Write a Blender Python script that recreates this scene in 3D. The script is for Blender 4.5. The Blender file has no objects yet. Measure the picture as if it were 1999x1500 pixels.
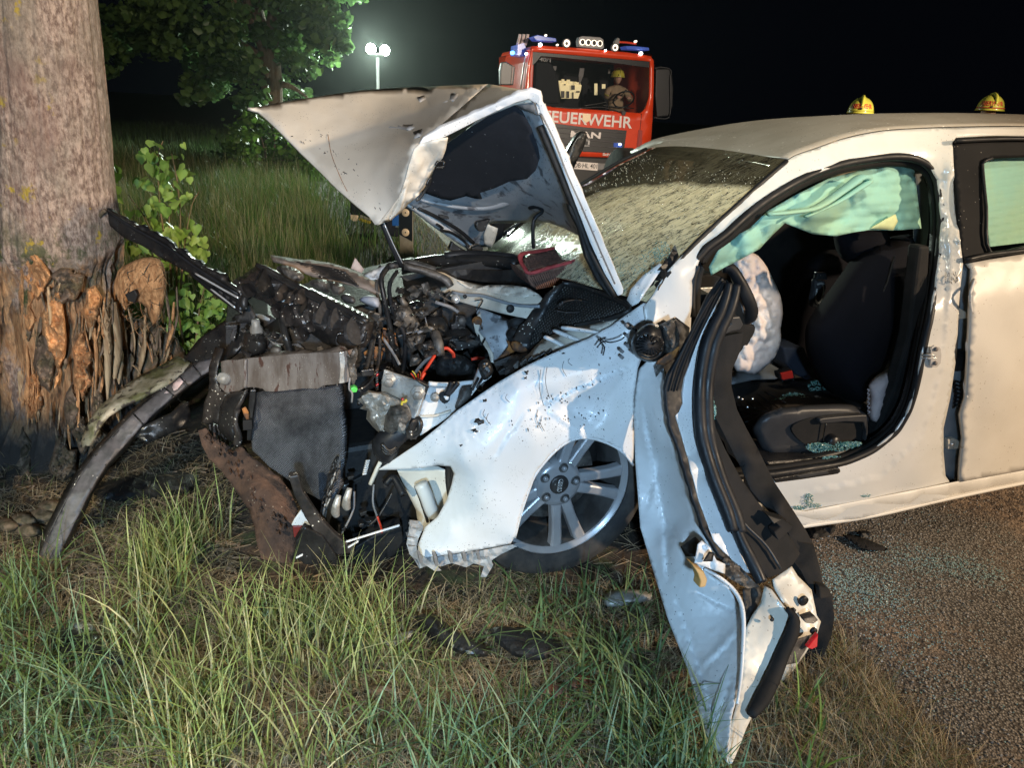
import bpy, math, random
import numpy as np
from mathutils import Vector, noise, Matrix
from mathutils.geometry import delaunay_2d_cdt
random.seed(7); rng = np.random.default_rng(7)
scene = bpy.context.scene
# ------------------------------------------------------------------ camera
FOC = 1387.0; PITCH = math.radians(21); ROLL = math.radians(3.2); HCAM = 1.42
Fv = Vector((0, math.cos(PITCH), -math.sin(PITCH)))
R0 = Vector((1, 0, 0)); U0 = Vector((0, math.sin(PITCH), math.cos(PITCH)))
Rv = R0*math.cos(ROLL) + U0*math.sin(ROLL)
Uv = -R0*math.sin(ROLL) + U0*math.cos(ROLL)
CAM = Vector((0, 0, HCAM))
cd = bpy.data.cameras.new('camera'); cam = bpy.data.objects.new('camera', cd)
scene.collection.objects.link(cam)
cd.sensor_fit = 'HORIZONTAL'; cd.sensor_width = 36; cd.lens = 36*FOC/1999
cd.clip_start = 0.05; cd.clip_end = 600
cam.matrix_world = Matrix(((Rv.x, Uv.x, -Fv.x, 0), (Rv.y, Uv.y, -Fv.y, 0), (Rv.z, Uv.z, -Fv.z, HCAM), (0, 0, 0, 1)))
scene.camera = cam
# ------------------------------------------------------------------ world (night), work lights, added fill spots
w = bpy.data.worlds.new('World'); scene.world = w; w.use_nodes = True
bg = w.node_tree.nodes['Background']
bg.inputs['Color'].default_value = (0.045, 0.065, 0.14, 1); bg.inputs['Strength'].default_value = 0.014
def spot(name, loc, target, power, col, size, angle, blend=.3):
    l = bpy.data.lights.new(name, 'SPOT'); l.energy = power; l.color = col
    l.shadow_soft_size = size; l.spot_size = math.radians(angle); l.spot_blend = blend
    o = bpy.data.objects.new(name, l); scene.collection.objects.link(o)
    o.location = loc; o.rotation_euler = (Vector(target)-Vector(loc)).to_track_quat('-Z', 'Y').to_euler()
    return o
spot('work_light_warm', (8.2, -1.2, 3.8), (-.6, 3, .4), 3300, (1, .77, .53), .10, 100)
spot('work_light_cool', (.15, -1.2, 1.5), (-.55, 2.2, .45), 385, (.42, .69, 1), .08, 82, 1)
spot('added_fill_windscreen', (-.1, -2.0, 4.6), (.9, 3.3, 1.25), 1200, (1, .93, .74), .15, 21, .8)  # added lamp, no such source seen; brightens the windscreen
spot('added_fill_verge', (-1.9, -2.6, 2.8), (-.9, 1.4, 0), 860, (1, .95, .74), .06, 25, .6)  # added lamp without a seen source, lifts the foreground grass
spot('work_light_left', (1.3, -4.6, 3.0), (-1.25, 2.5, 1.78), 1600, (1, .81, .62), .06, 23, .12)
spot('added_fill_truck', (9.0, -2.5, 4.6), (1.3, 15, 1.4), 9000, (1, .86, .72), .1, 15, .4)  # added out-of-view lamp to brighten the front of the fire engine
scene.view_settings.view_transform = 'Standard'; scene.view_settings.look = 'None'
scene.view_settings.gamma = 1; scene.view_settings.use_curve_mapping = False
scene.view_settings.exposure = 0
# ------------------------------------------------------------------ frames: planes of the place that pixels are read onto
def ray(px, py): return Fv + Rv*((px-999.5)/FOC) + Uv*((750-py)/FOC)
class Frame:
    def __init__(s, o, n): s.o = Vector(o); s.n = Vector(n).normalized()
    def pt(s, px, py, off=0):
        d = ray(px, py); return CAM + d*(((s.o + s.n*off - CAM).dot(s.n))/d.dot(s.n))
def ground(px, py, z=0):
    d = ray(px, py); return CAM + d*((z-HCAM)/d.z)
PSI = math.radians(20)
CU = Vector((math.cos(PSI), math.sin(PSI), 0)); CV = Vector((-math.sin(PSI), math.cos(PSI), 0))
HUB = CAM + ray(1093, 948)*2.1
CO = Vector((HUB.x, HUB.y, 0))
CF = Frame(CO, CV)                                  # side of the car; offset = metres into the car
def car(u, v, z): return CO + CU*u + CV*v + Vector((0, 0, z))
RD = Vector((-.287, .958, 0)).normalized(); RN = Vector((RD.y, -RD.x, 0))   # direction of the road, its right-hand normal
TF = Frame(CAM + ray(1035, 100)*13.7, RD)           # front of the fire engine; offset = metres behind it
def YF(y): return Frame((0, y, 0), (0, 1, 0))
def crop(ox, oy, s): return lambda x, y: (ox + x/s, oy + y/s)
A = crop(480, 130, 2.499); B = crop(1200, 480, 2.856); Cc = crop(1100, 180, 2.2236); D = crop(940, 780, 2.083)
E = crop(1280, 540, 2.419); F = crop(680, 560, 3.57); G = crop(640, 560, 5.0); H = crop(440, 480, 6.663)
I = crop(640, 380, 6.663); J = crop(350, 750, 2.856); K = crop(350, 450, 3.334); L = crop(0, 350, 2.307)
M = crop(700, 430, 3.332); T = crop(920, 30, 4.411); P0 = lambda x, y: (x, y); W6 = crop(1400, 900, 2.5)
def px(c, pts, v=None):
    r = []
    for p in pts:
        q = c(p[0], p[1]); r.append((q[0], q[1], p[2] if len(p) > 2 else v))
    return r
# ------------------------------------------------------------------ objects
WORLD = {}
def put(o, loc, parent=None):
    scene.collection.objects.link(o); loc = Vector(loc)
    if parent is not None:
        o.parent = parent; o.location = loc - WORLD[parent.name]
    else: o.location = loc
    WORLD[o.name] = loc
    return o
def thing(name, label, cat, loc, group=None):
    o = bpy.data.objects.new(name, None); o.empty_display_size = .1; put(o, loc)
    o['label'] = label; o['category'] = cat
    if group: o['group'] = group
    return o
def tag(o, label, cat, group=None):
    o['label'] = label; o['category'] = cat
    if group: o['group'] = group
    return o
def mk(name, verts, faces, mat, parent=None, smooth=True, solid=0, bevel=0, off=0, origin=None, sub=0, auto=None):
    vs = np.array([tuple(v) for v in verts], dtype=float)
    c = Vector(origin) if origin is not None else Vector(((vs.min(0)+vs.max(0))/2).tolist())
    me = bpy.data.meshes.new(name)
    me.from_pydata((vs-np.array(c)).tolist(), [], [tuple(int(i) for i in f) for f in faces]); me.update()
    if smooth: me.polygons.foreach_set('use_smooth', [True]*len(me.polygons))
    me.materials.append(mat)
    o = bpy.data.objects.new(name, me); put(o, c, parent)
    if solid:
        m = o.modifiers.new('solid', 'SOLIDIFY'); m.thickness = solid; m.offset = off
    if bevel:
        m = o.modifiers.new('bevel', 'BEVEL'); m.width = bevel; m.segments = 2; m.limit_method = 'ANGLE'; m.angle_limit = .7
    if sub:
        m = o.modifiers.new('sub', 'SUBSURF'); m.levels = sub; m.render_levels = sub
    return o
def cat_open(pts, n):
    pts = [Vector(p) for p in pts]; out = []
    if len(pts) < 3 or n < 2: return pts
    for i in range(len(pts)-1):
        p1, p2 = pts[i], pts[i+1]; p0 = pts[i-1] if i else p1*2-p2; p3 = pts[i+2] if i+2 < len(pts) else p2*2-p1
        for k in range(n):
            t = k/n
            out.append(.5*((2*p1) + (p2-p0)*t + (2*p0-5*p1+4*p2-p3)*t*t + (3*p1-p0-3*p2+p3)*t**3))
    out.append(pts[-1]); return out
def cat_closed(pts, n):
    pts = [Vector(p) for p in pts]; out = []; N = len(pts)
    for i in range(N):
        p0, p1, p2, p3 = pts[i-1], pts[i], pts[(i+1) % N], pts[(i+2) % N]
        for k in range(n):
            t = k/n
            out.append(.5*((2*p1) + (p2-p0)*t + (2*p0-5*p1+4*p2-p3)*t*t + (3*p1-p0-3*p2+p3)*t**3))
    return out
def resample(loop, cell):
    out = []; N = len(loop)
    for i in range(N):
        a, b = loop[i], loop[(i+1) % N]; d = math.hypot(b[0]-a[0], b[1]-a[1]); n = max(1, int(round(d/cell)))
        for k in range(n): out.append(a.lerp(b, k/n))
    return out
def inside(pts, loop):
    x, y = pts[:, 0], pts[:, 1]; r = np.zeros(len(pts), bool); N = len(loop)
    for i in range(N):
        x1, y1 = loop[i][0], loop[i][1]; x2, y2 = loop[(i+1) % N][0], loop[(i+1) % N][1]
        c = ((y1 > y) != (y2 > y)) & (x < (x2-x1)*(y-y1)/((y2-y1) if y2 != y1 else 1e-9)+x1)
        r ^= c
    return r
def dist_loop(pts, loop):
    d = np.full(len(pts), 1e9); N = len(loop); P = pts[:, :2]
    for i in range(N):
        a = np.array(loop[i][:2]); b = np.array(loop[(i+1) % N][:2]); ab = b-a; L2 = max(1e-9, ab@ab)
        t = np.clip(((P-a)@ab)/L2, 0, 1); q = a+t[:, None]*ab
        d = np.minimum(d, np.hypot(*(P-q).T))
    return d
def rbf(pts):
    P = np.array([(p[0], p[1]) for p in pts])/300.0; v = np.array([p[2] for p in pts])
    n = len(P); r = np.hypot(P[:, None, 0]-P[None, :, 0], P[:, None, 1]-P[None, :, 1])
    Am = np.zeros((n+3, n+3)); Am[:n, :n] = r + np.eye(n)*1e-6
    Am[:n, n] = 1; Am[:n, n+1:] = P; Am[n, :n] = 1; Am[n+1:, :n] = P.T
    wv = np.linalg.lstsq(Am, np.concatenate([v, [0, 0, 0]]), rcond=1e-9)[0]
    def f(q):
        q = np.array(q)/300.0; r = np.hypot(q[:, None, 0]-P[None, :, 0], q[:, None, 1]-P[None, :, 1])
        return r@wv[:n] + wv[n] + q@wv[n+1:]
    return f
def tri_fill(outline, cell, holes=(), curve=0):
    loop = cat_closed(outline, curve) if curve else [Vector(p) for p in outline]
    loop = resample(loop, cell)
    hl = [resample(cat_closed(h, curve) if curve else [Vector(p) for p in h], cell) for h in holes]
    xs = [p[0] for p in loop]; ys = [p[1] for p in loop]
    g = []; j = 0; y = min(ys)
    while y < max(ys):
        x = min(xs) + (cell/2 if j % 2 else 0)
        while x < max(xs):
            g.append((x+random.uniform(-.12, .12)*cell, y+random.uniform(-.12, .12)*cell)); x += cell
        y += cell*.87; j += 1
    g = np.array(g) if g else np.zeros((0, 2))
    if len(g):
        k = inside(g, loop) & (dist_loop(g, loop) > .45*cell)
        for h in hl: k &= ~inside(g, h) & (dist_loop(g, h) > .45*cell)
        g = g[k]
    vc = [Vector((p[0], p[1])) for p in loop]; ed = [(i, (i+1) % len(loop)) for i in range(len(loop))]
    for h in hl:
        b = len(vc); vc += [Vector((p[0], p[1])) for p in h]; ed += [(b+i, b+(i+1) % len(h)) for i in range(len(h))]
    vc += [Vector((float(a), float(b))) for a, b in g]
    r = delaunay_2d_cdt(vc, ed, [], 1, 1e-4)
    q = np.array([(v[0], v[1]) for v in r[0]]); fs = [tuple(f) for f in r[2]]
    if hl and fs:
        cen = np.array([q[list(f)].mean(0) for f in fs]); kp = np.ones(len(fs), bool)
        for h in hl: kp &= ~inside(cen, h)
        fs = [f for f, k in zip(fs, kp) if k]
    allp = [loop]+hl
    d = np.min([dist_loop(q, l) for l in allp], axis=0)
    return q, fs, d
def fnoise(P, nsc, ridge):
    n = noise.noise(P*nsc)
    if ridge == 1: n = .5-abs(n)*2 + .5*(.5-abs(noise.noise(P*nsc*2.1+Vector((3, 1, 7))))*2)
    elif ridge == 2:
        c = noise.voronoi(P*nsc)[0]; n = (c[1]-c[0])*1.2-.4
    else: n += .4*noise.noise(P*nsc*2.3+Vector((9, 4, 2)))
    return n
def relax(v, fs, fixed, n):
    e = np.array([(f[i], f[(i+1) % len(f)]) for f in fs for i in range(len(f))]); c = np.zeros(len(v)); np.add.at(c, e[:, 0], 1); np.add.at(c, e[:, 1], 1); c[c == 0] = 1
    for _ in range(n):
        a = np.zeros(len(v)); np.add.at(a, e[:, 0], v[e[:, 1]]); np.add.at(a, e[:, 1], v[e[:, 0]]); v = np.where(fixed, v, a/c)
    return v
def creases(ls):
    def f(x, y):
        r = 0
        for (x1, y1, x2, y2, a, wd) in ls:
            dx, dy = x2-x1, y2-y1; L2 = dx*dx+dy*dy; t = ((x-x1)*dx+(y-y1)*dy)/L2; tc = min(1, max(0, t)); d = math.hypot(x-x1-tc*dx, y-y1-tc*dy); sg = 1 if (x-x1)*dy-(y-y1)*dx > 0 else -.25
            r += sg*.75*a*max(0, 1-d/wd)**1.5*math.sin(math.pi*(.15+.7*tc))
        return r
    return f
def crump(name, fr, outline, mat, parent=None, ctrl=(), holes=(), cell=14, amp=0, nsc=8, ridge=0, thick=.003, curve=0, smooth=True, off=0, fold=None, bevel=0, lap=5):
    q, fs, d = tri_fill(outline, cell, holes, curve)
    f = rbf(list(outline)+list(ctrl)+[p for h in holes for p in h]); v = relax(f(q), fs, d < .5, lap)
    vs = []
    for (x, y), vv in zip(q, v):
        if fold: vv += fold(x, y)
        P = fr.pt(x, y, vv)
        if amp: P = fr.pt(x, y, vv + amp*fnoise(P, nsc, ridge))
        vs.append(P)
    return mk(name, vs, fs, mat, parent, smooth, solid=thick, off=off, bevel=bevel)
def pillow(name, fr, outline, mat, parent=None, t=.1, w=None, cell=12, amp=0, nsc=10, ridge=0, curve=3, ctrl=(), smooth=True, fold=None, back=1.0):
    q, fs, d = tri_fill(outline, cell, (), curve)
    f = rbf(list(outline)+list(ctrl)); v = f(q)
    dm = d.max(); w = w or dm
    s = np.clip(d/w, 0, 1); pr = np.sqrt(1-(1-s)**2)
    rim = d < 1e-3; fv = []; bi = {}; vs = []
    for i, ((x, y), vv) in enumerate(zip(q, v)):
        P = fr.pt(x, y, vv); a = amp*fnoise(P, nsc, ridge)*(.3+.7*s[i]) if amp else 0
        if fold: a += fold(x, y)
        vs.append(fr.pt(x, y, vv-pr[i]*t*.5+a))
    for i, ((x, y), vv) in enumerate(zip(q, v)):
        if rim[i]: bi[i] = i
        else: bi[i] = len(vs); vs.append(fr.pt(x, y, vv+pr[i]*t*.5*back))
    fc = list(fs)+[tuple(bi[k] for k in reversed(f_)) for f_ in fs]
    fc = [f_ for f_ in fc if len(set(f_)) == len(f_)]
    return mk(name, vs, fc, mat, parent, smooth)
def prism(name, fr, pts, v0, depth, mat, parent=None, bevel=.003, smooth=False, vs_=None):
    """front face traced at offset v0, pushed straight back by depth metres"""
    a = [fr.pt(p[0], p[1], p[2] if len(p) > 2 and p[2] is not None else v0) for p in pts]
    n = len(a); b = [p+fr.n*depth for p in a]
    f = [tuple(range(n)), tuple(range(2*n-1, n-1, -1))]+[(i, i+n, (i+1) % n+n, (i+1) % n) for i in range(n)]
    return mk(name, a+b, f, mat, parent, smooth, bevel=bevel)
def box(name, c, ax, hs, mat, parent=None, bevel=.003):
    c = Vector(c); vs = []
    for i in (-1, 1):
        for j in (-1, 1):
            for k in (-1, 1): vs.append(c+ax[0]*hs[0]*i+ax[1]*hs[1]*j+ax[2]*hs[2]*k)
    f = [(0, 1, 3, 2), (4, 6, 7, 5), (0, 4, 5, 1), (2, 3, 7, 6), (0, 2, 6, 4), (1, 5, 7, 3)]
    return mk(name, vs, f, mat, parent, False, bevel=bevel)
def tube(name, pts, r, mat, parent=None, sides=8, n=4, flat=1.0, fdir=None, ends=True):
    p = cat_open(pts, n) if n > 1 else [Vector(q) for q in pts]
    rr = r if hasattr(r, '__len__') else [r]*2
    vs = []; fs = []; N = len(p); up = Vector(fdir) if fdir else Vector((.3, .2, 1)).normalized()
    for i, q in enumerate(p):
        t = (p[min(i+1, N-1)]-p[max(i-1, 0)]).normalized()
        a = t.cross(up); a = a.normalized() if a.length > 1e-4 else t.orthogonal().normalized()
        b = t.cross(a).normalized()
        k = i/(N-1)*(len(rr)-1); k0 = min(int(k), len(rr)-2); R = rr[k0]+(rr[k0+1]-rr[k0])*(k-k0)
        for s in range(sides):
            an = 2*math.pi*s/sides; vs.append(q+a*(math.cos(an)*R)+b*(math.sin(an)*R*flat))
    for i in range(N-1):
        for s in range(sides):
            s2 = (s+1) % sides; fs.append((i*sides+s, i*sides+s2, (i+1)*sides+s2, (i+1)*sides+s))
    if ends: fs += [tuple(range(sides-1, -1, -1)), tuple(range((N-1)*sides, N*sides))]
    return mk(name, vs, fs, mat, parent)
def tpx(name, fr, pts, r, mat, parent=None, **k):
    return tube(name, [fr.pt(*p) for p in pts], r, mat, parent, **k)
def lathe(name, prof, c, axis, mat, parent=None, seg=32, up=(0, 0, 1), closed=False, smooth=True, arc=None):
    """prof: (radius, distance along axis)"""
    ax = Vector(axis).normalized(); a = ax.cross(Vector(up)); a = a.normalized() if a.length > 1e-3 else ax.orthogonal().normalized(); b = ax.cross(a)
    vs = []; fs = []; n = len(prof); c = Vector(c)
    for s in range(seg):
        an = 2*math.pi*s/seg
        for r, h in prof: vs.append(c+ax*h+a*(math.cos(an)*r)+b*(math.sin(an)*r))
    for s in range(seg):
        s2 = (s+1) % seg
        for i in range(n-1 if not closed else n):
            j = (i+1) % n; fs.append((s*n+i, s2*n+i, s2*n+j, s*n+j))
    return mk(name, vs, fs, mat, parent, smooth)
def sheet(name, rows, mat, parent=None, nu=4, nv=4, thick=.003, off=0, amp=0, nsc=5, smooth=True, origin=None):
    rows = [cat_open(r, nu) for r in rows]
    cols = [cat_open([r[i] for r in rows], nv) for i in range(len(rows[0]))]
    nc, nr = len(cols), len(cols[0]); vs = [p for c in cols for p in c]
    if amp: vs = [p+Vector((0, 0, 1))*amp*noise.noise(p*nsc) for p in vs]
    fs = [(i*nr+j, i*nr+j+1, (i+1)*nr+j+1, (i+1)*nr+j) for i in range(nc-1) for j in range(nr-1)]
    return mk(name, vs, fs, mat, parent, smooth, solid=thick, off=off, origin=origin)
def text(name, s, fn, mat, parent, width, height, bold=0.0, thick=.004):
    """lettering laid out in a width x height box; fn(x, y) -> point in the place, x and y in 0..1"""
    cu = bpy.data.curves.new(name, 'FONT'); cu.body = s; cu.offset = bold; cu.resolution_u = 3
    ob = bpy.data.objects.new(name, cu); scene.collection.objects.link(ob)
    bpy.context.view_layer.update()
    me = bpy.data.meshes.new_from_object(ob.evaluated_get(bpy.context.evaluated_depsgraph_get()))
    bpy.data.objects.remove(ob)
    v = np.array([tuple(p.co) for p in me.vertices]); mn = v.min(0); sz = v.max(0)-mn
    fs = [tuple(p.vertices) for p in me.polygons]; bpy.data.meshes.remove(me)
    vs = [fn((a[0]-mn[0])/sz[0], (a[1]-mn[1])/sz[1]) for a in v]
    return mk(name, vs, fs, mat, parent, False, solid=thick)
# ------------------------------------------------------------------ materials
def mat(name, c1, c2=None, nsc=6, rough=.5, metal=0, bump=0, bsc=60, bdet=6, coat=0, spots=None, spots2=None, stretch=(1, 1, 1), alpha=1, emit=None, es=0, ramp=(.4, .6), world=False, trans=0, rvar=0, spec=.5):
    m = bpy.data.materials.new(name); m.use_nodes = True; nt = m.node_tree; N = nt.nodes; K = nt.links
    b = N['Principled BSDF']; b.inputs['Roughness'].default_value = rough; b.inputs['Metallic'].default_value = metal
    b.inputs['Coat Weight'].default_value = coat; b.inputs['Coat Roughness'].default_value = .08; b.inputs['Alpha'].default_value = alpha
    b.inputs['Transmission Weight'].default_value = trans; b.inputs['Specular IOR Level'].default_value = spec
    tc = N.new('ShaderNodeTexCoord'); mp = N.new('ShaderNodeMapping'); mp.inputs['Scale'].default_value = stretch
    if world:
        gm = N.new('ShaderNodeNewGeometry'); K.new(gm.outputs['Position'], mp.inputs['Vector'])
    else: K.new(tc.outputs['Object'], mp.inputs['Vector'])
    col = None
    def nz(sc, det=5, ro=.6):
        n = N.new('ShaderNodeTexNoise'); n.inputs['Scale'].default_value = sc; n.inputs['Detail'].default_value = det; n.inputs['Roughness'].default_value = ro
        K.new(mp.outputs[0], n.inputs['Vector']); return n.outputs['Fac']
    def rampn(src, a, b_):
        r = N.new('ShaderNodeMapRange'); r.inputs[1].default_value = a; r.inputs[2].default_value = b_; K.new(src, r.inputs[0]); return r.outputs[0]
    def mix(fac, a, c):
        x = N.new('ShaderNodeMix'); x.data_type = 'RGBA'; K.new(fac, x.inputs[0])
        if isinstance(a, tuple): x.inputs[6].default_value = (*a, 1)
        else: K.new(a, x.inputs[6])
        x.inputs[7].default_value = (*c, 1); return x.outputs[2]
    col = c1
    if c2 is not None: col = mix(rampn(nz(nsc), *ramp), c1, c2)
    for sp in (spots, spots2):
        if sp:   # (colour, scale, threshold, softness)
            if len(sp) > 4:
                vo = N.new('ShaderNodeTexVoronoi'); vo.inputs['Scale'].default_value = sp[1]; K.new(mp.outputs[0], vo.inputs['Vector'])
                r = rampn(vo.outputs['Distance'], sp[2], sp[2]-sp[3]); ng = rampn(nz(sp[4], 2), .5, .56)
                mu = N.new('ShaderNodeMath'); mu.operation = 'MULTIPLY'; K.new(r, mu.inputs[0]); K.new(ng, mu.inputs[1]); r = mu.outputs[0]
            else: r = rampn(nz(sp[1], 4), sp[2], sp[2]+sp[3])
            col = mix(r, col, sp[0])
    if isinstance(col, tuple): b.inputs['Base Color'].default_value = (*col, 1)
    else: K.new(col, b.inputs['Base Color'])
    if rvar:
        r = N.new('ShaderNodeMapRange'); r.inputs[3].default_value = max(0, rough-rvar); r.inputs[4].default_value = min(1, rough+rvar)
        r.inputs[1].default_value = .35; r.inputs[2].default_value = .65
        K.new(nz(nsc*2.3), r.inputs[0]); K.new(r.outputs[0], b.inputs['Roughness'])
    if bump:
        bn = N.new('ShaderNodeBump'); bn.inputs['Strength'].default_value = 1; bn.inputs['Distance'].default_value = bump
        K.new(nz(bsc, bdet, .65), bn.inputs['Height']); K.new(bn.outputs[0], b.inputs['Normal'])
    if emit: b.inputs['Emission Color'].default_value = (*emit, 1); b.inputs['Emission Strength'].default_value = es
    return m
SPK = ((.07, .06, .05), 62, .13, .05, 9)
m_paint = mat('white_paint', (.80, .80, .80), (.74, .73, .70), 3, rough=.38, coat=.15, spots=SPK, spots2=((.12, .1, .08), 160, .2, .1, 14), bump=.0006, bsc=9)
m_paintd = mat('dirty_white_paint', (.74, .69, .60), (.68, .62, .52), 3, rough=.4, coat=.25, spots=((.10, .085, .07), 95, .15, .05, 7), bump=.0006, bsc=25)
m_side = mat('clean_white_paint', (.76, .74, .70), (.70, .68, .63), 2, rough=.25, coat=.7, spots=((.2, .17, .13), 70, .12, .05, 5))
m_scr = mat('scraped_white_paint', (.76, .72, .65), (.70, .65, .57), 2.2, rough=.42, spots=((.42, .35, .27), 60, .15, .05, 9), spots2=((.50, .43, .34), 7, .66, .02), bump=.0008, bsc=10)
m_roof = mat('dusty_roof_paint', (.44, .40, .34), (.38, .34, .28), 5, rough=.5, coat=.15, spots=((.75, .72, .64), 40, .18, .05, 9), spots2=((.08, .07, .06), 60, .2, .1, 11))
m_skin = mat('door_paint', (.70, .71, .71), (.64, .66, .66), 2.5, rough=.42, coat=.25, spots=((.2, .2, .2), 70, .15, .05, 6), bump=.0008, bsc=6)
m_inner = mat('shaded_white_paint', (.42, .44, .46), (.50, .52, .54), 4, rough=.5, spots=((.10, .10, .10), 90, .22, .08, 6), spots2=((.16, .16, .17), 14, .58, .06), bump=.0008, bsc=30)  # matte dusty white paint, its grey base carries the shade under the bonnet
m_liner = mat('bonnet_liner_felt', (.010, .012, .018), rough=.95, bump=.001, bsc=90, spots=((.3, .3, .3), 45, .1, .03, 10))
m_black = mat('black_plastic', (.011, .011, .012), (.022, .021, .020), 10, rough=.36, rvar=.12, spec=.45, bump=.001, bsc=70, spots=((.7, .66, .58), 80, .12, .05, 10))
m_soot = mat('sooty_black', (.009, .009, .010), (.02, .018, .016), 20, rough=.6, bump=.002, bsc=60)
m_dust = mat('dusty_black_plastic', (.014, .0135, .014), (.045, .038, .034), 9, rough=.4, rvar=.15, bump=.002, bsc=45, spots=((.75, .70, .60), 75, .2, .05, 9))
m_dark = mat('engine_dirt_metal', (.035, .032, .030), (.13, .118, .105), 22, rough=.5, metal=.2, bump=.003, bsc=45, spots=((.4, .36, .3), 90, .14, .05, 14))
m_rub = mat('black_rubber', (.010, .011, .013), (.020, .020, .022), 8, rough=.5, rvar=.12, spec=.28)
m_trim = mat('soft_black_trim', (.013, .013, .013), (.022, .020, .019), 9, rough=.75, bump=.0006, bsc=220, spec=.2)
m_fab = mat('black_seat_fabric', (.006, .006, .009), rough=.95, bump=.0012, bsc=260, spec=.15)
m_seat = mat('seat_cushion_fabric', (.035, .025, .018), (.014, .013, .013), 5, rough=.9, bump=.0012, bsc=200)
m_gpl = mat('grey_black_plastic', (.036, .036, .038), (.048, .047, .048), 9, rough=.42, bump=.0003, bsc=300, spec=.35)
m_cons = mat('grey_console_plastic', (.22, .22, .23), (.17, .165, .16), 6, rough=.6)
m_head = mat('cream_headliner', (.42, .40, .32), (.36, .34, .28), 5, rough=.9)
m_alu = mat('crumpled_aluminium', (.52, .52, .50), (.27, .25, .22), 14, rough=.38, metal=.3, bump=.003, bsc=35, rvar=.15)
m_steel = mat('muddy_steel', (.13, .105, .09), (.22, .195, .18), 7, rough=.45, metal=.12, bump=.001, bsc=40, stretch=(3, 3, 1), spots=((.6, .56, .48), 80, .15, .05, 10), spots2=((.09, .05, .04), 12, .6, .05))
m_alloy = mat('silver_alloy', (.38, .38, .39), (.30, .30, .31), 8, rough=.34, metal=.25, coat=.3)
m_alloyd = mat('shaded_alloy_barrel', (.045, .042, .04), (.10, .095, .09), 9, rough=.5, metal=.2, bump=.001, bsc=30)  # alloy coloured near black for the shade inside the wheel
m_chr = mat('chrome', (.75, .74, .72), rough=.2, metal=.45)
m_tyre = mat('tyre_rubber', (.02, .02, .021), (.05, .045, .04), 12, rough=.8, bump=.0015, bsc=60)
m_mud = mat('brown_mud', (.13, .07, .045), (.07, .04, .028), 16, rough=.95, bump=.008, bsc=50, spots=((.42, .33, .24), 60, .13, .05, 10))
m_red = mat('red_plastic', (.55, .03, .02), rough=.35)
m_redr = mat('red_seal_dusty', (.62, .09, .085), (.42, .05, .05), 30, rough=.7, bump=.003, bsc=50, spots=((.12, .02, .02), 40, .3, .1, 12))
m_wire = mat('red_cable', (.65, .05, .02), rough=.4)
m_yel = mat('yellow_plastic', (.65, .5, .04), rough=.5)
m_grn = mat('green_plastic', (.08, .5, .08), rough=.5)
m_rust = mat('orange_rust', (.38, .15, .035), (.1, .05, .03), 22, rough=.85, bump=.003, bsc=60)
m_cream = mat('cream_primer_metal', (.78, .74, .64), (.66, .60, .5), 4, rough=.4, coat=.2, spots=((.2, .15, .1), 70, .14, .05, 8))
m_brn = mat('brown_filter_paper', (.27, .135, .09), (.11, .06, .045), 18, rough=.9, stretch=(6, 6, 1), bump=.004, bsc=25)
m_airg = mat('mint_airbag_cloth', (.27, .52, .43), (.33, .53, .36), 3, rough=.8, bump=.0008, bsc=160)
m_airp = mat('pale_airbag_cloth', (.66, .54, .49), (.66, .60, .57), 4, rough=.85, bump=.003, bsc=28, spots=((.6, .36, .36), 5, .62, .1))
m_airs = mat('pink_airbag_cloth', (.66, .52, .49), (.6, .50, .48), 6, rough=.85, bump=.001, bsc=80)
m_shard = mat('crumbled_green_glass', (.10, .28, .24), (.34, .52, .46), 60, rough=.2, coat=.5, bump=.006, bsc=120)
m_post = mat('white_post_plastic', (.5, .48, .42), (.36, .33, .25), 4, rough=.5)
m_refl = mat('cream_reflector', (.85, .66, .42), rough=.3, emit=(1, .7, .42), es=.1)  # faint glow put into the material for light thrown back
m_blue = mat('blue_plastic', (.02, .16, .6), rough=.5)
# ================================================================== ground, road, trees, grass
E0 = Vector((1.02, 1.79, 0))                                   # a point on the left edge of the road
def road_side(x, y): return (Vector((x, y, 0))-E0).dot(RN)      # > 0 on the road
def gz(x, y):
    s = road_side(x, y)
    z = .030*noise.noise(Vector((x*1.3, y*1.3, 0)))+.014*noise.noise(Vector((x*6, y*6, 3)))+.006*noise.noise(Vector((x*19, y*19, 5)))
    k = max(0, min(1, -s/.5)); z = z*k - .006
    d = math.hypot(x+1.85, y-2.55)
    if d < 1.0: z += .10*(1-d)**1.5
    return z
def xs_(a, b, fine0, fine1, df, dc):
    r = [a]; x = a
    while x < b:
        x += df if fine0 <= x < fine1 else dc; r.append(x)
    return r
gx = xs_(-14, 12, -3.4, 3.2, .045, .6); gy = xs_(-3, 48, .8, 4.2, .045, .7)
vs = [(x, y, gz(x, y)) for y in gy for x in gx]; nx = len(gx)
fs = [(j*nx+i, j*nx+i+1, (j+1)*nx+i+1, (j+1)*nx+i) for j in range(len(gy)-1) for i in range(nx-1)]
b0 = len(vs); vs += [(-300, -60, -.02), (300, -60, -.02), (300, 400, -.02), (-300, 400, -.02), (gx[0], gy[0], -.01), (gx[-1], gy[0], -.01), (gx[-1], gy[-1], -.01), (gx[0], gy[-1], -.01)]
fs += [(b0, b0+1, b0+5, b0+4), (b0+1, b0+2, b0+6, b0+5), (b0+2, b0+3, b0+7, b0+6), (b0+3, b0, b0+4, b0+7)]
m_soil = mat('trodden_soil', (.075, .050, .034), (.030, .025, .018), 5, rough=.95, bump=.012, bsc=28, bdet=10, spots=((.19, .14, .085), 38, .60, .08), spots2=((.06, .075, .03), 7, .56, .1))
g_ = mk('ground', vs, fs, m_soil, origin=(0, 0, 0)); g_['kind'] = 'structure'
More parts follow.
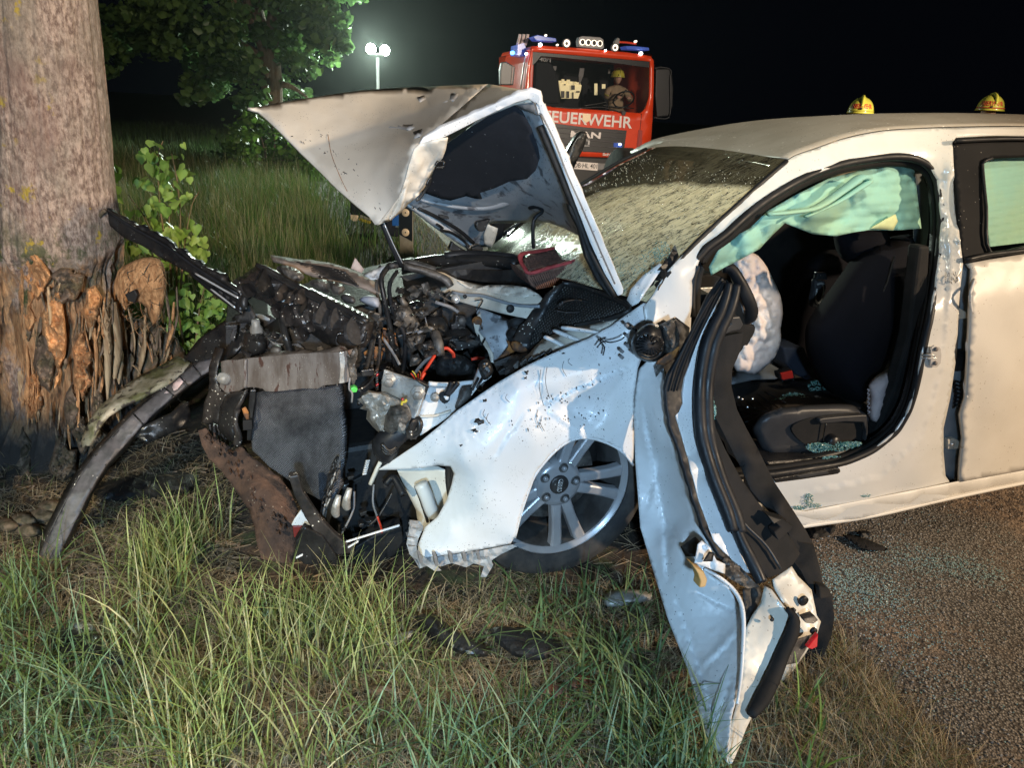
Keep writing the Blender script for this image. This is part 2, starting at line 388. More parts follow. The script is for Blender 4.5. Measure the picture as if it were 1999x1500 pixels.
# road: old coarse asphalt, brown with trodden soil near the verge
def road_mat():
    m = bpy.data.materials.new('coarse_asphalt'); m.use_nodes = True; nt = m.node_tree; N = nt.nodes; K = nt.links; b = N['Principled BSDF']
    ge = N.new('ShaderNodeNewGeometry')
    def nz(s, d=5): n = N.new('ShaderNodeTexNoise'); n.inputs['Scale'].default_value = s; n.inputs['Detail'].default_value = d; K.new(ge.outputs['Position'], n.inputs['Vector']); return n.outputs['Fac']
    def rm(o, a, b_, c=0, d=1): r = N.new('ShaderNodeMapRange'); [setattr(r.inputs[i], 'default_value', v) for i, v in ((1, a), (2, b_), (3, c), (4, d))]; K.new(o, r.inputs[0]); return r.outputs[0]
    def mx(f, a, c):
        x = N.new('ShaderNodeMixRGB'); K.new(f, x.inputs[0])
        for i, v in ((1, a), (2, c)):
            if isinstance(v, tuple): x.inputs[i].default_value = (*v, 1)
            else: K.new(v, x.inputs[i])
        return x.outputs[0]
    vo = N.new('ShaderNodeTexVoronoi'); vo.inputs['Scale'].default_value = 130; K.new(ge.outputs['Position'], vo.inputs['Vector'])
    stone = mx(rm(nz(260, 2), .35, .65), (.13, .12, .105), (.40, .35, .29))
    base = mx(rm(vo.outputs['Distance'], .3, .6), stone, (.07, .058, .045))
    dirt = mx(rm(nz(40, 6), .4, .62), (.34, .235, .155), (.09, .062, .045))
    c = mx(rm(nz(1.6, 6), .42, .60, 0, .85), base, dirt)
    K.new(c, b.inputs['Base Color']); b.inputs['Roughness'].default_value = .75
    bn = N.new('ShaderNodeBump'); bn.inputs['Distance'].default_value = .004; K.new(vo.outputs['Distance'], bn.inputs['Height']); bn.invert = True
    b2 = N.new('ShaderNodeBump'); b2.inputs['Distance'].default_value = .006; K.new(nz(60, 8), b2.inputs['Height']); K.new(bn.outputs[0], b2.inputs['Normal']); K.new(b2.outputs[0], b.inputs['Normal'])
    return m
vs = []; fs = []; Ls = [-3+.12*i for i in range(75)]+[6+.6*i for i in range(100)]
Ws = [0, .05, .12, .3, .6, 1.0, 1.6, 2.6, 4, 5.6, 5.7]
for l in Ls:
    for k, wd in enumerate(Ws):
        j = (.045*noise.noise(Vector((l*2.3, 0, 0)))+.05*noise.noise(Vector((l*9, 3, 0)))) if k < 2 else 0
        p = E0+RD*l+RN*(wd+j); z = .008 if k else -.012
        vs.append((p.x, p.y, z+.004*noise.noise(Vector((p.x*3, p.y*3, 0))) if 0 < k < len(Ws)-1 else -.012))
n_ = len(Ws)
for i in range(len(Ls)-1):
    for k in range(n_-1): fs.append((i*n_+k, i*n_+k+1, (i+1)*n_+k+1, (i+1)*n_+k))
r_ = mk('road', vs, fs, road_mat(), origin=(0, 0, 0)); r_['kind'] = 'structure'
# cracks along the broken edge
# ---- glass grains, grit on the road
def grains(name, label, cat, n, fn, size, m, flat=.6):
    C8 = np.array([(-1, -1, -1), (1, -1, -.8), (1, 1, -1), (-1, 1, -.9), (-.7, -.8, 1), (.8, -.7, .8), (.7, .9, 1), (-.9, .7, .9)])
    Q = np.array([(0, 3, 2, 1), (4, 5, 6, 7), (0, 1, 5, 4), (1, 2, 6, 5), (2, 3, 7, 6), (3, 0, 4, 7)])
    P = np.array([fn() for _ in range(n)]); s = size*rng.uniform(.4, 1.4, n)
    a = rng.uniform(0, 6.28, n); t = rng.uniform(-.5, .5, n)
    V = C8[None]*s[:, None, None]; V[:, :, 2] *= flat
    x = V[:, :, 0]*np.cos(a)[:, None]-V[:, :, 1]*np.sin(a)[:, None]; y = V[:, :, 0]*np.sin(a)[:, None]+V[:, :, 1]*np.cos(a)[:, None]
    z = V[:, :, 2]+x*np.sin(t)[:, None]
    V = np.stack([x, y, z], 2)+P[:, None, :]
    Fc = (Q[None]+8*np.arange(n)[:, None, None]).reshape(-1, 4)
    o = mk(name, V.reshape(-1, 3), Fc.tolist(), m, None, False); o['kind'] = 'stuff'; o['label'] = label; o['category'] = cat; return o
m_grain = mat('teal_glass_grains', (.22, .42, .38), (.5, .62, .58), 200, rough=.12, coat=.8)
m_grit = mat('pale_grit', (.6, .56, .5), (.25, .22, .19), 150, rough=.7)
cl = [ground(1665, 1150), ground(1640, 1120), ground(1860, 1110), ground(1760, 1090), ground(1700, 1180), ground(1900, 1120), ground(1640, 1190), ground(1800, 1240), ground(1830, 1345), ground(1760, 1260)]
cw = [5, 4, 4, 2.5, 2, 2.5, 3, 1, 1, 1]
def glass_pt():
    if random.random() < .22: p = E0+RD*random.uniform(-.7, 1.6)+RN*random.uniform(.05, 1.6); return (p.x, p.y, .012)
    c = random.choices(cl, cw)[0]; return (c.x+random.gauss(0, .10), c.y+random.gauss(0, .055), .011+random.random()*.004)
grains('glass_grains', 'crumbled green safety glass strewn over the road beside the torn door', 'broken glass', 5200, glass_pt, .0015, m_grain)
def grit_pt():
    p = E0+RD*random.uniform(-.9, 2.6)+RN*(random.uniform(0, 1)**1.3*2.2+.0); return (p.x, p.y, .0105)
grains('road_grit', 'loose pale grit and chippings on the dirty asphalt', 'grit', 9000, grit_pt, .0022, m_grit)
# ---- the big tree
YT = 2.62; TFm = YF(YT)
rings = [(-330, -38, 158), (-160, -34, 165), (0, -22, 176), (200, -12, 196), (340, -6, 206), (400, -3, 213), (480, 0, 226), (530, 4, 226), (580, 8, 222), (640, 12, 228), (700, 16, 236), (760, 12, 240), (820, 4, 244), (880, -10, 252), (930, -32, 262), (985, -70, 285), (1040, -110, 300)]
vs = []; nr = 170; hz = []
fine = []
for a, b in zip(rings, rings[1:]):
    for k in range(15): t = k/15; fine.append(tuple(a[i]+(b[i]-a[i])*t for i in range(3)))
fine.append(rings[-1])
TB = Vector(TFm.pt(108, 985)); TB.z = 0
def wound(ang, z):   # 0..1 inside the torn bark, facing the camera and the car
    n = noise.noise(Vector((math.cos(ang)*2, math.sin(ang)*2, z*3)))*.14
    top = .84+n*.5; bot = .12
    if z > top or z < bot: return 0
    return min(1, (top-z)*14)*min(1, (z-bot)*8)*(1 if -2.7+n*2 < ang < .4+n*2 else 0)
for (py, x0, x1) in fine:
    l = TFm.pt(x0, py); r = TFm.pt(x1, py); c = (l+r)/2; R = (r-l).length/2
    z = c.z
    for s in range(nr):
        an = 2*math.pi*s/nr - math.pi; d = Vector((math.cos(an), math.sin(an), 0))
        p3 = Vector((math.cos(an)*3.2, math.sin(an)*3.2, z*1.1)); rr = R*(1+.035*noise.noise(p3)+.03*noise.noise(Vector((math.cos(an)*11, math.sin(an)*11, z*2.2)))+.018*noise.noise(Vector((math.cos(an)*26, math.sin(an)*26, z*9))))
        wo = wound(an, z)
        if wo: vd = noise.voronoi(Vector((math.cos(an)*5, math.sin(an)*5, z*2.6)))[0]; rr -= wo*(.016+.050*abs(noise.noise(Vector((math.cos(an)*13, math.sin(an)*13, z*2+4))))+.035*min(1, (vd[1]-vd[0])*2.2)+.012*noise.noise(Vector((math.cos(an)*30, math.sin(an)*30, z*14))))
        if z < .2: kz = max(0, .2-z)/.2; rr *= 1+.25*kz*(noise.noise(Vector((math.cos(an)*3.4, math.sin(an)*3.4, 7)))+.1)+.07*kz*noise.noise(Vector((math.cos(an)*12, math.sin(an)*12, z*8)))
        vs.append(c+d*rr)
fs = [(i*nr+s, (i+1)*nr+s, (i+1)*nr+(s+1) % nr, i*nr+(s+1) % nr) for i in range(len(fine)-1) for s in range(nr)]
def bark_mat():
    m = bpy.data.materials.new('linden_bark'); m.use_nodes = True; nt = m.node_tree; N = nt.nodes; K = nt.links; b = N['Principled BSDF']; b.inputs['Roughness'].default_value = .9
    ge = N.new('ShaderNodeNewGeometry'); sx = N.new('ShaderNodeSeparateXYZ'); K.new(ge.outputs['Position'], sx.inputs[0])
    def mp(s): m_ = N.new('ShaderNodeMapping'); m_.inputs['Scale'].default_value = s; K.new(ge.outputs['Position'], m_.inputs['Vector']); return m_.outputs[0]
    def nz(s, d, st=(1, 1, 1), ro=.6): n = N.new('ShaderNodeTexNoise'); n.inputs['Scale'].default_value = s; n.inputs['Detail'].default_value = d; n.inputs['Roughness'].default_value = ro; K.new(mp(st), n.inputs['Vector']); return n.outputs['Fac']
    def rm(o, a, b_, c=0, d=1): r = N.new('ShaderNodeMapRange'); [setattr(r.inputs[i], 'default_value', v) for i, v in ((1, a), (2, b_), (3, c), (4, d))]; K.new(o, r.inputs[0]); return r.outputs[0]
    def mx(f, a, c):
        x = N.new('ShaderNodeMixRGB'); K.new(f, x.inputs[0])
        for i, v in ((1, a), (2, c)):
            if isinstance(v, tuple): x.inputs[i].default_value = (*v, 1)
            else: K.new(v, x.inputs[i])
        return x.outputs[0]
    def mul(a, c, op='MULTIPLY'):
        x = N.new('ShaderNodeMath'); x.operation = op
        for i, v in ((0, a), (1, c)):
            if isinstance(v, (int, float)): x.inputs[i].default_value = v
            else: K.new(v, x.inputs[i])
        return x.outputs[0]
    c = mx(rm(nz(44, 8, (1.7, 1.7, .8), .75), .40, .60), (.20, .13, .10), (.66, .51, .41))
    c = mx(rm(nz(7, 5, (1, 1, .5)), .45, .62, 0, .55), c, (.30, .27, .21))
    c = mx(rm(nz(3.2, 4, (1, 1, .6)), .55, .68, 0, .6), c, (.26, .15, .12))
    Z = sx.outputs[2]
    # moss belt, lichen flecks
    mb = mul(mul(rm(Z, .50, .62), rm(Z, 1.02, .84)), rm(nz(9, 9, (1, 1, .8), .75), .49, .57)); c = mx(mb, c, (.075, .10, .03))
    li = mul(rm(nz(17, 6), .61, .65), rm(nz(2.4, 2), .47, .53)); c = mx(li, c, (.52, .38, .06))
    # torn zone: orange inner bark with pale wood streaks
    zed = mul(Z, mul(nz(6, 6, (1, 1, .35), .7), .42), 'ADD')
    tz = mul(rm(zed, 1.04, 1.0), rm(zed, .34, .44))
    fib = nz(30, 8, (3, 3, .35), .7)
    wood = mx(rm(fib, .36, .64), (.36, .17, .07), (.85, .52, .27))
    wood = mx(rm(nz(5, 4, (2.2, 2.2, .4)), .56, .66), wood, (.50, .37, .21))
    wood = mx(rm(nz(6, 7, (1.4, 1.4, .7), .7), .50, .60, 0, .95), wood, (.09, .055, .035))
    keep = mul(tz, rm(nz(4.2, 6, (1, 1, .4), .7), .40, .47)); c = mx(keep, c, wood)
    mo = mul(mul(rm(Z, .35, .45), rm(Z, .72, .62)), mul(rm(nz(5.5, 8, (1, 1, 1), .8), .55, .60), .85)); c = mx(mo, c, (.055, .06, .028))
    c = mx(rm(zed, .52, .36), c, (.07, .058, .05))  # foot of the trunk darkened in colour, for the shadow lying there
    K.new(c, b.inputs['Base Color'])
    b1 = N.new('ShaderNodeBump'); b1.inputs['Distance'].default_value = .016; K.new(nz(42, 9, (1.8, 1.8, .8), .75), b1.inputs['Height'])
    b2 = N.new('ShaderNodeBump'); b2.inputs['Distance'].default_value = .006; K.new(fib, b2.inputs['Height']); K.new(b1.outputs[0], b2.inputs['Normal']); K.new(b2.outputs[0], b.inputs['Normal'])
    return m
m_bark = bark_mat()
tree = thing('linden_tree', 'thick tree trunk with bark torn off in an orange wound where the car hit it', 'tree', TB)
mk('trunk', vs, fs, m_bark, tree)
m_fib = mat('torn_inner_bark', (.80, .44, .20), (.42, .20, .08), 24, rough=.9, stretch=(3, 3, .6), bump=.008, bsc=50)
m_wood = mat('pale_split_wood', (.56, .42, .25), (.34, .22, .12), 12, rough=.85, stretch=(5, 5, .4), bump=.003, bsc=50)
m_bsl = mat('bark_slab', (.24, .17, .12), (.10, .08, .045), 26, rough=.95, bump=.006, bsc=50)
def trunk_at(px_, py_, out=0.0):
    """point on the trunk's near surface seen at a pixel"""
    py_c = min(max(py_, rings[0][0]), rings[-1][0])
    x0 = float(np.interp(py_c, [r[0] for r in rings], [r[1] for r in rings])); x1 = float(np.interp(py_c, [r[0] for r in rings], [r[2] for r in rings]))
    R = (TFm.pt(x1, py_)-TFm.pt(x0, py_)).length/2; t = max(-.98, min(.98, (px_-(x0+x1)/2)/((x1-x0)/2)))
    return YF(YT-R*math.sqrt(1-t*t)-out).pt(px_, py_)
# long fibres and splinters standing off the wound
def sliver(name, pts_, w0, m_, parent=tree): return tube(name, pts_, [w0*.5, w0, w0*.8, w0*.15], m_, parent, sides=5, n=3, flat=.35)
for k in range(90):
    x = random.uniform(14, 236); y = random.uniform(520, 840)
    if random.random() < .35: y = random.uniform(560, 800); x = random.uniform(150, 240)
    ln = random.uniform(18, 70); dx = random.uniform(-.3, .3)*ln
    sliver('splinter', [trunk_at(x, y, .002), trunk_at(x+dx*.4, y+ln*.5, .006), trunk_at(x+dx, y+ln, random.uniform(.004, .03))], random.uniform(.003, .009), random.choice((m_fib, m_bsl, m_wood, m_bsl)))
for (x, y, w_, h_, m_) in ((70, 540, 44, 50, m_fib), (50, 600, 26, 90, m_fib), (110, 640, 34, 80, m_fib), (160, 720, 30, 70, m_fib), (214, 650, 14, 80, m_wood), (30, 680, 16, 80, m_fib), (190, 790, 20, 40, m_bsl), (130, 560, 50, 40, m_bsl), (140, 800, 24, 50, m_bsl), (85, 700, 26, 70, m_bsl), (180, 600, 24, 50, m_fib), (60, 770, 30, 50, m_fib), (40, 880, 40, 50, m_bsl), (120, 900, 40, 44, m_bsl), (200, 880, 36, 50, m_bsl), (-10, 900, 40, 60, m_bsl), (160, 850, 24, 40, m_bsl)):
    a_ = [(x+w_*.8*math.cos(a)*random.uniform(.5, 1.2), y+h_*math.sin(a)*random.uniform(.6, 1.2)) for a in np.linspace(0, 5.8, 13)]
    pillow('bark_chunk', YF(0), [(p[0], p[1], trunk_at(p[0], p[1], -.012).y) for p in a_], m_, tree, t=.07, w=8, cell=4, amp=.034, nsc=30, ridge=random.choice((0, 1)), curve=1, smooth=False)
for x, y, ln, wd in ((222, 590, 150, .036), (208, 600, 190, .028), (230, 640, 110, .02), (30, 560, 220, .012), (52, 650, 180, .014), (150, 860, -120, .012), (95, 560, 90, .02), (40, 700, 110, .018), (185, 640, 120, .014), (148, 720, 100, .01)):
    sliver('split_strip', [trunk_at(x, y, .0), trunk_at(x+4, y+ln*.5, .012), trunk_at(x+2, y+ln, .02)], wd, m_wood if wd > .015 else m_fib)
for k in range(46):   # frayed brush of fibres hanging at the lower left
    x = random.uniform(14, 78); sliver('frayed_fibre', [trunk_at(x, random.uniform(690, 760), .006), trunk_at(x+random.uniform(-4, 4), 770, .02), trunk_at(x+random.uniform(-16, 6), random.uniform(780, 812), .035)], .0025, m_fib)
# the torn flap of bark sticking out right, with roots and strips behind it
fy = YF(2.72)
pillow('bark_flap', fy, px(P0, [(214, 560), (228, 530), (250, 515), (280, 503), (310, 505), (322, 525), (325, 560), (318, 600), (300, 640), (285, 600), (262, 590), (240, 610), (225, 600)], 0), m_fib, tree, t=.10, cell=5, amp=.03, nsc=18, curve=2)
prism('bark_hollow', YF(2.64), px(P0, [(243, 575), (262, 566), (268, 576), (262, 592), (250, 588)], 0), None, .02, m_soot, tree)
for k in range(120):
    x = random.uniform(235, 325); y = random.uniform(505, 640)
    a = fy.pt(x, y, random.uniform(-.07, .0)); q = fy.pt(x+random.uniform(-26, 26), y+random.uniform(-6, 40), random.uniform(-.08, .0))
    sliver('flap_fibre', [a, (a+q)/2+Vector((0, -.012, 0)), q], random.uniform(.001, .003), random.choice((m_fib, m_fib, m_wood, m_bsl)))
for (x0, y0, x1, y1, wd, m_) in ((285, 600, 268, 745, .014, m_wood), (300, 600, 312, 700, .009, m_bsl), (322, 560, 330, 690, .012, m_bsl), (340, 590, 322, 690, .010, m_fib), (262, 640, 240, 760, .016, m_bsl), (250, 600, 262, 700, .008, m_wood), (310, 640, 288, 760, .012, m_bsl), (244, 700, 278, 738, .007, m_wood), (226, 690, 236, 760, .02, m_bsl), (332, 640, 318, 720, .006, m_wood), (275, 640, 300, 730, .006, m_fib), (345, 560, 338, 660, .007, m_bsl)):
    sliver('root_strip', [YF(2.75).pt(x0, y0), YF(2.72).pt((x0+x1)/2+5, (y0+y1)/2), YF(2.74).pt(x1, y1)], wd, m_)
for k in range(40):
    x = random.uniform(236, 345); y = random.uniform(640, 780); sliver('root_strip', [YF(2.85).pt(x, y), YF(2.8).pt(x+random.uniform(-14, 14), y+20), YF(2.82).pt(x+random.uniform(-24, 24), y+random.uniform(30, 70))], random.uniform(.003, .009), random.choice((m_bsl, m_bsl, m_fib, m_wood)))
pillow('root_mound', YF(2.95), px(P0, [(210, 640), (250, 620), (300, 630), (345, 660), (370, 720), (350, 780), (280, 820), (200, 860), (180, 760)], 0), m_bsl, tree, t=.3, cell=9, amp=.04, nsc=9, curve=2)
for (x, y, r0) in ((30, 960, .05), (250, 940, .05), (-40, 930, .05)):
    a = TFm.pt(x*.5+55, 880); b_ = ground(x, y+30); tube('root', [a, (a+b_)/2+Vector((0, -.02, .03)), Vector((b_.x, b_.y-.05, -.02))], [r0*1.6, r0, r0*.5], m_bark, tree, sides=10, n=5)
# ---- leaves
m_leaf = bpy.data.materials.new('leaf'); 
def leaf_mat(name, a, b_, tr=.35):
    m = bpy.data.materials.new(name); m.use_nodes = True; nt = m.node_tree; N = nt.nodes; K = nt.links; b = N['Principled BSDF']; b.inputs['Roughness'].default_value = .45
    at = N.new('ShaderNodeAttribute'); at.attribute_name = 'tone'
    x = N.new('ShaderNodeMixRGB'); x.inputs[1].default_value = (*a, 1); x.inputs[2].default_value = (*b_, 1); K.new(at.outputs['Fac'], x.inputs[0]); K.new(x.outputs[0], b.inputs['Base Color'])
    tl = N.new('ShaderNodeBsdfTranslucent'); K.new(x.outputs[0], tl.inputs[0]); ms = N.new('ShaderNodeMixShader'); ms.inputs[0].default_value = tr
    K.new(b.outputs[0], ms.inputs[1]); K.new(tl.outputs[0], ms.inputs[2]); K.new(ms.outputs[0], N['Material Output'].inputs['Surface']); return m
bpy.data.materials.remove(m_leaf)
m_lf1 = leaf_mat('young_leaf', (.17, .31, .045), (.34, .48, .12)); m_lf2 = leaf_mat('crown_leaf', (.05, .11, .04), (.10, .18, .05)); m_lf3 = leaf_mat('bush_leaf', (.06, .13, .02), (.13, .23, .04))
HEART = [(0, -.02), (.28, -.14), (.46, .05), (.44, .34), (.24, .66), (0, 1.02), (-.24, .66), (-.44, .34), (-.46, .05), (-.28, -.14)]
def leaf_mesh(s, curl):
    vs = [(0, 0, 0), (0, .45*s, .02*s), (0, .8*s, -.02*s-curl*s*.2)]
    for x, y in HEART: vs.append((x*s, y*s, -abs(x)*curl*s*.8-.12*curl*s*y*y+.03*s*math.sin(x*9+y*7)))
    n = len(HEART); fs = [(1, 3+i, 3+(i+1) % n) for i in range(n)]
    return vs, fs
lmeshes = []
for k in range(5):
    v, f = leaf_mesh(1, random.uniform(.15, .8)); me = bpy.data.meshes.new('leaf'); me.from_pydata([c for c in v if True], [], f); me.update()
    me.polygons.foreach_set('use_smooth', [True]*len(me.polygons)); at = me.attributes.new('tone', 'FLOAT', 'POINT'); at.data.foreach_set('value', [random.uniform(.2, .9)]*len(me.vertices))
    me.materials.append(m_lf1); lmeshes.append(me)
def add_leaf(parent, p, s, name='leaf'):
    o = bpy.data.objects.new(name, random.choice(lmeshes)); put(o, p, parent)
    o.rotation_euler = (random.uniform(.5, 2.1)+math.pi*.5*0, random.uniform(-.7, .7), random.uniform(-.9, .9)+math.pi*random.choice((0, 0, 1)))
    o.rotation_euler[0] = random.uniform(-2.3, -.9) if random.random() < .75 else random.uniform(-.8, .8)
    o.scale = (s, s, s); return o
m_stem = mat('green_brown_stem', (.16, .14, .05), (.20, .12, .07), 8, rough=.7)
def sapling(label, base_px, stems, box_, n, Y, s0, group=None):
    b_ = YF(Y).pt(*base_px); b_.z = max(b_.z, 0); t = thing('linden_shoots', label, 'shrub', b_)
    for st_pts in stems: tube('stem', [YF(Y+random.uniform(-.05, .05)).pt(*p) for p in st_pts], [.006, .004, .002], m_stem, t, sides=5, n=4)
    for k in range(n):
        poly = random.choices(box_, [abs(q[2]-q[0])*abs(q[3]-q[1]) for q in box_])[0]; x = random.uniform(poly[0], poly[2]); y = random.uniform(poly[1], poly[3])
        add_leaf(t, YF(Y+random.uniform(-.22, .22)).pt(x, y), s0*random.uniform(.55, 1.15))
    return t
sapling('tall bright green leafy shoots growing between the trunk and the bonnet', (335, 640), [[(330, 640), (325, 500), (312, 400), (308, 310), (318, 275)], [(345, 640), (345, 520), (352, 430), (345, 350), (335, 300)], [(320, 640), (300, 520), (290, 440), (250, 380)], [(350, 600), (360, 480), (375, 400), (388, 375)], [(335, 560), (330, 450), (336, 370), (360, 330)]],
        [(272, 280, 372, 350), (290, 270, 330, 300), (268, 330, 380, 420), (228, 378, 280, 420), (290, 400, 360, 470), (345, 430, 405, 520), (300, 440, 400, 540), (250, 480, 330, 540), (330, 520, 410, 640), (225, 430, 300, 500)], 180, 3.5, .056)
sapling('low green leaves beside the torn bark under the black plastic strip', (380, 690), [[(380, 690), (390, 600), (400, 560)], [(360, 690), (350, 620), (340, 560)]], [(330, 560, 440, 640), (340, 620, 420, 700), (400, 590, 455, 640), (335, 660, 400, 710)], 100, 3.15, .042)
sapling('small leaf cluster peeking out at the left edge behind the trunk', (-10, 700), [[(-10, 720), (-4, 650), (0, 560)]], [(-40, 540, 10, 640), (-30, 610, 14, 665)], 26, 3.2, .07)
sapling('few bright leaves behind the trunk above the black plastic strip', (215, 460), [[(215, 470), (212, 400), (208, 330)]], [(195, 310, 232, 365), (200, 320, 226, 350)], 12, 3.6, .08)
def leaf_cloud(name, parent, pts_, size, m_, tone=None):
    n = len(pts_); P = np.array(pts_); 
    q = np.array([(0, -.5, 0), (.42, -.1, -.1), (.3, .4, -.08), (0, .62, .0), (-.3, .4, -.1), (-.42, -.1, -.08)])
    s = size*rng.uniform(.6, 1.3, n); e = rng.uniform(-1.3, 1.3, (n, 3)); e[:, 2] = rng.uniform(0, 6.28, n)
    cx, sx = np.cos(e[:, 0]), np.sin(e[:, 0]); cy, sy = np.cos(e[:, 1]), np.sin(e[:, 1]); cz, sz = np.cos(e[:, 2]), np.sin(e[:, 2])
    V = q[None]*s[:, None, None]
    y = V[:, :, 1]*cx[:, None]-V[:, :, 2]*sx[:, None]; z = V[:, :, 1]*sx[:, None]+V[:, :, 2]*cx[:, None]; x = V[:, :, 0]
    x2 = x*cy[:, None]+z*sy[:, None]; z2 = -x*sy[:, None]+z*cy[:, None]
    x3 = x2*cz[:, None]-y*sz[:, None]; y3 = x2*sz[:, None]+y*cz[:, None]
    V = np.stack([x3, y3, z2], 2)+P[:, None]
    Fc = []
    for i in range(n): b_ = 6*i; Fc += [(b_, b_+1, b_+2, b_+3), (b_, b_+3, b_+4, b_+5)]
    o = mk(name, V.reshape(-1, 3), Fc, m_, parent, True)
    at = o.data.attributes.new('tone', 'FLOAT', 'POINT'); tv = np.repeat(rng.uniform(0, 1, n), 6); at.data.foreach_set('value', tv)
    o['kind'] = 'stuff'; return o
# the tree behind, with its crown hanging into the top left
YB = 15.6; fb = YF(YB)
bt = thing('background_tree', 'forked tree with dark leafy crown lit from its right by the floodlight', 'tree', Vector((fb.pt(535, 330).x, YB, 0)))
m_bark2 = mat('far_bark', (.13, .085, .06), (.20, .15, .11), 5, rough=.9, bump=.02, bsc=12, stretch=(3, 3, .6))
def tp(pts_, r, nm='trunk'): return tube(nm, [YF(YB+(p[2] if len(p) > 2 else 0)).pt(p[0], p[1]) for p in pts_], r, m_bark2, bt, sides=14, n=5)
tp([(538, 345), (535, 300), (532, 230), (530, 150), (522, 90), (500, 40), (488, -40), (470, -160)], [.34, .24, .21, .20, .20, .17, .15])
tp([(530, 150), (530, 100), (536, 50), (541, -10), (556, -120)], [.19, .17, .15, .13], 'limb')
for p_ in ([(528, 120), (480, 90), (420, 60), (340, 20)], [(535, 60), (590, 40), (640, 20), (680, -30)], [(525, 100), (470, 140), (400, 150)], [(533, 160), (570, 170), (600, 190)], [(500, 30), (400, -30), (260, -60)]): tp(p_, [.08, .05, .02], 'limb')
clumps = [(205, 95, 45, 45), (240, 60, 60, 50), (300, 70, 60, 55), (350, 50, 60, 50), (260, 10, 90, 40), (400, 40, 70, 60), (440, 90, 60, 55), (400, 120, 45, 40), (385, 165, 32, 38), (430, 160, 45, 42), (480, 130, 45, 45), (470, 60, 60, 60), (560, 60, 55, 60), (600, 90, 45, 45), (580, 130, 40, 35), (620, 40, 60, 50), (660, 60, 34, 50), (670, 95, 24, 26), (640, 110, 26, 22), (560, 165, 34, 30), (590, 190, 26, 20), (500, 185, 30, 24), (470, 195, 26, 16), (360, 190, 14, 14), (500, -20, 120, 50), (330, -50, 160, 50), (640, -20, 70, 50), (700, -10, 20, 40), (212, 140, 22, 12), (495, 215, 20, 12)]
pts_ = []
for (cx_, cy_, rx, ry) in clumps:
    dpt = random.uniform(-2.2, 1.6); m0 = int(rx*ry*.19)
    for k in range(8):
        a = random.uniform(0, 6.28); r0 = math.sqrt(random.random())*.75; sx0 = cx_+math.cos(a)*rx*r0; sy0 = cy_+math.sin(a)*ry*r0; dd = dpt+random.uniform(-.8, .8)
        for j in range(m0//8):
            pts_.append(tuple(YF(YB+dd+random.gauss(0, .35)).pt(sx0+random.gauss(0, rx*.22), sy0+random.gauss(0, ry*.2)+abs(random.gauss(0, 2)))))
leaf_cloud('crown', bt, pts_, .125, m_lf2)
bush = thing('bush', 'rounded green bush growing round the foot of the far tree', 'shrub', Vector((YF(14.6).pt(530, 330).x, 14.6, 0)))
pts_ = []
for (cx_, cy_, rx, ry) in [(470, 290, 36, 40), (500, 250, 36, 32), (470, 330, 34, 25), (520, 320, 50, 32), (560, 280, 34, 40), (590, 300, 34, 34), (600, 330, 40, 22), (495, 225, 18, 10), (450, 320, 20, 22), (555, 335, 60, 18), (480, 262, 20, 16), (462, 246, 8, 8)]:
    dd = random.uniform(-.7, .7)
    for k in range(int(rx*ry*.34)):
        pts_.append(tuple(YF(14.6+dd+random.gauss(0, .3)).pt(cx_+random.gauss(0, rx*.5), cy_+random.gauss(0, ry*.5))))
pts_ = [p for p in pts_ if p[2] > .02]
leaf_cloud('foliage', bush, pts_, .11, m_lf3)
for k in range(5): tube('stem', [YF(14.6).pt(510+k*12, 345), YF(14.5).pt(500+k*18, 300), YF(14.6).pt(480+k*28, 262)], [.03, .02, .01], m_bark2, bush, sides=6)
# ---- grass
def blades(name, label, roots, h, wd, lean, pal, direc=None, segs=4, droop=.5, kindcat='grass'):
    n = len(roots); P = np.array(roots); H = rng.uniform(h[0], h[1], n)*(.6+.4*rng.random(n)); W = rng.uniform(wd[0], wd[1], n)
    az = rng.uniform(0, 6.283, n) if direc is None else direc+rng.normal(0, .7, n)
    ln = np.abs(rng.normal(lean, lean*.5, n)); fa = az+rng.normal(math.pi/2, .5, n)
    D_ = np.stack([np.cos(az), np.sin(az), np.zeros(n)], 1); S_ = np.stack([np.cos(fa), np.sin(fa), np.zeros(n)], 1)
    V = []
    for k in range(segs+1):
        t = k/segs; hh = H*(t-droop*ln*t**2.2*.5); out = H*ln*(t**1.8)
        c = P+D_*out[:, None]; c[:, 2] += np.maximum(hh, .0)+.002; ww = W*(1-t**1.6)*.5+.0002
        V.append(c-S_*ww[:, None]); V.append(c+S_*ww[:, None])
    V = np.stack(V, 1); m0 = 2*(segs+1)
    base = (np.arange(n)*m0)[:, None]
    Fc = np.concatenate([base+np.array([[2*k, 2*k+1, 2*k+3, 2*k+2]]) for k in range(segs)], 0)
    o = mk(name, V.reshape(-1, 3), Fc.tolist(), m_grass, None, True)
    at = o.data.attributes.new('blade_colour', 'FLOAT_COLOR', 'POINT')
    pal = np.array(pal); idx = rng.integers(0, len(pal), n); c = pal[idx]*rng.uniform(.7, 1.25, (n, 1)); c = np.concatenate([c, np.ones((n, 1))], 1)
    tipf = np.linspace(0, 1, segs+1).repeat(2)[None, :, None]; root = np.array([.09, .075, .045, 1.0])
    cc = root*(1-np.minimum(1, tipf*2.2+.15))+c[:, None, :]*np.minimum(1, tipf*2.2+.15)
    at.data.foreach_set('color', cc.reshape(-1)); o['kind'] = 'stuff'; o['label'] = label; o['category'] = kindcat; return o
m_grass = bpy.data.materials.new('grass_blades'); m_grass.use_nodes = True; nt = m_grass.node_tree; b = nt.nodes['Principled BSDF']; b.inputs['Roughness'].default_value = .55
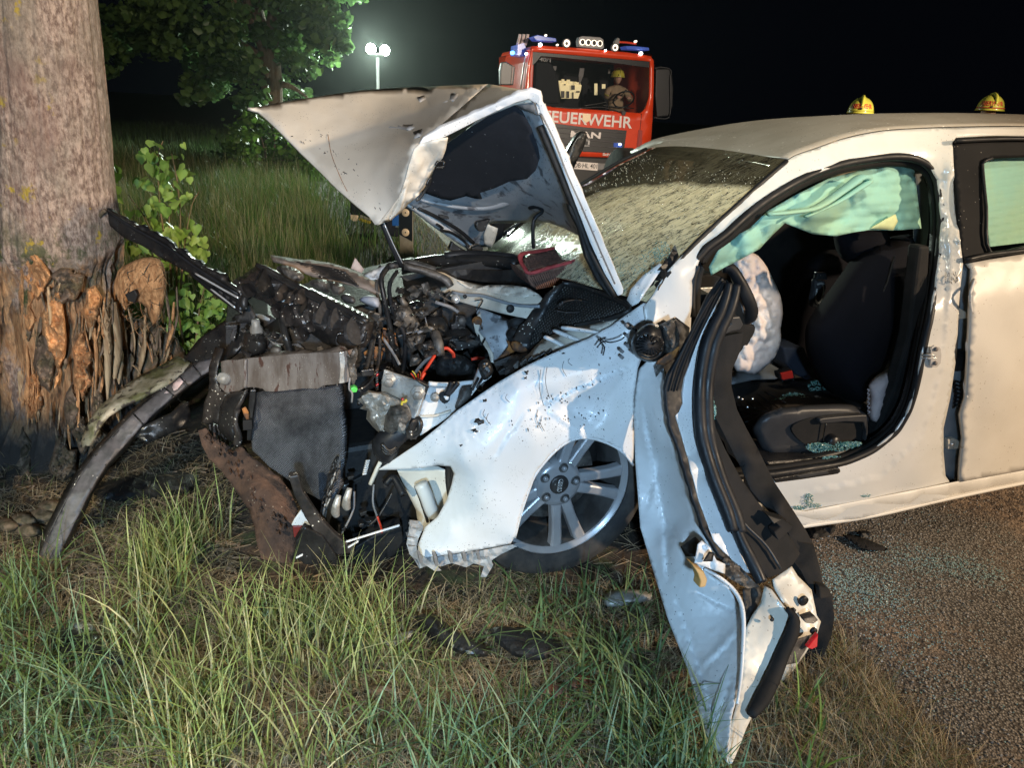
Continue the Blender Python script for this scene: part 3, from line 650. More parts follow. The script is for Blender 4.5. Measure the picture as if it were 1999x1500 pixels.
at = nt.nodes.new('ShaderNodeAttribute'); at.attribute_name = 'blade_colour'; nt.links.new(at.outputs['Color'], b.inputs['Base Color'])
tl = nt.nodes.new('ShaderNodeBsdfTranslucent'); nt.links.new(at.outputs['Color'], tl.inputs[0]); ms = nt.nodes.new('ShaderNodeMixShader'); ms.inputs[0].default_value = .25
nt.links.new(b.outputs[0], ms.inputs[1]); nt.links.new(tl.outputs[0], ms.inputs[2]); nt.links.new(ms.outputs[0], nt.nodes['Material Output'].inputs['Surface'])
GR = [(.13, .20, .05), (.18, .25, .07), (.24, .29, .10), (.32, .32, .14)]; DRY = [(.46, .36, .22), (.36, .27, .16), (.22, .16, .10), (.54, .44, .28)]; LIT = [(.36, .42, .13), (.46, .48, .19), (.28, .37, .10), (.55, .50, .27)]; COOL_LIT = [(.15, .27, .13), (.22, .34, .18), (.29, .38, .22)]  # last two palettes carry the warm and cool lamp light in their colour
def incar(x, y):
    u = (Vector((x, y, 0))-CO); a = u.dot(CU); b = u.dot(CV); return (-.95 < a < 4 and .10 < b < 1.8) or (0.0 < a < 4 and b > -.0)
def gp(x, y): return (x, y, gz(x, y))
def scatter(n, px0, px1, py0, py1, dens=None, ok=None):
    out = []; tries = 0
    while len(out) < n and tries < n*12:
        tries += 1; g = ground(random.uniform(px0, px1), random.uniform(py0, py1))
        if road_side(g.x, g.y) > -.02 + .08*noise.noise(Vector((g.x*5, g.y*5, 0))): continue
        if incar(g.x, g.y) or math.hypot(g.x-TB.x, g.y-TB.y) < .24: continue
        if dens and random.random() > dens(g.x, g.y): continue
        out.append(gp(g.x, g.y))
    return out
pn = lambda f, o=0, a=.5: (lambda x, y: max(0, min(1, a+1.5*noise.noise(Vector((x*f+o, y*f, o))))))
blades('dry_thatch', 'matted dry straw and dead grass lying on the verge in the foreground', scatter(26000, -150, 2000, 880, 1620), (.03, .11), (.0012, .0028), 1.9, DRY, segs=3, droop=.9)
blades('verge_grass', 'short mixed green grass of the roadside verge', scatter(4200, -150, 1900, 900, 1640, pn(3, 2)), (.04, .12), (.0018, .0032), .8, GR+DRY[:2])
def clumps_of(cs, n, spread):
    o = []
    for (x, y, w_) in cs:
        g = ground(x, y)
        for k in range(int(n*w_)):
            a = g.x+random.gauss(0, spread), g.y+random.gauss(0, spread*.8)
            if road_side(*a) > -.01 or incar(*a): continue
            o.append(gp(*a))
    return o
blades('tall_grass', 'tall grass tufts coloured yellow green for the warm light in front of the crushed radiator', clumps_of([(300, 1130, 2), (350, 1090, 1.6), (380, 1060, 1), (330, 1180, 1.2), (560, 1230, 1.5), (620, 1240, 1.6), (700, 1260, 1.3), (480, 1260, 1.3), (760, 1290, 1), (530, 1320, 1), (400, 1380, 1.6), (340, 1430, 1.4), (300, 1300, 1.2), (640, 1330, .8), (250, 1240, .8), (830, 1330, .6), (450, 1470, 1.2), (380, 1530, 1), (560, 1180, 1), (640, 1190, 1), (720, 1200, 1), (500, 1190, .8), (580, 1500, .8)], 66, .05), (.12, .34), (.003, .0062), .5, LIT+GR[1:], segs=5, droop=.7)
blades('cool_tinted_grass', 'coarse grass tufts coloured blue green for the cool light at the left and bottom of the verge', clumps_of([(60, 1160, 1.4), (20, 1230, 1.4), (120, 1280, 1), (60, 1350, 1.4), (150, 1400, 1.2), (240, 1440, 1), (30, 1480, 1.3), (130, 1500, 1), (860, 1480, .8), (960, 1440, .8), (1010, 1500, 1), (880, 1560, 1), (1000, 1570, 1), (750, 1440, .6), (700, 1500, .8), (1260, 1530, 1), (1330, 1500, 1.4), (1290, 1440, 1), (1380, 1540, 1.4), (1350, 1590, 1), (200, 1330, .8), (0, 1410, 1), (-40, 1300, 1)], 58, .055), (.10, .30), (.003, .0066), .6, COOL_LIT+GR[:2], segs=5, droop=.7)
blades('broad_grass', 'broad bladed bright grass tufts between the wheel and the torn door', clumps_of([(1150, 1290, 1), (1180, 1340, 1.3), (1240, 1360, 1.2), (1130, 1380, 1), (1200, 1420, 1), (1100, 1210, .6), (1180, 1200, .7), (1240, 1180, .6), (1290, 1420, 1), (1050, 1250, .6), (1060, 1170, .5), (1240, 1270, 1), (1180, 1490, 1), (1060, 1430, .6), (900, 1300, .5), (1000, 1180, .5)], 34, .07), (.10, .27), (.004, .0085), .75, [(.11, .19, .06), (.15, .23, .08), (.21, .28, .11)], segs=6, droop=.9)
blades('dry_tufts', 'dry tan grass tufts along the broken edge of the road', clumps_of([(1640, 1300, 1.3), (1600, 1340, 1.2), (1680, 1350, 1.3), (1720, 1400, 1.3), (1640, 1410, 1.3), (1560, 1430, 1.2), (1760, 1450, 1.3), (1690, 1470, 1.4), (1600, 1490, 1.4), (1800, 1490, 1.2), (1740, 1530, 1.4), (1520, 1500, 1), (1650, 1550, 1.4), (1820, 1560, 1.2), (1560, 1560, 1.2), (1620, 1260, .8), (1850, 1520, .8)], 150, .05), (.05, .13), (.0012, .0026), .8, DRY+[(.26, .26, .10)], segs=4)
blades('plant_stalks', 'few tall green stalks with broad leaves right of the fallen door tip', clumps_of([(1575, 1520, .9), (1560, 1400, .5), (1590, 1440, .5), (1860, 1010, .35), (1790, 1010, .3)], 14, .018), (.16, .26), (.006, .010), .35, [(.20, .34, .08), (.26, .38, .10)], segs=6)
# the meadow behind
def field(n, y0, y1, xl, xr, dens=None):
    o = []
    while len(o) < n:
        y = y0+(y1-y0)*random.random()**1.5; x = random.uniform(xl(y), xr(y))
        if road_side(x, y) > -.35 or incar(x, y): continue
        if dens and random.random() > dens(x, y): continue
        o.append(gp(x, y) if y < 48 else (x, y, 0))
    return o
RDL = lambda y: 1.02-.3*(y-1.79)-.3
blades('meadow_grass', 'tall unmown meadow grass behind the car and the tree', field(52000, 3.6, 15, lambda y: -.75*y-1, RDL), (.22, .50), (.004, .009), .38, [(.07, .16, .03), (.10, .20, .04), (.14, .24, .06), (.24, .25, .09)], segs=4)
blades('meadow_edge_grass', 'meadow grass beside the far stretch of the road', [gp(*(E0+RD*l+RN*(-w_)).xy) for l, w_ in ((random.uniform(5, 26), random.uniform(.4, 4.5)) for _ in range(16000))], (.2, .42), (.006, .011), .38, [(.07, .16, .03), (.10, .20, .04), (.14, .24, .06)], segs=4)
blades('meadow_seed_stems', 'thin pale seed stems standing above the meadow grass', field(4200, 4, 14, lambda y: -.7*y, RDL), (.45, .72), (.003, .006), .25, [(.30, .30, .14), (.36, .32, .18)], segs=4)
blades('far_grass', 'distant grass fading into the dark field', field(16000, 14, 32, lambda y: -.75*y-2, RDL), (.25, .5), (.012, .02), .3, [(.06, .10, .03), (.09, .13, .04)], segs=3)
blades('roadside_grass', 'short mown grass strip between the meadow and the far road', [gp(*(E0+RD*l+RN*(-w_)).xy) for l, w_ in ((random.uniform(2.2, 22), random.uniform(.0, .9)) for _ in range(9000))], (.05, .14), (.003, .006), .6, DRY[:2]+GR, segs=3)
# ---- lying twigs, straws, dead leaves
tw = [];
def stick_mesh(nm, n, region, ln, r, m_, label, cat):
    V = []; Fx = []
    for k in range(n):
        g = ground(random.uniform(region[0], region[1]), random.uniform(region[2], region[3])); a = random.uniform(0, 6.28); L_ = random.uniform(*ln)
        if road_side(g.x, g.y) > 0: continue
        d = Vector((math.cos(a), math.sin(a), random.uniform(-.15, .3))); s = Vector((-math.sin(a), math.cos(a), 0)); z = gz(g.x, g.y)+.012
        c = Vector((g.x, g.y, z)); b_ = len(V); rr = r*random.uniform(.6, 1.3)
        for e in (-.5, .5):
            for q in ((1, 0), (-.5, .87), (-.5, -.87)): V.append(c+d*L_*e+s*rr*q[0]+Vector((0, 0, rr*q[1])))
        Fx += [(b_, b_+1, b_+4, b_+3), (b_+1, b_+2, b_+5, b_+4), (b_+2, b_, b_+3, b_+5), (b_, b_+2, b_+1), (b_+3, b_+4, b_+5)]
    o = mk(nm, V, Fx, m_, None, False); o['kind'] = 'stuff'; o['label'] = label; o['category'] = cat
stick_mesh('straw_litter', 3200, (-100, 1950, 900, 1560), (.03, .12), .0012, mat('pale_straw', (.38, .28, .17), (.24, .17, .10), 30, rough=.8), 'pale straws and thin twigs scattered over the trodden soil', 'straw')
stick_mesh('bark_litter', 700, (-60, 480, 850, 1180), (.02, .09), .0035, m_bsl, 'dark bark chips and twigs lying round the tree foot', 'bark chips')
# ================================================================== the wrecked car
def nodes_of(name, rough=.5, metal=0):
    m = bpy.data.materials.new(name); m.use_nodes = True; nt = m.node_tree
    b = nt.nodes['Principled BSDF']; b.inputs['Roughness'].default_value = rough; b.inputs['Metallic'].default_value = metal
    return m, nt, nt.nodes, nt.links, b
def cracked_glass():
    m, nt, N, K, b = nodes_of('shattered_windscreen_glass', .12)
    out = N['Material Output']; tc = N.new('ShaderNodeTexCoord')
    def crack(sc, st, rot, wd):
        mp = N.new('ShaderNodeMapping'); mp.inputs['Scale'].default_value = st; mp.inputs['Rotation'].default_value = rot
        K.new(tc.outputs['Object'], mp.inputs['Vector'])
        nz = N.new('ShaderNodeTexNoise'); nz.inputs['Scale'].default_value = sc; nz.inputs['Detail'].default_value = 3; nz.inputs['Roughness'].default_value = .6; K.new(mp.outputs[0], nz.inputs['Vector'])
        sb = N.new('ShaderNodeMath'); sb.operation = 'SUBTRACT'; sb.inputs[1].default_value = .5; K.new(nz.outputs['Fac'], sb.inputs[0])
        ab = N.new('ShaderNodeMath'); ab.operation = 'ABSOLUTE'; K.new(sb.outputs[0], ab.inputs[0])
        r = N.new('ShaderNodeMapRange'); r.inputs[1].default_value = wd; r.inputs[2].default_value = wd*.3; K.new(ab.outputs[0], r.inputs[0]); return r.outputs[0]
    c1 = crack(3.4, (1, 7, 2.5), (0, 0, .55), .010); c2 = crack(9, (1, 5, 2), (.3, .2, .15), .010); c3 = crack(5, (1.2, 6, 1.5), (0, .3, 1.0), .012)
    mx = N.new('ShaderNodeMath'); mx.operation = 'MAXIMUM'; K.new(c1, mx.inputs[0]); K.new(c2, mx.inputs[1])
    mx2 = N.new('ShaderNodeMath'); mx2.operation = 'MAXIMUM'; K.new(mx.outputs[0], mx2.inputs[0]); K.new(c3, mx2.inputs[1])
    n2 = N.new('ShaderNodeTexNoise'); n2.inputs['Scale'].default_value = 30; n2.inputs['Detail'].default_value = 6; K.new(tc.outputs['Object'], n2.inputs['Vector'])
    r2 = N.new('ShaderNodeMapRange'); r2.inputs[1].default_value = .45; r2.inputs[2].default_value = .65; K.new(n2.outputs['Fac'], r2.inputs[0])
    cl = N.new('ShaderNodeMixRGB'); cl.inputs[1].default_value = (.94, .84, .54, 1); cl.inputs[2].default_value = (.76, .66, .40, 1); K.new(r2.outputs[0], cl.inputs[0])
    cm = N.new('ShaderNodeMixRGB'); cm.inputs[2].default_value = (.14, .13, .09, 1); K.new(cl.outputs[0], cm.inputs[1]); K.new(mx2.outputs[0], cm.inputs[0])
    K.new(cm.outputs[0], b.inputs['Base Color']); b.inputs['Coat Weight'].default_value = .4
    bn = N.new('ShaderNodeBump'); bn.inputs['Distance'].default_value = .004; bn.invert = True; K.new(mx2.outputs[0], bn.inputs['Height']); K.new(bn.outputs[0], b.inputs['Normal'])
    # the crushed field is milky, the band by the roof and the far edge is still clear
    at = N.new('ShaderNodeAttribute'); at.attribute_name = 'crush'
    n3 = N.new('ShaderNodeTexNoise'); n3.inputs['Scale'].default_value = 7; K.new(tc.outputs['Object'], n3.inputs['Vector'])
    ad2 = N.new('ShaderNodeMath'); ad2.operation = 'MULTIPLY_ADD'; ad2.inputs[1].default_value = .35; K.new(n3.outputs['Fac'], ad2.inputs[0]); K.new(at.outputs['Fac'], ad2.inputs[2])
    r3 = N.new('ShaderNodeMapRange'); r3.inputs[1].default_value = .50; r3.inputs[2].default_value = .66; r3.inputs[3].default_value = .12; r3.inputs[4].default_value = .96; K.new(ad2.outputs[0], r3.inputs[0])
    tr = N.new('ShaderNodeBsdfTransparent'); tr.inputs[0].default_value = (.09, .085, .07, 1)
    gl = N.new('ShaderNodeBsdfGlossy'); gl.inputs['Roughness'].default_value = .05; gl.inputs['Color'].default_value = (.6, .6, .55, 1)
    fr = N.new('ShaderNodeFresnel'); fr.inputs[0].default_value = 1.5
    tg = N.new('ShaderNodeMixShader'); K.new(fr.outputs[0], tg.inputs[0]); K.new(tr.outputs[0], tg.inputs[1]); K.new(gl.outputs[0], tg.inputs[2])
    ms = N.new('ShaderNodeMixShader'); K.new(r3.outputs[0], ms.inputs[0]); K.new(tg.outputs[0], ms.inputs[1]); K.new(b.outputs[0], ms.inputs[2])
    K.new(ms.outputs[0], out.inputs['Surface']); return m
def net_mat(name, c1, c2, sc, rough=.5, metal=.4, dist=.003, spots=True, rot=.78):
    m, nt, N, K, b = nodes_of(name, rough, metal)
    tc = N.new('ShaderNodeTexCoord')
    def wv(r):
        mp = N.new('ShaderNodeMapping'); mp.inputs['Rotation'].default_value = r; K.new(tc.outputs['Object'], mp.inputs['Vector'])
        x = N.new('ShaderNodeTexWave'); x.inputs['Scale'].default_value = sc; x.inputs['Distortion'].default_value = 2.6; x.inputs['Detail'].default_value = 1; x.inputs['Detail Scale'].default_value = 1.5
        x.bands_direction = 'X'; K.new(mp.outputs[0], x.inputs['Vector']); return x.outputs['Fac']
    a = wv((0, rot, .3)); c = wv((0, -rot, .3))
    mm = N.new('ShaderNodeMath'); mm.operation = 'MULTIPLY'; K.new(a, mm.inputs[0]); K.new(c, mm.inputs[1])
    nz = N.new('ShaderNodeTexNoise'); nz.inputs['Scale'].default_value = 7; nz.inputs['Detail'].default_value = 8; nz.inputs['Roughness'].default_value = .7; K.new(tc.outputs['Object'], nz.inputs['Vector'])
    r = N.new('ShaderNodeMapRange'); r.inputs[1].default_value = .4; r.inputs[2].default_value = .62; K.new(nz.outputs['Fac'], r.inputs[0])
    mu = N.new('ShaderNodeMath'); mu.operation = 'MULTIPLY'; K.new(mm.outputs[0], mu.inputs[0]); K.new(r.outputs[0], mu.inputs[1])
    cx = N.new('ShaderNodeMixRGB'); cx.inputs[1].default_value = (*c1, 1); cx.inputs[2].default_value = (*c2, 1); K.new(mu.outputs[0], cx.inputs[0]); K.new(cx.outputs[0], b.inputs['Base Color'])
    bn = N.new('ShaderNodeBump'); bn.inputs['Distance'].default_value = dist; K.new(mm.outputs[0], bn.inputs['Height']); K.new(bn.outputs[0], b.inputs['Normal'])
    return m
m_glass = cracked_glass()
m_rad = net_mat('radiator_core', (.035, .036, .04), (.5, .5, .53), 62, .35, .15, .003)
m_mesh = net_mat('filter_mesh', (.012, .012, .012), (.10, .09, .075), 40, .45, 0, .003)
car_ = thing('wrecked_car', 'white saloon car with crushed front, buckled bonnet and torn open front door beside the tree', 'car', car(1.2, .8, .02))
C_ = car_
def fv(v): return v
# ---- body shell: roof, pillars, door opening frame, sill
rail = [(1538, 311, .22), (1554, 302, .225), (1595, 288, .235), (1640, 272, .25), (1685, 261, .26), (1730, 254, .265), (1775, 251, .27), (1864, 247.5, .275), (1999, 246, .28), (2140, 250, .28), (2300, 262, .28)]
sil = [(1262, 290, 1.40), (1271, 287, 1.39), (1298, 278, 1.36), (1325, 270, 1.3), (1415, 250, 1.2), (1505, 236, 1.1), (1595, 228.5, 1.0), (1700, 226, .92), (1830, 227, .88), (1999, 234, .86), (2200, 250, .84)]
rows = []
for k, t in enumerate((0, .18, .4, .65, .85, 1)):
    rows.append([CF.pt(a[0]+(b[0]-a[0])*t, a[1]+(b[1]-a[1])*t, a[2]+(b[2]-a[2])*t) + Vector((0, 0, .035*math.sin(math.pi*t)*(1 if i > 1 else i*.5)))*(1-t*.5) for i, (a, b) in enumerate(zip(rail, sil))])
def mirror_row(v, dz): return [CF.pt(*b)+CV*(v*(.9 if i > 2 else .05*i))+Vector((0, 0, -dz)) for i, b in enumerate(sil)]
rows += [mirror_row(.25, .02), mirror_row(.5, .09)]
sheet('roof', rows, m_roof, C_, nu=4, nv=3, thick=.004, off=-1)
# headliner under the roof
sheet('headliner', [[p-Vector((0, 0, .035)) for p in r] for r in rows[1:]], m_head, C_, nu=2, nv=2, thick=.004)
top_seal = px(Cc, [(555, 975, .06), (560, 820, .08), (600, 700, .09), (700, 620, .10), (800, 530, .12), (900, 455, .14), (1050, 370, .17), (1200, 315, .2), (1350, 288, .215), (1450, 280, .22), (1530, 290, .22), (1590, 325, .21), (1620, 380, .2), (1632, 450, .18), (1640, 560, .15), (1630, 700, .11), (1610, 850, .07)])
low_seal = px(B, [(1760, 380, .03), (1720, 560, .01), (1690, 725, .0), (1660, 850, 0), (1620, 950, 0), (1560, 1040, 0), (1450, 1130, 0), (1350, 1180, 0), (1250, 1215, 0), (1100, 1240, 0), (900, 1270, 0), (850, 1275, .0), (600, 1290, .02), (440, 1300, .03)]) + [(1346, 860, .04), (1344, 760, .05), (1346, 680, .06)]
hole = top_seal + low_seal
outer = [(1538, 312, .215), (1487, 355, .19), (1442, 396, .17), (1388, 445, .14), (1352, 477, .12), (1298, 535, .09), (1275, 575, .08), (1258, 600, .06), (1262, 640, .04), (1275, 700, .03), (1290, 800, .02), (1310, 1000, .02), (1350, 1055, .02), (1450, 1045, .01), (1572, 1027, 0), (1700, 1010, 0), (1850, 975, 0),
         (1862, 952, .012), (1846, 930, .015), (1842, 883, .015), (1842, 837, .015), (1855, 778, .015), (1868, 690, .02), (1872, 595, .03), (1876, 550, .04), (1880, 515, .06), (1874, 470, .08), (1862, 330, .17), (1860, 286, .21), (1866, 268, .235),
         (1940, 264, .24), (2140, 268, .25), (2140, 252, .275), (1999, 247, .275), (1864, 248.5, .27), (1775, 252, .265), (1730, 255, .26), (1685, 262, .255), (1640, 273, .245), (1595, 289, .23), (1554, 303, .22)]
ctrl = [(1600, 300, .19), (1480, 380, .15), (1500, 366, .16), (1400, 450, .115), (1320, 540, .06), (1700, 283, .215), (1800, 290, .22), (1845, 400, .16), (1850, 500, .09), (1845, 600, .025), (1825, 700, -.005), (1800, 800, -.012), (1750, 880, -.012), (1650, 930, -.01), (1600, 960, -.012), (1700, 960, -.015), (1800, 930, -.008), (1600, 1000, .012), (1750, 975, .01), (1820, 870, -.008)]
crump('side_frame', CF, outer, m_side, C_, ctrl, [hole], cell=7, thick=.006, off=1, lap=10, fold=creases([(1846, 300, 1852, 560, -.007, 14), (1852, 560, 1838, 720, -.007, 15), (1838, 720, 1800, 850, -.007, 16), (1800, 850, 1720, 930, -.006, 16), (1720, 930, 1560, 965, -.006, 16), (1560, 330, 1700, 278, .005, 10), (1700, 278, 1840, 285, .005, 10), (1400, 470, 1560, 330, .004, 9)]))
# door opening seal: a fat rubber tube with an inner lip
h3 = [CF.pt(p[0], p[1], p[2]+.008) for p in hole]
tube('door_opening_seal', h3, .0135, m_rub, C_, sides=8, n=4)
cx, cy = 1600, 620
h4 = [CF.pt(p[0]+(cx-p[0])*.03, p[1]+(cy-p[1])*.03, p[2]+.035) for p in hole]
tube('inner_opening_trim', h4, .016, m_trim, C_, sides=8, n=4)
h5 = [CF.pt(p[0]+(cx-p[0])*.015, p[1]+(cy-p[1])*.015, p[2]+.02) for p in hole]
vs = []; fs = []
a5 = cat_open(h3, 3); b5 = cat_open(h4, 3)
for i in range(len(a5)): vs += [a5[i]+CV*.006, b5[i]+CV*.03]
for i in range(len(a5)-1): fs.append((2*i, 2*i+2, 2*i+3, 2*i+1))
mk('opening_flange', vs, fs, m_black, C_)
# crease lines on the body side
# sill trim plate, lower sill lip
prism('sill_trim', CF, px(B, [(885, 1300), (1000, 1280), (1235, 1240), (1258, 1245), (1262, 1262), (1245, 1275), (1050, 1305), (900, 1325)], -.014), None, .02, m_black, C_, bevel=.004)
prism('sill_step', CF, px(B, [(840, 1205), (1100, 1185), (1330, 1130), (1400, 1150), (1250, 1200), (1080, 1228), (860, 1262)], .05), None, .16, m_black, C_, bevel=.01)
prism('sill_badge', CF, px(B, [(1010, 1285), (1180, 1258), (1195, 1264), (1190, 1274), (1040, 1296)], -.018), None, .006, m_gpl, C_, bevel=.002)
tpx('sill_lip', CF, [(1350, 1058, .02), (1480, 1040, .012), (1572, 1025, .012), (1700, 1006, .012), (1850, 972, .012), (1999, 941, .015), (2200, 902, .02)], .016, m_scr, C_, sides=8, flat=.6)
crump('sill_lower', CF, [(1500, 985, -.008), (1572, 1000, -.01), (1700, 975, -.012), (1850, 945, -.01), (1999, 918, -.01), (2200, 882, -.01), (2200, 902, .015), (1999, 945, .012), (1850, 975, .012), (1700, 1010, .012), (1572, 1028, .012), (1480, 1040, .012)], m_scr, C_, cell=16, thick=.004, off=1, amp=.001)
# ---- rear door
rd = thing  # alias kept short
rdo = [(1897, 525, .055), (1889, 515, .06), (1930, 507, .06), (1999, 496, .06), (2200, 470, .06), (2200, 884, -.01), (1999, 919, -.012), (1874, 942, -.012), (1876, 900, -.012), (1881, 858, -.012), (1876, 812, -.012), (1886, 778, -.012), (1890, 708, -.01), (1895, 620, 0)]
rdoor = crump('rear_door', CF, rdo, m_scr, C_, [(1910, 600, .0), (1960, 640, .0), (1950, 760, -.025), (1980, 850, -.02), (2050, 700, -.02), (1920, 700, -.02), (1930, 560, .02), (1999, 560, .01)], cell=12, amp=.006, nsc=5, thick=.012, off=1)
for i, (a, b) in enumerate((((1899, 545), (1894, 612)), ((1893, 640), (1888, 706)), ((1888, 725), (1884, 776)))):
    tpx('crumpled_door_edge', CF, [(a[0]+3, a[1], .03-.015*i), ((a[0]+b[0])/2-3, (a[1]+b[1])/2, .0), (b[0]+3, b[1], .01-.01*i)], .005, m_paint, rdoor, sides=6)
# window frame and pane of the rear door
wf = px(Cc, [(1700, 212, .215), (1690, 235, .21), (1700, 330, .175), (1716, 540, .12), (1730, 742, .065), (1760, 742, .065)]) + [(1999, 494, .065), (2200, 468, .065), (2200, 272, .22), (1999, 272, .22)]
wh = px(Cc, [(1860, 287, .2), (1825, 302, .2), (1820, 330, .195), (1835, 500, .13), (1850, 692, .08)]) + [(1999, 483, .08), (2180, 455, .08), (2180, 300, .2), (1999, 306, .2)]
m_wtrim = mat('black_window_trim', (.012, .012, .013), rough=.6, spec=.06, spots=((.3, .28, .25), 60, .12, .05, 12))
crump('rear_window_frame', CF, wf, m_wtrim, C_, (), [wh], cell=8, thick=.01, off=1)
tpx('rear_window_rubber', CF, px(Cc, [(1860, 287, .19), (1828, 300, .19), (1819, 330, .185), (1835, 500, .12), (1850, 692, .07)])+[(1999, 483, .07), (2150, 458, .07)], .006, m_rub, C_, sides=6)
tpx('rear_window_top_rubber', CF, [(1866, 275, .2), (1930, 272, .21), (1999, 271, .21), (2150, 274, .21)], .008, m_rub, C_, sides=6)
tpx('rear_belt_trim', CF, px(Cc, [(1745, 728, .055), (1850, 705, .055)])+[(1999, 489, .055), (2200, 463, .055)], .009, m_rub, C_, sides=8)
pleat = lambda x, y: .004*math.sin((y+.18*(x-1900))*.42)
crump('rear_curtain_airbag', CF, [(1905, 300, .26), (2190, 290, .26), (2190, 440, .2), (1999, 474, .18), (1930, 482, .18), (1915, 400, .2)], m_airg, C_, cell=6, fold=pleat, thick=.003)
# gap channel between the doors with hinges, rubber boot
m_chan = mat('grey_primer_channel', (.30, .33, .35), (.25, .27, .29), 5, rough=.5)
crump('door_gap_channel', CF, px(B, [(1945, 90, .09), (1930, 200, .08), (1925, 330, .07), (1913, 600, .05), (1870, 850, .045), (1835, 1020, .04), (1832, 1150, .04), (1838, 1270, .04), (1862, 1308, .04), (1910, 1325, .04), (1935, 1200, .04), (1950, 1080, .04), (1935, 950, .04), (1965, 850, .04), (1975, 650, .045), (1992, 400, .06), (1996, 130, .08)]), m_chan, C_, cell=16, thick=.004, off=1)
for (x, y, vv, nm) in ((1872, 614, .035, 'rear_door_hinge'), (1862, 868, .02, 'rear_door_hinge')):
    hg = prism(nm, CF, [(x-11, y-10, vv), (x+2, y-12, vv), (x+16, y-4, vv), (x+18, y+8, vv), (x-2, y+10, vv), (x-11, y+10, vv)], None, .02, m_cream, C_, bevel=.003)
    lathe('hinge_bolt', [(0, -.006), (.006, -.006), (.008, 0), (.008, .004)], CF.pt(x-4, y-1, vv-.002), CV, m_chr, hg, seg=12)
prism('door_wiring_boot', CF, px(B, [(1912, 582), (1962, 585), (1965, 640), (1950, 700), (1902, 705), (1900, 640)], .03), None, .03, m_rub, C_, bevel=.006)
for k in range(7):
    y = 765+k*22; q = B(1912-abs(k-3)*3, y)
    tpx('boot_fold', CF, [(q[0]-5, q[1]+2, .035), (q[0], q[1]-3, .022), (q[0]+6, q[1]-1, .035)], .0045, m_rub, C_, sides=6, n=3)
# striker
sp = prism('door_striker', CF, px(B, [(1765, 570), (1785, 557), (1808, 560), (1820, 575), (1824, 610), (1820, 655), (1800, 678), (1775, 678), (1760, 665), (1762, 620)], -.012), None, .008, m_chr, C_, bevel=.003)
tpx('striker_loop', CF, px(B, [(1712, 612, .01), (1730, 610, -.02), (1770, 608, -.03), (1790, 618, -.03), (1770, 628, -.03), (1730, 626, -.02), (1712, 628, .01)]), .0035, m_chr, sp, sides=8)
for q in ((1792, 578), (1788, 656)):
    lathe('striker_screw', [(0, -.004), (.006, -.004), (.008, .002)], CF.pt(*B(*q), -.016), CV, m_steel, sp, seg=12)
# scratches near the pillar
for k in range(14):
    q = B(1838+random.uniform(0, 90), 165+random.uniform(0, 60)-k*1.5)
    tpx('paint_scratch', CF, [(q[0], q[1], .035), (q[0]+random.uniform(-6, 6), q[1]-random.uniform(4, 10), .038)], .0012, m_cons, C_, sides=4, n=1)
# glass crumbs left on the sill
def shards(name, parent, centre_list, n, spread, size, label=None, frame=CF):
    vs = []; fs = []
    for (x, y, v, sx, sy) in centre_list:
        for k in range(n):
            a = random.uniform(0, 6.28); r = math.sqrt(random.random())
            p = frame.pt(x+math.cos(a)*r*sx, y+math.sin(a)*r*sy, v-random.uniform(0, spread)); s = size*random.uniform(.5, 1.3)
            b = len(vs); R = Matrix.Rotation(random.uniform(0, 6.28), 3, Vector((random.random(), random.random(), random.random()+.1)).normalized())
            for c in ((-1, -1, -.6), (1, -1, -.5), (1, 1, -.6), (-1, 1, -.5), (-.8, -.9, .6), (.9, -.8, .5), (.8, .9, .6), (-.9, .8, .5)): vs.append(p+R@Vector(c)*s)
            fs += [tuple(b+i for i in q) for q in ((0, 3, 2, 1), (4, 5, 6, 7), (0, 1, 5, 4), (1, 2, 6, 5), (2, 3, 7, 6), (3, 0, 4, 7))]
    o = mk(name, vs, fs, m_shard, parent, False); o['kind'] = 'stuff'; return o
shards('sill_glass_crumbs', C_, [(1579, 975, -.008, 9, 12), (1590, 988, -.006, 16, 4), (1562, 992, -.006, 14, 4), (1690, 968, -.006, 10, 3)], 80, .004, .0016)
# ---- windscreen
ws = []
near = [(1538, 312, .215), (1487, 356, .19), (1442, 397, .17), (1388, 447, .14), (1330, 508, .10), (1262, 590, .08)]
far = [(1262, 290, 1.40), (1205, 318, 1.41), (1140, 356, 1.42), (1060, 404, 1.43), (1000, 448, 1.44), (930, 505, 1.45)]
for t in (0, .15, .35, .6, .82, 1):
    r = []
    for a, b in zip(near, far):
        P = CF.pt(*a).lerp(CF.pt(*b), t) + (Vector((0, 0, .35))-CU*.9).normalized()*.10*math.sin(math.pi*t)*.6
        r.append(P)
    ws.append(r)
wsc = sheet('windscreen', ws, m_glass, C_, nu=5, nv=5, thick=0)
# how crushed the glass is, vertex by vertex
me = wsc.data; at = me.attributes.new('crush', 'FLOAT', 'POINT'); vals = []
o_ = WORLD['windscreen']; near0 = CF.pt(1262, 590, .08); top0 = CF.pt(1538, 312, .215); axis = (near0-top0)
for v in me.vertices:
    P = v.co+o_; s = (P-top0).dot(axis)/axis.length_squared; t = (P-CO).dot(CV)
    vals.append(max(0, min(1, (s-.10)*3.2))*max(0.25, min(1, (1.30-t)*2.2)))
at.data.foreach_set('value', vals)
m_band = mat('windscreen_edge_band', (.012, .012, .010), rough=.15, coat=.6)
crump('windscreen_top_band', CF, [(1538, 312, .21), (1470, 307, .5), (1400, 301, .8), (1330, 295, 1.1), (1262, 290, 1.39), (1250, 297, 1.39), (1320, 303, 1.1), (1390, 310, .8), (1460, 318, .5), (1515, 329, .22)], m_band, C_, cell=14, thick=.004)
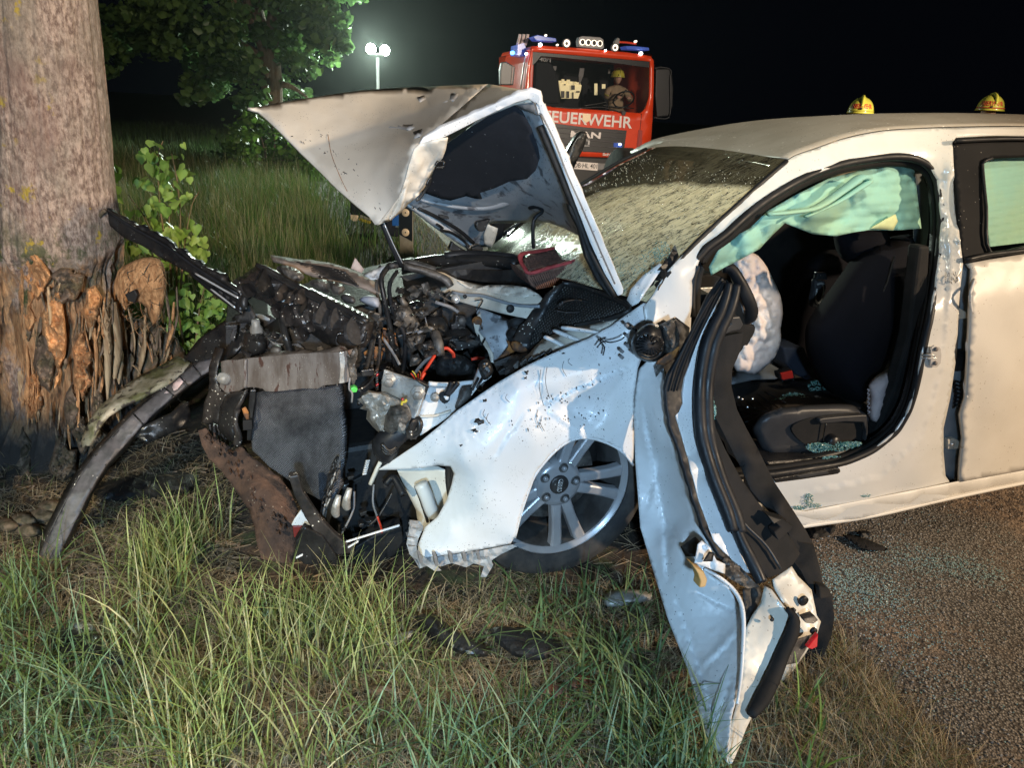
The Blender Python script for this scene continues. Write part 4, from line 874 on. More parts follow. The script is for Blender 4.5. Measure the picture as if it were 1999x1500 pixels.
tpx('windscreen_side_rubber', CF, [(1536, 314, .205), (1486, 357, .18), (1441, 398, .16), (1386, 448, .13), (1345, 488, .11), (1300, 540, .085)], .007, m_rub, C_, sides=6)
tpx('windscreen_far_rubber', CF, [(1262, 290, 1.39), (1205, 318, 1.40), (1140, 356, 1.41), (1060, 404, 1.42), (985, 455, 1.43)], .008, m_rub, C_, sides=6)
shards('windscreen_crumbs', C_, [(1235, 545, .18, 44, 26), (1195, 530, .3, 46, 30), (1270, 515, .14, 26, 34), (1290, 490, .12, 18, 20)], 160, .03, .0013)
m_dash = mat('dashboard_plastic', (.035, .033, .03), (.05, .046, .04), 8, rough=.8)
# dashboard under the glass and inside the opening
mk('dashboard', [car(.35, .1, .93), car(.35, 1.65, .93), car(.6, 1.65, .95), car(.58, .95, .95), (car(.52, .12, .93)), car(.52, .12, .66), car(.58, .95, .6), car(.6, 1.65, .6), car(.3, 1.65, .5), car(.3, .1, .5)],
   [(0, 1, 2, 3, 4), (4, 3, 6, 5), (3, 2, 7, 6), (0, 9, 8, 1), (5, 6, 7, 8, 9)], m_dash, C_, False, bevel=.02)
# mirror glass / instrument glimpse
prism('quarter_window', CF, px(B, [(470, 235), (560, 230), (610, 260), (560, 330), (490, 345), (462, 320)], .2), None, .01, m_alu, C_)
# ---- A pillar base, cowl corner
crump('pillar_base_shards', CF, [(1252, 596, .1), (1240, 570, .15), (1262, 548, .14), (1290, 520, .11), (1318, 478, .11), (1325, 500, .1), (1300, 540, .085), (1278, 578, .08)], m_black, C_, cell=9, amp=.02, nsc=30, smooth=False)
crump('cowl_corner_panel', CF, px(M, [(1770, 450, .12), (1850, 360, .12), (1960, 280, .11), (1985, 300, .1), (1880, 450, .09), (1820, 540, .09), (1780, 560, .10), (1745, 520, .12)]), m_paint, C_, cell=9, amp=.008, nsc=14)
# ---- interior
m_floor = mat('dark_carpet', (.02, .02, .02), rough=1)
mk('floor_pan', [car(.44, .04, .2), car(2.7, .04, .2), car(2.7, 1.76, .2), car(.44, 1.76, .2), car(.44, .04, .14), car(2.7, .04, .14), car(2.7, 1.76, .14), car(.44, 1.76, .14)],
   [(0, 1, 2, 3), (4, 7, 6, 5), (0, 4, 5, 1), (1, 5, 6, 2), (2, 6, 7, 3), (3, 7, 4, 0)], m_floor, C_, False)
mk('far_door_lining', [car(.3, 1.72, .2), car(2.7, 1.72, .2), car(2.7, 1.66, .95), car(.3, 1.66, .92), car(.3, 1.8, .2), car(2.7, 1.8, .2), car(2.7, 1.74, .95), car(.3, 1.74, .92)],
   [(0, 1, 2, 3), (4, 7, 6, 5), (0, 4, 5, 1), (3, 2, 6, 7)], m_trim, C_, False, bevel=.01)
mk('bulkhead', [car(.46, .08, .15), car(.46, 1.7, .15), car(.42, 1.7, .82), car(.42, .08, .82), car(.42, .08, .15), car(.42, 1.7, .15), car(.38, 1.7, .82), car(.38, .08, .82)],
   [(0, 1, 2, 3), (4, 7, 6, 5), (2, 6, 7, 3), (0, 3, 7, 4)], m_soot, C_, False)
mk('rear_bulkhead', [car(2.68, .06, .15), car(2.68, 1.7, .15), car(2.68, 1.55, 1.3), car(2.68, .2, 1.3), car(2.72, .06, .15), car(2.72, 1.7, .15), car(2.72, 1.55, 1.3), car(2.72, .2, 1.3)],
   [(0, 1, 2, 3), (4, 7, 6, 5), (2, 6, 7, 3), (0, 3, 7, 4)], m_floor, C_, False)
# B pillar inner lining
prism('pillar_lining', CF, px(Cc, [(1515, 320), (1560, 350), (1590, 430), (1590, 600), (1560, 800), (1545, 795), (1553, 500), (1530, 400)], .37), None, .04, mat('pillar_lining_grey', (.12, .13, .13), rough=.8), C_, bevel=.01)
prism('lower_pillar_lining', CF, px(B, [(1700, 0), (1760, 0), (1745, 300), (1690, 560), (1600, 900), (1480, 1100), (1440, 1080), (1560, 800), (1640, 500)], .10), None, .05, m_trim, C_, bevel=.01)
# driver's seat back and passenger's seat back
pillow('driver_seat_back', CF, px(B, [(1062, 480, .42), (1095, 390, .42), (1180, 270, .44), (1260, 160, .46), (1350, 40, .48), (1500, -40, .48), (1680, -60, .45), (1700, 60, .44), (1690, 250, .4), (1640, 420, .36), (1570, 560, .32), (1500, 690, .30), (1430, 760, .28), (1400, 870, .28), (1300, 860, .34), (1180, 800, .42), (1110, 700, .45), (1070, 600, .44)]), m_fab, C_, t=.30, w=60, cell=14, amp=.006, nsc=7)
tpx('seat_seam', CF, px(B, [(1560, 60, .29), (1500, 250, .27), (1400, 420, .27), (1310, 560, .28), (1250, 700, .3)]), .004, m_trim, C_, sides=5)
pillow('driver_headrest', CF, px(Cc, [(1180, 600, .5), (1300, 590, .48), (1400, 600, .46), (1420, 680, .46), (1380, 740, .48), (1260, 750, .5), (1190, 700, .52)]), m_fab, C_, t=.15, cell=14)
pillow('passenger_seat_back', CF, px(B, [(950, 560, 1.1), (965, 420, 1.1), (1000, 300, 1.1), (1040, 160, 1.1), (1100, 60, 1.1), (1240, 20, 1.1), (1330, 120, 1.1), (1300, 380, 1.1), (1200, 600, 1.1), (1060, 700, 1.1), (980, 660, 1.1)]), m_fab, C_, t=.3, w=60, cell=16)
bk = prism('belt_stalk', CF, px(B, [(1122, 190), (1178, 200), (1182, 240), (1162, 300), (1145, 350), (1108, 345), (1104, 300), (1115, 250)], .62), None, .03, m_gpl, C_, bevel=.008)
tpx('belt_buckle_rim', CF, px(B, [(1130, 215, .615), (1160, 212, .615), (1165, 260, .615), (1140, 320, .615), (1120, 300, .615), (1128, 240, .615)]), .004, m_alu, bk, sides=6)
prism('belt_buckle_slot', CF, px(B, [(1122, 190), (1135, 150), (1182, 150), (1188, 190)], .63), None, .02, m_black, C_, bevel=.004)
# side airbag hanging from the driver's seat
pillow('side_airbag', CF, px(B, [(1665, 330, .22), (1645, 500, .2), (1600, 640, .18), (1560, 720, .16), (1520, 800, .14), (1500, 920, .13), (1470, 1005, .13), (1440, 985, .14), (1410, 950, .16), (1420, 850, .17), (1412, 780, .18), (1450, 730, .19), (1500, 700, .2), (1545, 660, .21), (1575, 590, .21), (1600, 500, .22), (1620, 420, .22)]), m_airs, C_, t=.07, w=16, cell=7, amp=.012, nsc=16, ridge=1, curve=2)
for k in range(6):
    q = B(1416, 800+k*24); tpx('airbag_stitch', CF, [(q[0]-3, q[1], .14), (q[0]+2, q[1]+2, .135), (q[0]-2, q[1]+6, .14)], .0025, m_airs, C_, sides=5, n=2)
# cushion
crump('seat_cushion', CF, px(B, [(640, 770, .75), (720, 745, .85), (860, 740, .9), (960, 745, .9), (1100, 740, .75), (1200, 780, .6), (1310, 830, .45), (1400, 890, .3), (1340, 930, .17), (1100, 925, .15), (900, 930, .17), (820, 960, .2), (760, 1010, .26), (730, 985, .36), (700, 920, .5), (660, 850, .62)]), m_seat, C_, [(*B(900, 830), .5), (*B(1050, 850), .42), (*B(780, 860), .5)], cell=10, amp=.004, nsc=7, thick=.01)
for k in range(5):
    a = B(700+k*34, 880-k*16); b = B(790+k*40, 985-k*28)
    tpx('cushion_stitch', CF, [(a[0], a[1], .50-k*.02), ((a[0]+b[0])/2, (a[1]+b[1])/2, .38-k*.01), (b[0], b[1], .235-k*.005)], .0025, m_trim, C_, sides=5, n=3)
for k in range(4):
    a = B(660+k*22, 900+k*28); b = B(850+k*10, 905+k*12); 
    tpx('cushion_stitch', CF, [(a[0], a[1], .50-k*.08), (b[0], b[1], .235)], .002, m_trim, C_, sides=5, n=1)
for q in ((740, 900), (782, 905), (768, 853), (710, 855), (690, 845)):
    lathe('glass_bead', [(0, -.004), (.004, -.003), (.004, .002), (0, .003)], CF.pt(*B(*q), .36), CV, m_chr, C_, seg=8)
st = pillow('seat_side_trim', CF, px(B, [(765, 1030, .16), (785, 985, .15), (820, 945, .14), (900, 912, .13), (1000, 895, .12), (1130, 885, .12), (1290, 883, .12), (1345, 900, .12), (1400, 940, .12), (1420, 980, .12), (1400, 1080, .12), (1340, 1115, .12), (1200, 1150, .12), (1060, 1168, .13), (880, 1175, .14), (830, 1150, .15), (800, 1100, .155)]), m_gpl, C_, t=.07, w=16, cell=9, curve=3)
prism('trim_recess', CF, cat_closed([Vector(p) for p in px(B, [(985, 1020, .082), (1050, 975, .082), (1150, 952, .082), (1300, 935, .082), (1390, 945, .082), (1405, 1010, .082), (1385, 1080, .082), (1280, 1110, .082), (1130, 1130, .082), (1040, 1095, .082)])], 3), None, .01, m_trim, st, bevel=.002)
prism('seat_lever', CF, cat_closed([Vector(p) for p in px(B, [(1142, 975, .06), (1170, 962, .06), (1380, 945, .06), (1408, 960, .06), (1412, 1060, .06), (1395, 1090, .06), (1388, 985, .06), (1180, 992, .06), (1150, 990, .06)])], 2), None, .018, m_gpl, st, bevel=.004)
tpx('lever_cord', CF, px(B, [(1178, 990, .07), (1170, 1040, .07), (1162, 1090, .07)]), .0025, m_black, st, sides=5)
lathe('adjuster_knob', [(0, -.02), (.02, -.018), (.024, -.01), (.024, .01)], CF.pt(*B(1210, 1088), .07), CV, m_black, st, seg=20)
shards('seat_side_crumbs', C_, [(*B(1130, 1125), .07, 22, 9), (*B(1230, 1120), .06, 38, 9), (*B(1320, 1105), .055, 20, 5), (*B(1215, 1185), .04, 20, 4)], 240, .012, .0024)
shards('seat_top_crumbs', C_, [(*B(940, 870), .42, 24, 7), (*B(1000, 845), .45, 26, 9), (*B(880, 885), .40, 12, 5), (*B(1130, 790), .52, 18, 14), (*B(1060, 860), .42, 14, 6)], 130, .012, .0026)
prism('red_tag', CF, px(B, [(935, 880), (980, 878), (984, 898), (940, 902)], .36), None, .006, m_red, C_, bevel=.002)
prism('grey_clip', CF, px(B, [(1118, 842), (1135, 838), (1180, 858), (1232, 875), (1228, 884), (1170, 872), (1128, 862)], .38), None, .01, m_cons, C_, bevel=.002)
bu = prism('seat_belt_buckle', CF, px(B, [(918, 712), (990, 690), (1006, 715), (1008, 745), (940, 758), (925, 745)], .56), None, .04, m_black, C_, bevel=.006)
prism('red_release_button', CF, px(B, [(930, 712), (992, 698), (1000, 738), (938, 750)], .545), None, .012, m_red, bu, bevel=.003)
crump('centre_console', CF, px(B, [(640, 720, .85), (700, 690, .88), (800, 690, .88), (950, 560, .95), (960, 640, .9), (975, 700, .85), (900, 740, .75), (760, 745, .72), (650, 770, .7)]), m_cons, C_, cell=12, thick=.01)
prism('console_side', CF, px(B, [(940, 565), (1060, 570), (1110, 690), (1180, 790), (1090, 760), (1010, 720), (960, 660)], .74), None, .15, mat('navy_shadow_plastic', (.02, .025, .04), rough=.7), C_, bevel=.01)
# steering wheel and its airbag
tpx('steering_wheel_rim', CF, px(B, [(606, 120, .42), (650, 130, .41), (700, 205, .40), (740, 290, .395), (762, 350, .40), (760, 395, .41), (725, 415, .44)]), [.02, .02, .023, .023, .02], m_rub, C_, sides=12)
prism('steering_column_cover', CF, cat_closed([Vector(p) for p in px(B, [(480, 165, .42), (560, 160, .42), (640, 200, .42), (700, 300, .42), (740, 430, .42), (780, 440, .42), (785, 480, .42), (730, 580, .42), (690, 610, .42), (660, 500, .42), (600, 480, .42), (520, 300, .42), (470, 220, .42)])], 2), None, .12, m_trim, C_, bevel=.008)
prism('indicator_stalk', CF, px(B, [(640, 400), (700, 395), (720, 440), (700, 470), (650, 480), (610, 500), (600, 480), (650, 440)], .38), None, .03, m_gpl, C_, bevel=.005)
pillow('steering_wheel_airbag', CF, px(B, [(655, 90, .52), (700, 48, .52), (750, 35, .52), (800, 55, .52), (850, 120, .52), (885, 190, .52), (925, 280, .5), (938, 380, .48), (925, 460, .47), (928, 530, .46), (895, 620, .45), (835, 680, .44), (775, 718, .43), (720, 705, .43), (680, 700, .43), (655, 650, .44), (660, 600, .45), (690, 560, .46), (690, 480, .47), (700, 400, .48), (690, 320, .48), (670, 240, .5), (640, 160, .51)]), m_airp, C_, t=.09, w=40, cell=4, amp=.020, nsc=21, ridge=1, curve=2)
# curtain airbag
def pleats(x, y): return .003*math.sin((y+.10*(x-1700))*.33)*min(1, max(0, (x-1560)/80))
crump('curtain_airbag', CF, px(Cc, [(640, 795, .22), (632, 760, .2), (690, 650, .2), (740, 630, .2), (810, 590, .2), (880, 520, .2), (1000, 450, .22), (1150, 375, .25), (1300, 335, .27), (1480, 315, .28), (1522, 335, .28), (1540, 480, .28), (1552, 592, .27), (1445, 600, .26), (1330, 598, .25), (1250, 610, .24), (1180, 625, .23), (1080, 615, .22), (960, 568, .2), (905, 620, .19), (850, 680, .19), (760, 730, .19), (700, 760, .2)]), m_airg, C_,
      px(Cc, [(1300, 450, .22), (1100, 520, .17), (900, 560, .15), (780, 650, .14), (1450, 500, .25)]), cell=6, amp=.02, nsc=8, ridge=1, fold=pleats, thick=.003, curve=0)
tpx('airbag_fold', CF, px(Cc, [(890, 530, .12), (1000, 520, .13), (1100, 500, .13), (1220, 420, .16), (1290, 370, .18), (1325, 385, .18), (1260, 430, .17), (1180, 480, .15), (1050, 540, .13)]), [.012, .016, .02, .014, .01], m_airg, C_, sides=8, flat=.5)
m_airy = mat('yellow_airbag_patch', (.62, .66, .34), rough=.8)
crump('airbag_patch', CF, px(Cc, [(1330, 592, .235), (1400, 550, .235), (1440, 530, .235), (1450, 560, .235), (1430, 598, .235)]), m_airy, C_, cell=8, amp=.006, nsc=14)
# ---- front wing (fender)
wing = px(J, [(1105, 480, .22), (1200, 420, .18), (1340, 325, .13)]) + [(860, 830, .11), (892, 802, .10), (970, 748, .09), (1030, 713, .085), (1090, 685, .08), (1150, 660, .08), (1192, 636, .08), (1234, 607, .08), (1256, 592, .08), (1284, 592, .075), (1290, 625, .05), (1266, 668, .045), (1245, 720, .03), (1238, 780, .02), (1238, 840, .02)] + \
    px(D, [(617, 265, .03), (585, 222, .015), (540, 188, .01), (480, 163, .005), (430, 153, 0), (395, 155, 0), (340, 175, 0), (280, 225, 0), (220, 300, 0), (190, 370, 0), (160, 460, 0), (135, 560, .0), (120, 585, .01)]) + \
    px(J, [(1850, 893, .02), (1650, 930, .04), (1450, 960, .07), (1370, 965, .09), (1332, 942, .12), (1330, 900, .13), (1370, 800, .12), (1440, 740, .1), (1490, 650, .09), (1518, 560, .085), (1530, 500, .08), (1512, 462, .08), (1440, 455, .1), (1350, 470, .12), (1200, 479, .18)])
wc = [(1000, 810, .03), (950, 870, .02), (900, 900, .035), (940, 980, .01), (880, 1040, .05), (1060, 745, .035), (1062, 790, .045), (1100, 770, .02), (1180, 725, .01), (1150, 750, .0), (1120, 790, .045), (1150, 800, .05), (1095, 815, .02), (1200, 700, .02), (1220, 730, .03), (1200, 780, .01), (1180, 830, .0), (1230, 640, .035), (1010, 760, .045), (1000, 900, .0), (1040, 860, -.005), (850, 880, .09), (1130, 705, .04), (1225, 800, .01), (1220, 840, .005)]
wng = crump('front_wing', CF, wing, m_paint, C_, wc, cell=5.5, thick=.004, off=1, amp=.0015, nsc=6, lap=3, fold=creases([(1060, 792, 1228, 716, .020, 34), (1045, 760, 1062, 800, .010, 20), (1062, 800, 1130, 845, -.008, 20), (1095, 790, 1150, 830, .009, 16), (1110, 775, 1128, 800, -.008, 14), (960, 900, 1030, 800, .005, 22), (1225, 720, 1130, 845, .006, 26)]))
tpx('wing_arch_lip', CF, [(p[0], p[1], p[2]+.004) for p in px(D, [(617, 268, .03), (585, 225, .015), (540, 191, .01), (480, 166, .005), (430, 156, 0), (395, 158, 0), (340, 178, 0), (280, 228, 0), (220, 303, 0), (190, 373, 0), (160, 463, 0), (135, 562, .0)])], .005, m_paint, wng, sides=6)
# crushed bracket along the wing's lower edge
brk = px(J, [(1285, 760, .12), (1340, 765, .13), (1362, 800, .125), (1335, 860, .125), (1322, 900, .13), (1330, 945, .12), (1370, 968, .09), (1450, 962, .07), (1650, 935, .04), (1860, 895, .015), (1885, 905, .015), (1790, 950, .02), (1740, 985, .03), (1750, 1010, .03), (1710, 1080, .03), (1680, 1075, .04), (1700, 1015, .04), (1640, 1000, .05), (1600, 1022, .05), (1520, 1000, .06), (1440, 1020, .07), (1460, 1040, .07), (1425, 1045, .07), (1380, 1015, .08), (1340, 1030, .1), (1316, 985, .11), (1285, 950, .13), (1268, 890, .14), (1280, 820, .13)])
crump('wing_bracket', CF, brk, mat('bent_bracket_plastic', (.27, .27, .27), (.42, .42, .42), 14, rough=.45, bump=.002, bsc=60), C_, cell=8, amp=.014, nsc=32, ridge=1, smooth=False, thick=.003)
for k, (a, b) in enumerate((((820, 1086), (823, 1100)), ((850, 1088), (853, 1106)), ((880, 1084), (882, 1100)), ((906, 1081), (908, 1097)), ((932, 1077), (936, 1094)), ((803, 1030), (815, 1034)), ((798, 1050), (812, 1052)), ((800, 1068), (814, 1066)))):
    prism('bracket_rib', CF, [(a[0]-3, a[1]), (a[0]+3, a[1]), (b[0]+3, b[1]), (b[0]-3, b[1])], .035+.09*(k > 4), .03, m_cons, C_, bevel=.001)
# headlamp recess seen through the torn wing
crump('headlamp_housing', CF, px(J, [(1210, 470, .3), (1340, 462, .3), (1440, 458, .28), (1530, 500, .26), (1520, 600, .25), (1470, 720, .26), (1400, 800, .28), (1340, 830, .3), (1320, 700, .32), (1260, 580, .33)]), m_cream, C_, cell=12, amp=.01, nsc=9)
tpx('headlamp_tube', CF, px(J, [(1345, 555, .24), (1375, 620, .23), (1400, 690, .23), (1420, 730, .24)]), .022, mat('pale_lamp_plastic', (.7, .7, .66), rough=.3, coat=.4), C_, sides=12)
for s in (0, 1): tpx('housing_rib', CF, px(J, [(1315+s*30, 570, .25), (1350+s*28, 660, .245), (1385+s*20, 770, .25)]), .005, m_dust, C_, sides=6)
# ---- wheel
WAX = (-CV*math.cos(math.radians(1)) + CU*math.sin(math.radians(1)) + Vector((0, 0, .05))).normalized()   # points out of the car
WUP = (Vector((0, 0, 1)) - WAX*WAX.z).normalized(); WRT = WUP.cross(WAX).normalized()
if WRT.dot(Rv) < 0: WRT = -WRT
HC = CF.pt(1093, 948, .075)
whl = bpy.data.objects.new('front_wheel', None); whl.empty_display_size = .1; put(whl, HC, C_)
def wl(name, prof, m, **k): return lathe(name, [(r*1.03, h) for r, h in prof], HC, WAX, m, whl, seg=64, up=(0.01, 0, 1), **k)
wl('tyre', [(.224, .0), (.232, .012), (.262, .018), (.292, .012), (.308, -.012), (.312, -.03), (.313, -.10), (.311, -.17), (.306, -.19), (.29, -.21), (.262, -.215), (.232, -.205), (.224, -.19)], m_tyre)
for k in range(3): wl('tread_groove', [(.3135, -.055-.045*k), (.3145, -.058-.045*k), (.3145, -.062-.045*k), (.3135, -.065-.045*k)], m_soot)
wl('rim', [(.226, .012), (.232, .006), (.226, -.002), (.212, -.004), (.207, -.012), (.205, -.05), (.196, -.075), (.192, -.17), (.205, -.19), (.222, -.196)], m_alloyd)
wl('rim_lip', [(.2245, .012), (.229, .009), (.2245, .004), (.213, .001), (.209, -.006)], m_alloy)
wl('brake_disc', [(.05, -.075), (.142, -.075), (.145, -.078), (.145, -.098), (.142, -.10), (.05, -.10)], m_dark)
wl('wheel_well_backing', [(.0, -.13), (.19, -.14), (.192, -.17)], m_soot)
def spoke(ang):
    a = math.radians(ang); dr = WRT*math.cos(a)+WUP*math.sin(a); tn = -WRT*math.sin(a)+WUP*math.cos(a)
    for sg in (-1, 1):
        rows_ = []
        for r, off_, hw, h in ((.035, .013, .024, -.008), (.075, .017, .018, -.010), (.12, .024, .0165, -.008), (.17, .033, .0175, -.004), (.214, .043, .020, -.003)):
            o = HC+dr*r+tn*sg*off_
            rows_.append([o+tn*hw*1.15-WAX*.028+WAX*h, o+tn*hw+WAX*(h-.004), o+tn*hw*.6+WAX*h, o-tn*hw*.6+WAX*h, o-tn*hw+WAX*(h-.004), o-tn*hw*1.15-WAX*.028+WAX*h])
        vs = [p for r in rows_ for p in r]; fs = []
        for i in range(4):
            for j in range(6): j2 = (j+1) % 6; fs.append((i*6+j, i*6+j2, i*6+6+j2, i*6+6+j))
        fs.append((24, 25, 26, 27, 28, 29))
        mk('spoke', vs, fs, m_alloy, whl, False, bevel=.003)
for k in range(5): spoke(-6+72*k)
wl('hub_plate', [(.0, -.006), (.055, -.006), (.072, -.010), (.078, -.03), (.078, -.08)], m_alloy)
wl('centre_cap', [(0, .0), (.026, .0), (.030, -.003), (.031, -.01)], m_dust)
for k in range(5):
    a = math.radians(6+72*k); c = HC+(WRT*math.cos(a)+WUP*math.sin(a))*.056
    lathe('wheel_bolt_recess', [(.0, -.0045), (.013, -.0045), (.0145, -.003), (.016, -.006)], c, WAX, m_alloyd, whl, seg=16)
    lathe('wheel_bolt', [(0, .006), (.006, .006), (.008, .004), (.0085, -.004)], c, WAX, m_alloy, whl, seg=6)
for k in range(4):
    c = HC+WRT*.0+WUP*0+(WUP*math.cos(-.12)+WRT*math.sin(.12))*(-.0135+.009*k)+WAX*.0015
    ringp = [c+WRT*math.cos(t)*.0072+WUP*math.sin(t)*.0072 for t in np.linspace(0, 6.283, 17)]
    tube('emblem_ring', ringp, .0010, m_chr, whl, sides=5, n=1)
prism('wheel_arch_liner', CF, [(1000, 1040), (1030, 930), (1100, 850), (1180, 840), (1240, 900), (1250, 1000), (1250, 1060), (1000, 1060)], .46, .02, m_soot, C_)
# ---- bonnet
bon_f = px(A, [(10, 200, 1.0), (60, 196, 1.02), (130, 180, 1.04), (350, 145, 1.1), (560, 115, 1.15), (760, 101, 1.18), (920, 95, 1.2), (1080, 88, 1.08), (1180, 85, .95), (1050, 200, .68), (930, 300, .45), (850, 368, .30), (820, 400, .26), (800, 480, .27), (780, 560, .30), (760, 640, .33), (745, 700, .38), (700, 745, .42), (630, 772, .45), (600, 730, .47), (450, 600, .60), (330, 480, .74), (200, 345, .86), (60, 215, 1.0)])
b_ctrl = px(A, [(600, 530, .58), (700, 620, .46), (640, 660, .47), (700, 500, .52), (500, 350, .83), (300, 280, .93), (700, 250, .93), (900, 180, .98), (560, 560, .60), (860, 270, .70), (250, 230, .97)])
bonnet = crump('bonnet', CF, bon_f, m_paintd, C_, b_ctrl, cell=12, thick=.010, off=1, amp=.003, nsc=4)
crump('bonnet_buckle', CF, px(A, [(1180, 85, .95), (1210, 88, .88), (1300, 104, .60), (1390, 120, .26), (1425, 150, .14), (1400, 160, .14), (1300, 178, .20), (1120, 250, .26), (950, 330, .28), (850, 370, .29), (935, 298, .445), (1050, 198, .675)]), m_paintd, bonnet, px(A, [(1150, 180, .55), (1250, 140, .5), (1000, 290, .37)]), cell=10, thick=.006, off=1, amp=.004, nsc=8)
m_flake = mat('cracked_primer', (.33, .33, .33), (.45, .44, .42), 20, rough=.7)
for sh, v0 in (([(905, 130), (960, 105), (990, 110), (985, 170), (960, 215), (905, 205), (890, 180), (930, 160)], .90), ([(650, 280), (720, 275), (850, 280), (855, 295), (800, 310), (740, 300), (690, 300)], .80), ([(815, 320), (880, 300), (850, 340), (820, 350)], .62)):
    pass
# top rim, near rim with its gap, hanging flap
crump('bonnet_top_rim', CF, px(A, [(845, 378, .245), (865, 345, .24), (950, 300, .22), (1100, 235, .19), (1250, 165, .14), (1330, 130, .115), (1390, 116, .105), (1430, 135, .10), (1455, 190, .10), (1468, 230, .10), (1425, 232, .11), (1412, 180, .12), (1380, 160, .12), (1320, 175, .13), (1230, 215, .16), (1120, 268, .2), (1000, 330, .225), (940, 358, .235), (870, 390, .245)]), m_paint, bonnet, cell=8, thick=.016, off=1, bevel=.003)
crump('bonnet_near_rim', CF, px(A, [(1425, 180, .105), (1455, 185, .095), (1500, 280, .095), (1600, 515, .09), (1680, 700, .09), (1760, 890, .09), (1842, 1085, .09), (1838, 1110, .09), (1815, 1120, .095), (1750, 1010, .10), (1680, 860, .10), (1600, 650, .10), (1520, 440, .105), (1450, 270, .105)]), m_paint, bonnet, px(A, [(1560, 470, .088), (1700, 800, .085)]), cell=8, thick=.014, off=1, bevel=.003)
tpx('bonnet_edge_seam', CF, px(A, [(1440, 230, .085), (1500, 350, .082), (1570, 530, .08), (1650, 710, .078), (1730, 900, .078), (1800, 1060, .08)]), .0022, m_cons, bonnet, sides=5)
tpx('bonnet_edge_rubber', CF, px(A, [(1435, 290, .12), (1490, 420, .12), (1560, 590, .12), (1620, 740, .12), (1680, 900, .115), (1740, 1020, .11), (1800, 1120, .105)]), .009, m_soot, bonnet, sides=6)
prism('bonnet_side_hinge_plate', CF, px(A, [(1575, 670), (1600, 700), (1650, 790), (1700, 900), (1745, 1000), (1800, 1110), (1780, 1125), (1720, 1050), (1660, 930), (1625, 790), (1580, 700)], .115), None, .02, m_soot, bonnet, bevel=.002)
flap = px(A, [(848, 375, .24), (900, 362, .23), (985, 345, .22), (975, 400, .25), (960, 445, .28), (925, 485, .32), (905, 530, .34), (870, 590, .36), (840, 630, .37), (790, 670, .39), (755, 712, .41), (700, 748, .42), (640, 775, .43), (700, 700, .38), (745, 640, .34), (775, 560, .30), (795, 480, .26), (820, 400, .25)])
crump('bonnet_torn_flap', CF, flap, m_paintd, bonnet, cell=7, amp=.014, nsc=16, ridge=1, thick=.003)
for p_ in ([(925, 480, .3), (940, 462, .3), (965, 465, .3), (960, 490, .3), (930, 492, .3)], [(880, 580, .33), (900, 540, .33), (890, 580, .34), (850, 640, .35), (830, 655, .35)]):
    tpx('flap_wire', CF, px(A, p_), .004, m_black, bonnet, sides=5)
m_lin2 = m_liner
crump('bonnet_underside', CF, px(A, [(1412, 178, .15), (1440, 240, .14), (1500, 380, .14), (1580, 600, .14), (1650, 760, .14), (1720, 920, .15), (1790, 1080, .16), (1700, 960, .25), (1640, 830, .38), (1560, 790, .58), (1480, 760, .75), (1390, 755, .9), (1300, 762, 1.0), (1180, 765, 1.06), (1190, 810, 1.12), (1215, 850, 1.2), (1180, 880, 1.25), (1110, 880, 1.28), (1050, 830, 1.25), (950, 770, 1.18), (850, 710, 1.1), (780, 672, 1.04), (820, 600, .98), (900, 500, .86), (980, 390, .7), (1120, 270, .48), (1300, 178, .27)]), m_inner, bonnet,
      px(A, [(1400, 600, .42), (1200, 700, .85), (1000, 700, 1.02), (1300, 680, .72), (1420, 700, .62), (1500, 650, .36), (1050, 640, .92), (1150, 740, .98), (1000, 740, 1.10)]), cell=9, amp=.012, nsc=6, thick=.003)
crump('bonnet_liner', CF, px(A, [(1310, 190, .235), (1345, 215, .22), (1390, 300, .20), (1425, 400, .21), (1432, 450, .23), (1410, 510, .27), (1370, 548, .34), (1290, 558, .45), (1220, 590, .56), (1140, 615, .66), (1150, 645, .68), (1120, 642, .71), (1075, 630, .74), (1000, 652, .80), (940, 640, .83), (858, 610, .88), (880, 545, .80), (930, 460, .68), (975, 380, .58), (1060, 320, .45), (1180, 245, .33)]), m_lin2, bonnet, cell=10, amp=.006, nsc=9, thick=.004)
crump('bonnet_corner_patch', CF, px(A, [(1305, 178, .2), (1400, 162, .14), (1425, 235, .13), (1350, 205, .18)]), m_cons, bonnet, cell=8, thick=.003)
crump('bonnet_far_rim', CF, px(A, [(770, 668, 1.05), (795, 668, 1.04), (900, 725, 1.12), (1000, 800, 1.2), (1100, 870, 1.27), (1130, 892, 1.29), (1090, 892, 1.3), (1000, 835, 1.24), (900, 765, 1.16), (830, 710, 1.1)]), m_paint, bonnet, cell=8, thick=.012)
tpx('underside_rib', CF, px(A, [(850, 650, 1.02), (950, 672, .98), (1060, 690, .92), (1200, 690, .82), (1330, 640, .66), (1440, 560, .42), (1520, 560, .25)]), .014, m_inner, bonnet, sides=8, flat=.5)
tpx('underside_rib', CF, px(A, [(840, 690, 1.06), (940, 740, 1.1), (1040, 800, 1.15), (1110, 860, 1.2)]), .008, m_soot, bonnet, sides=6)
tpx('bonnet_cable', CF, px(A, [(930, 770, 1.1), (960, 790, 1.12), (950, 800, 1.12), (1000, 810, 1.15), (1060, 850, 1.2), (1090, 880, 1.2)]), .006, m_black, bonnet, sides=5)
prism('bonnet_catch', CF, cat_closed([Vector(p) for p in px(A, [(1130, 760, .95), (1165, 752, .95), (1195, 745, .95), (1175, 775, .95), (1170, 800, .95), (1140, 805, .95), (1125, 785, .95)])], 2), None, .03, m_black, bonnet, bevel=.003)
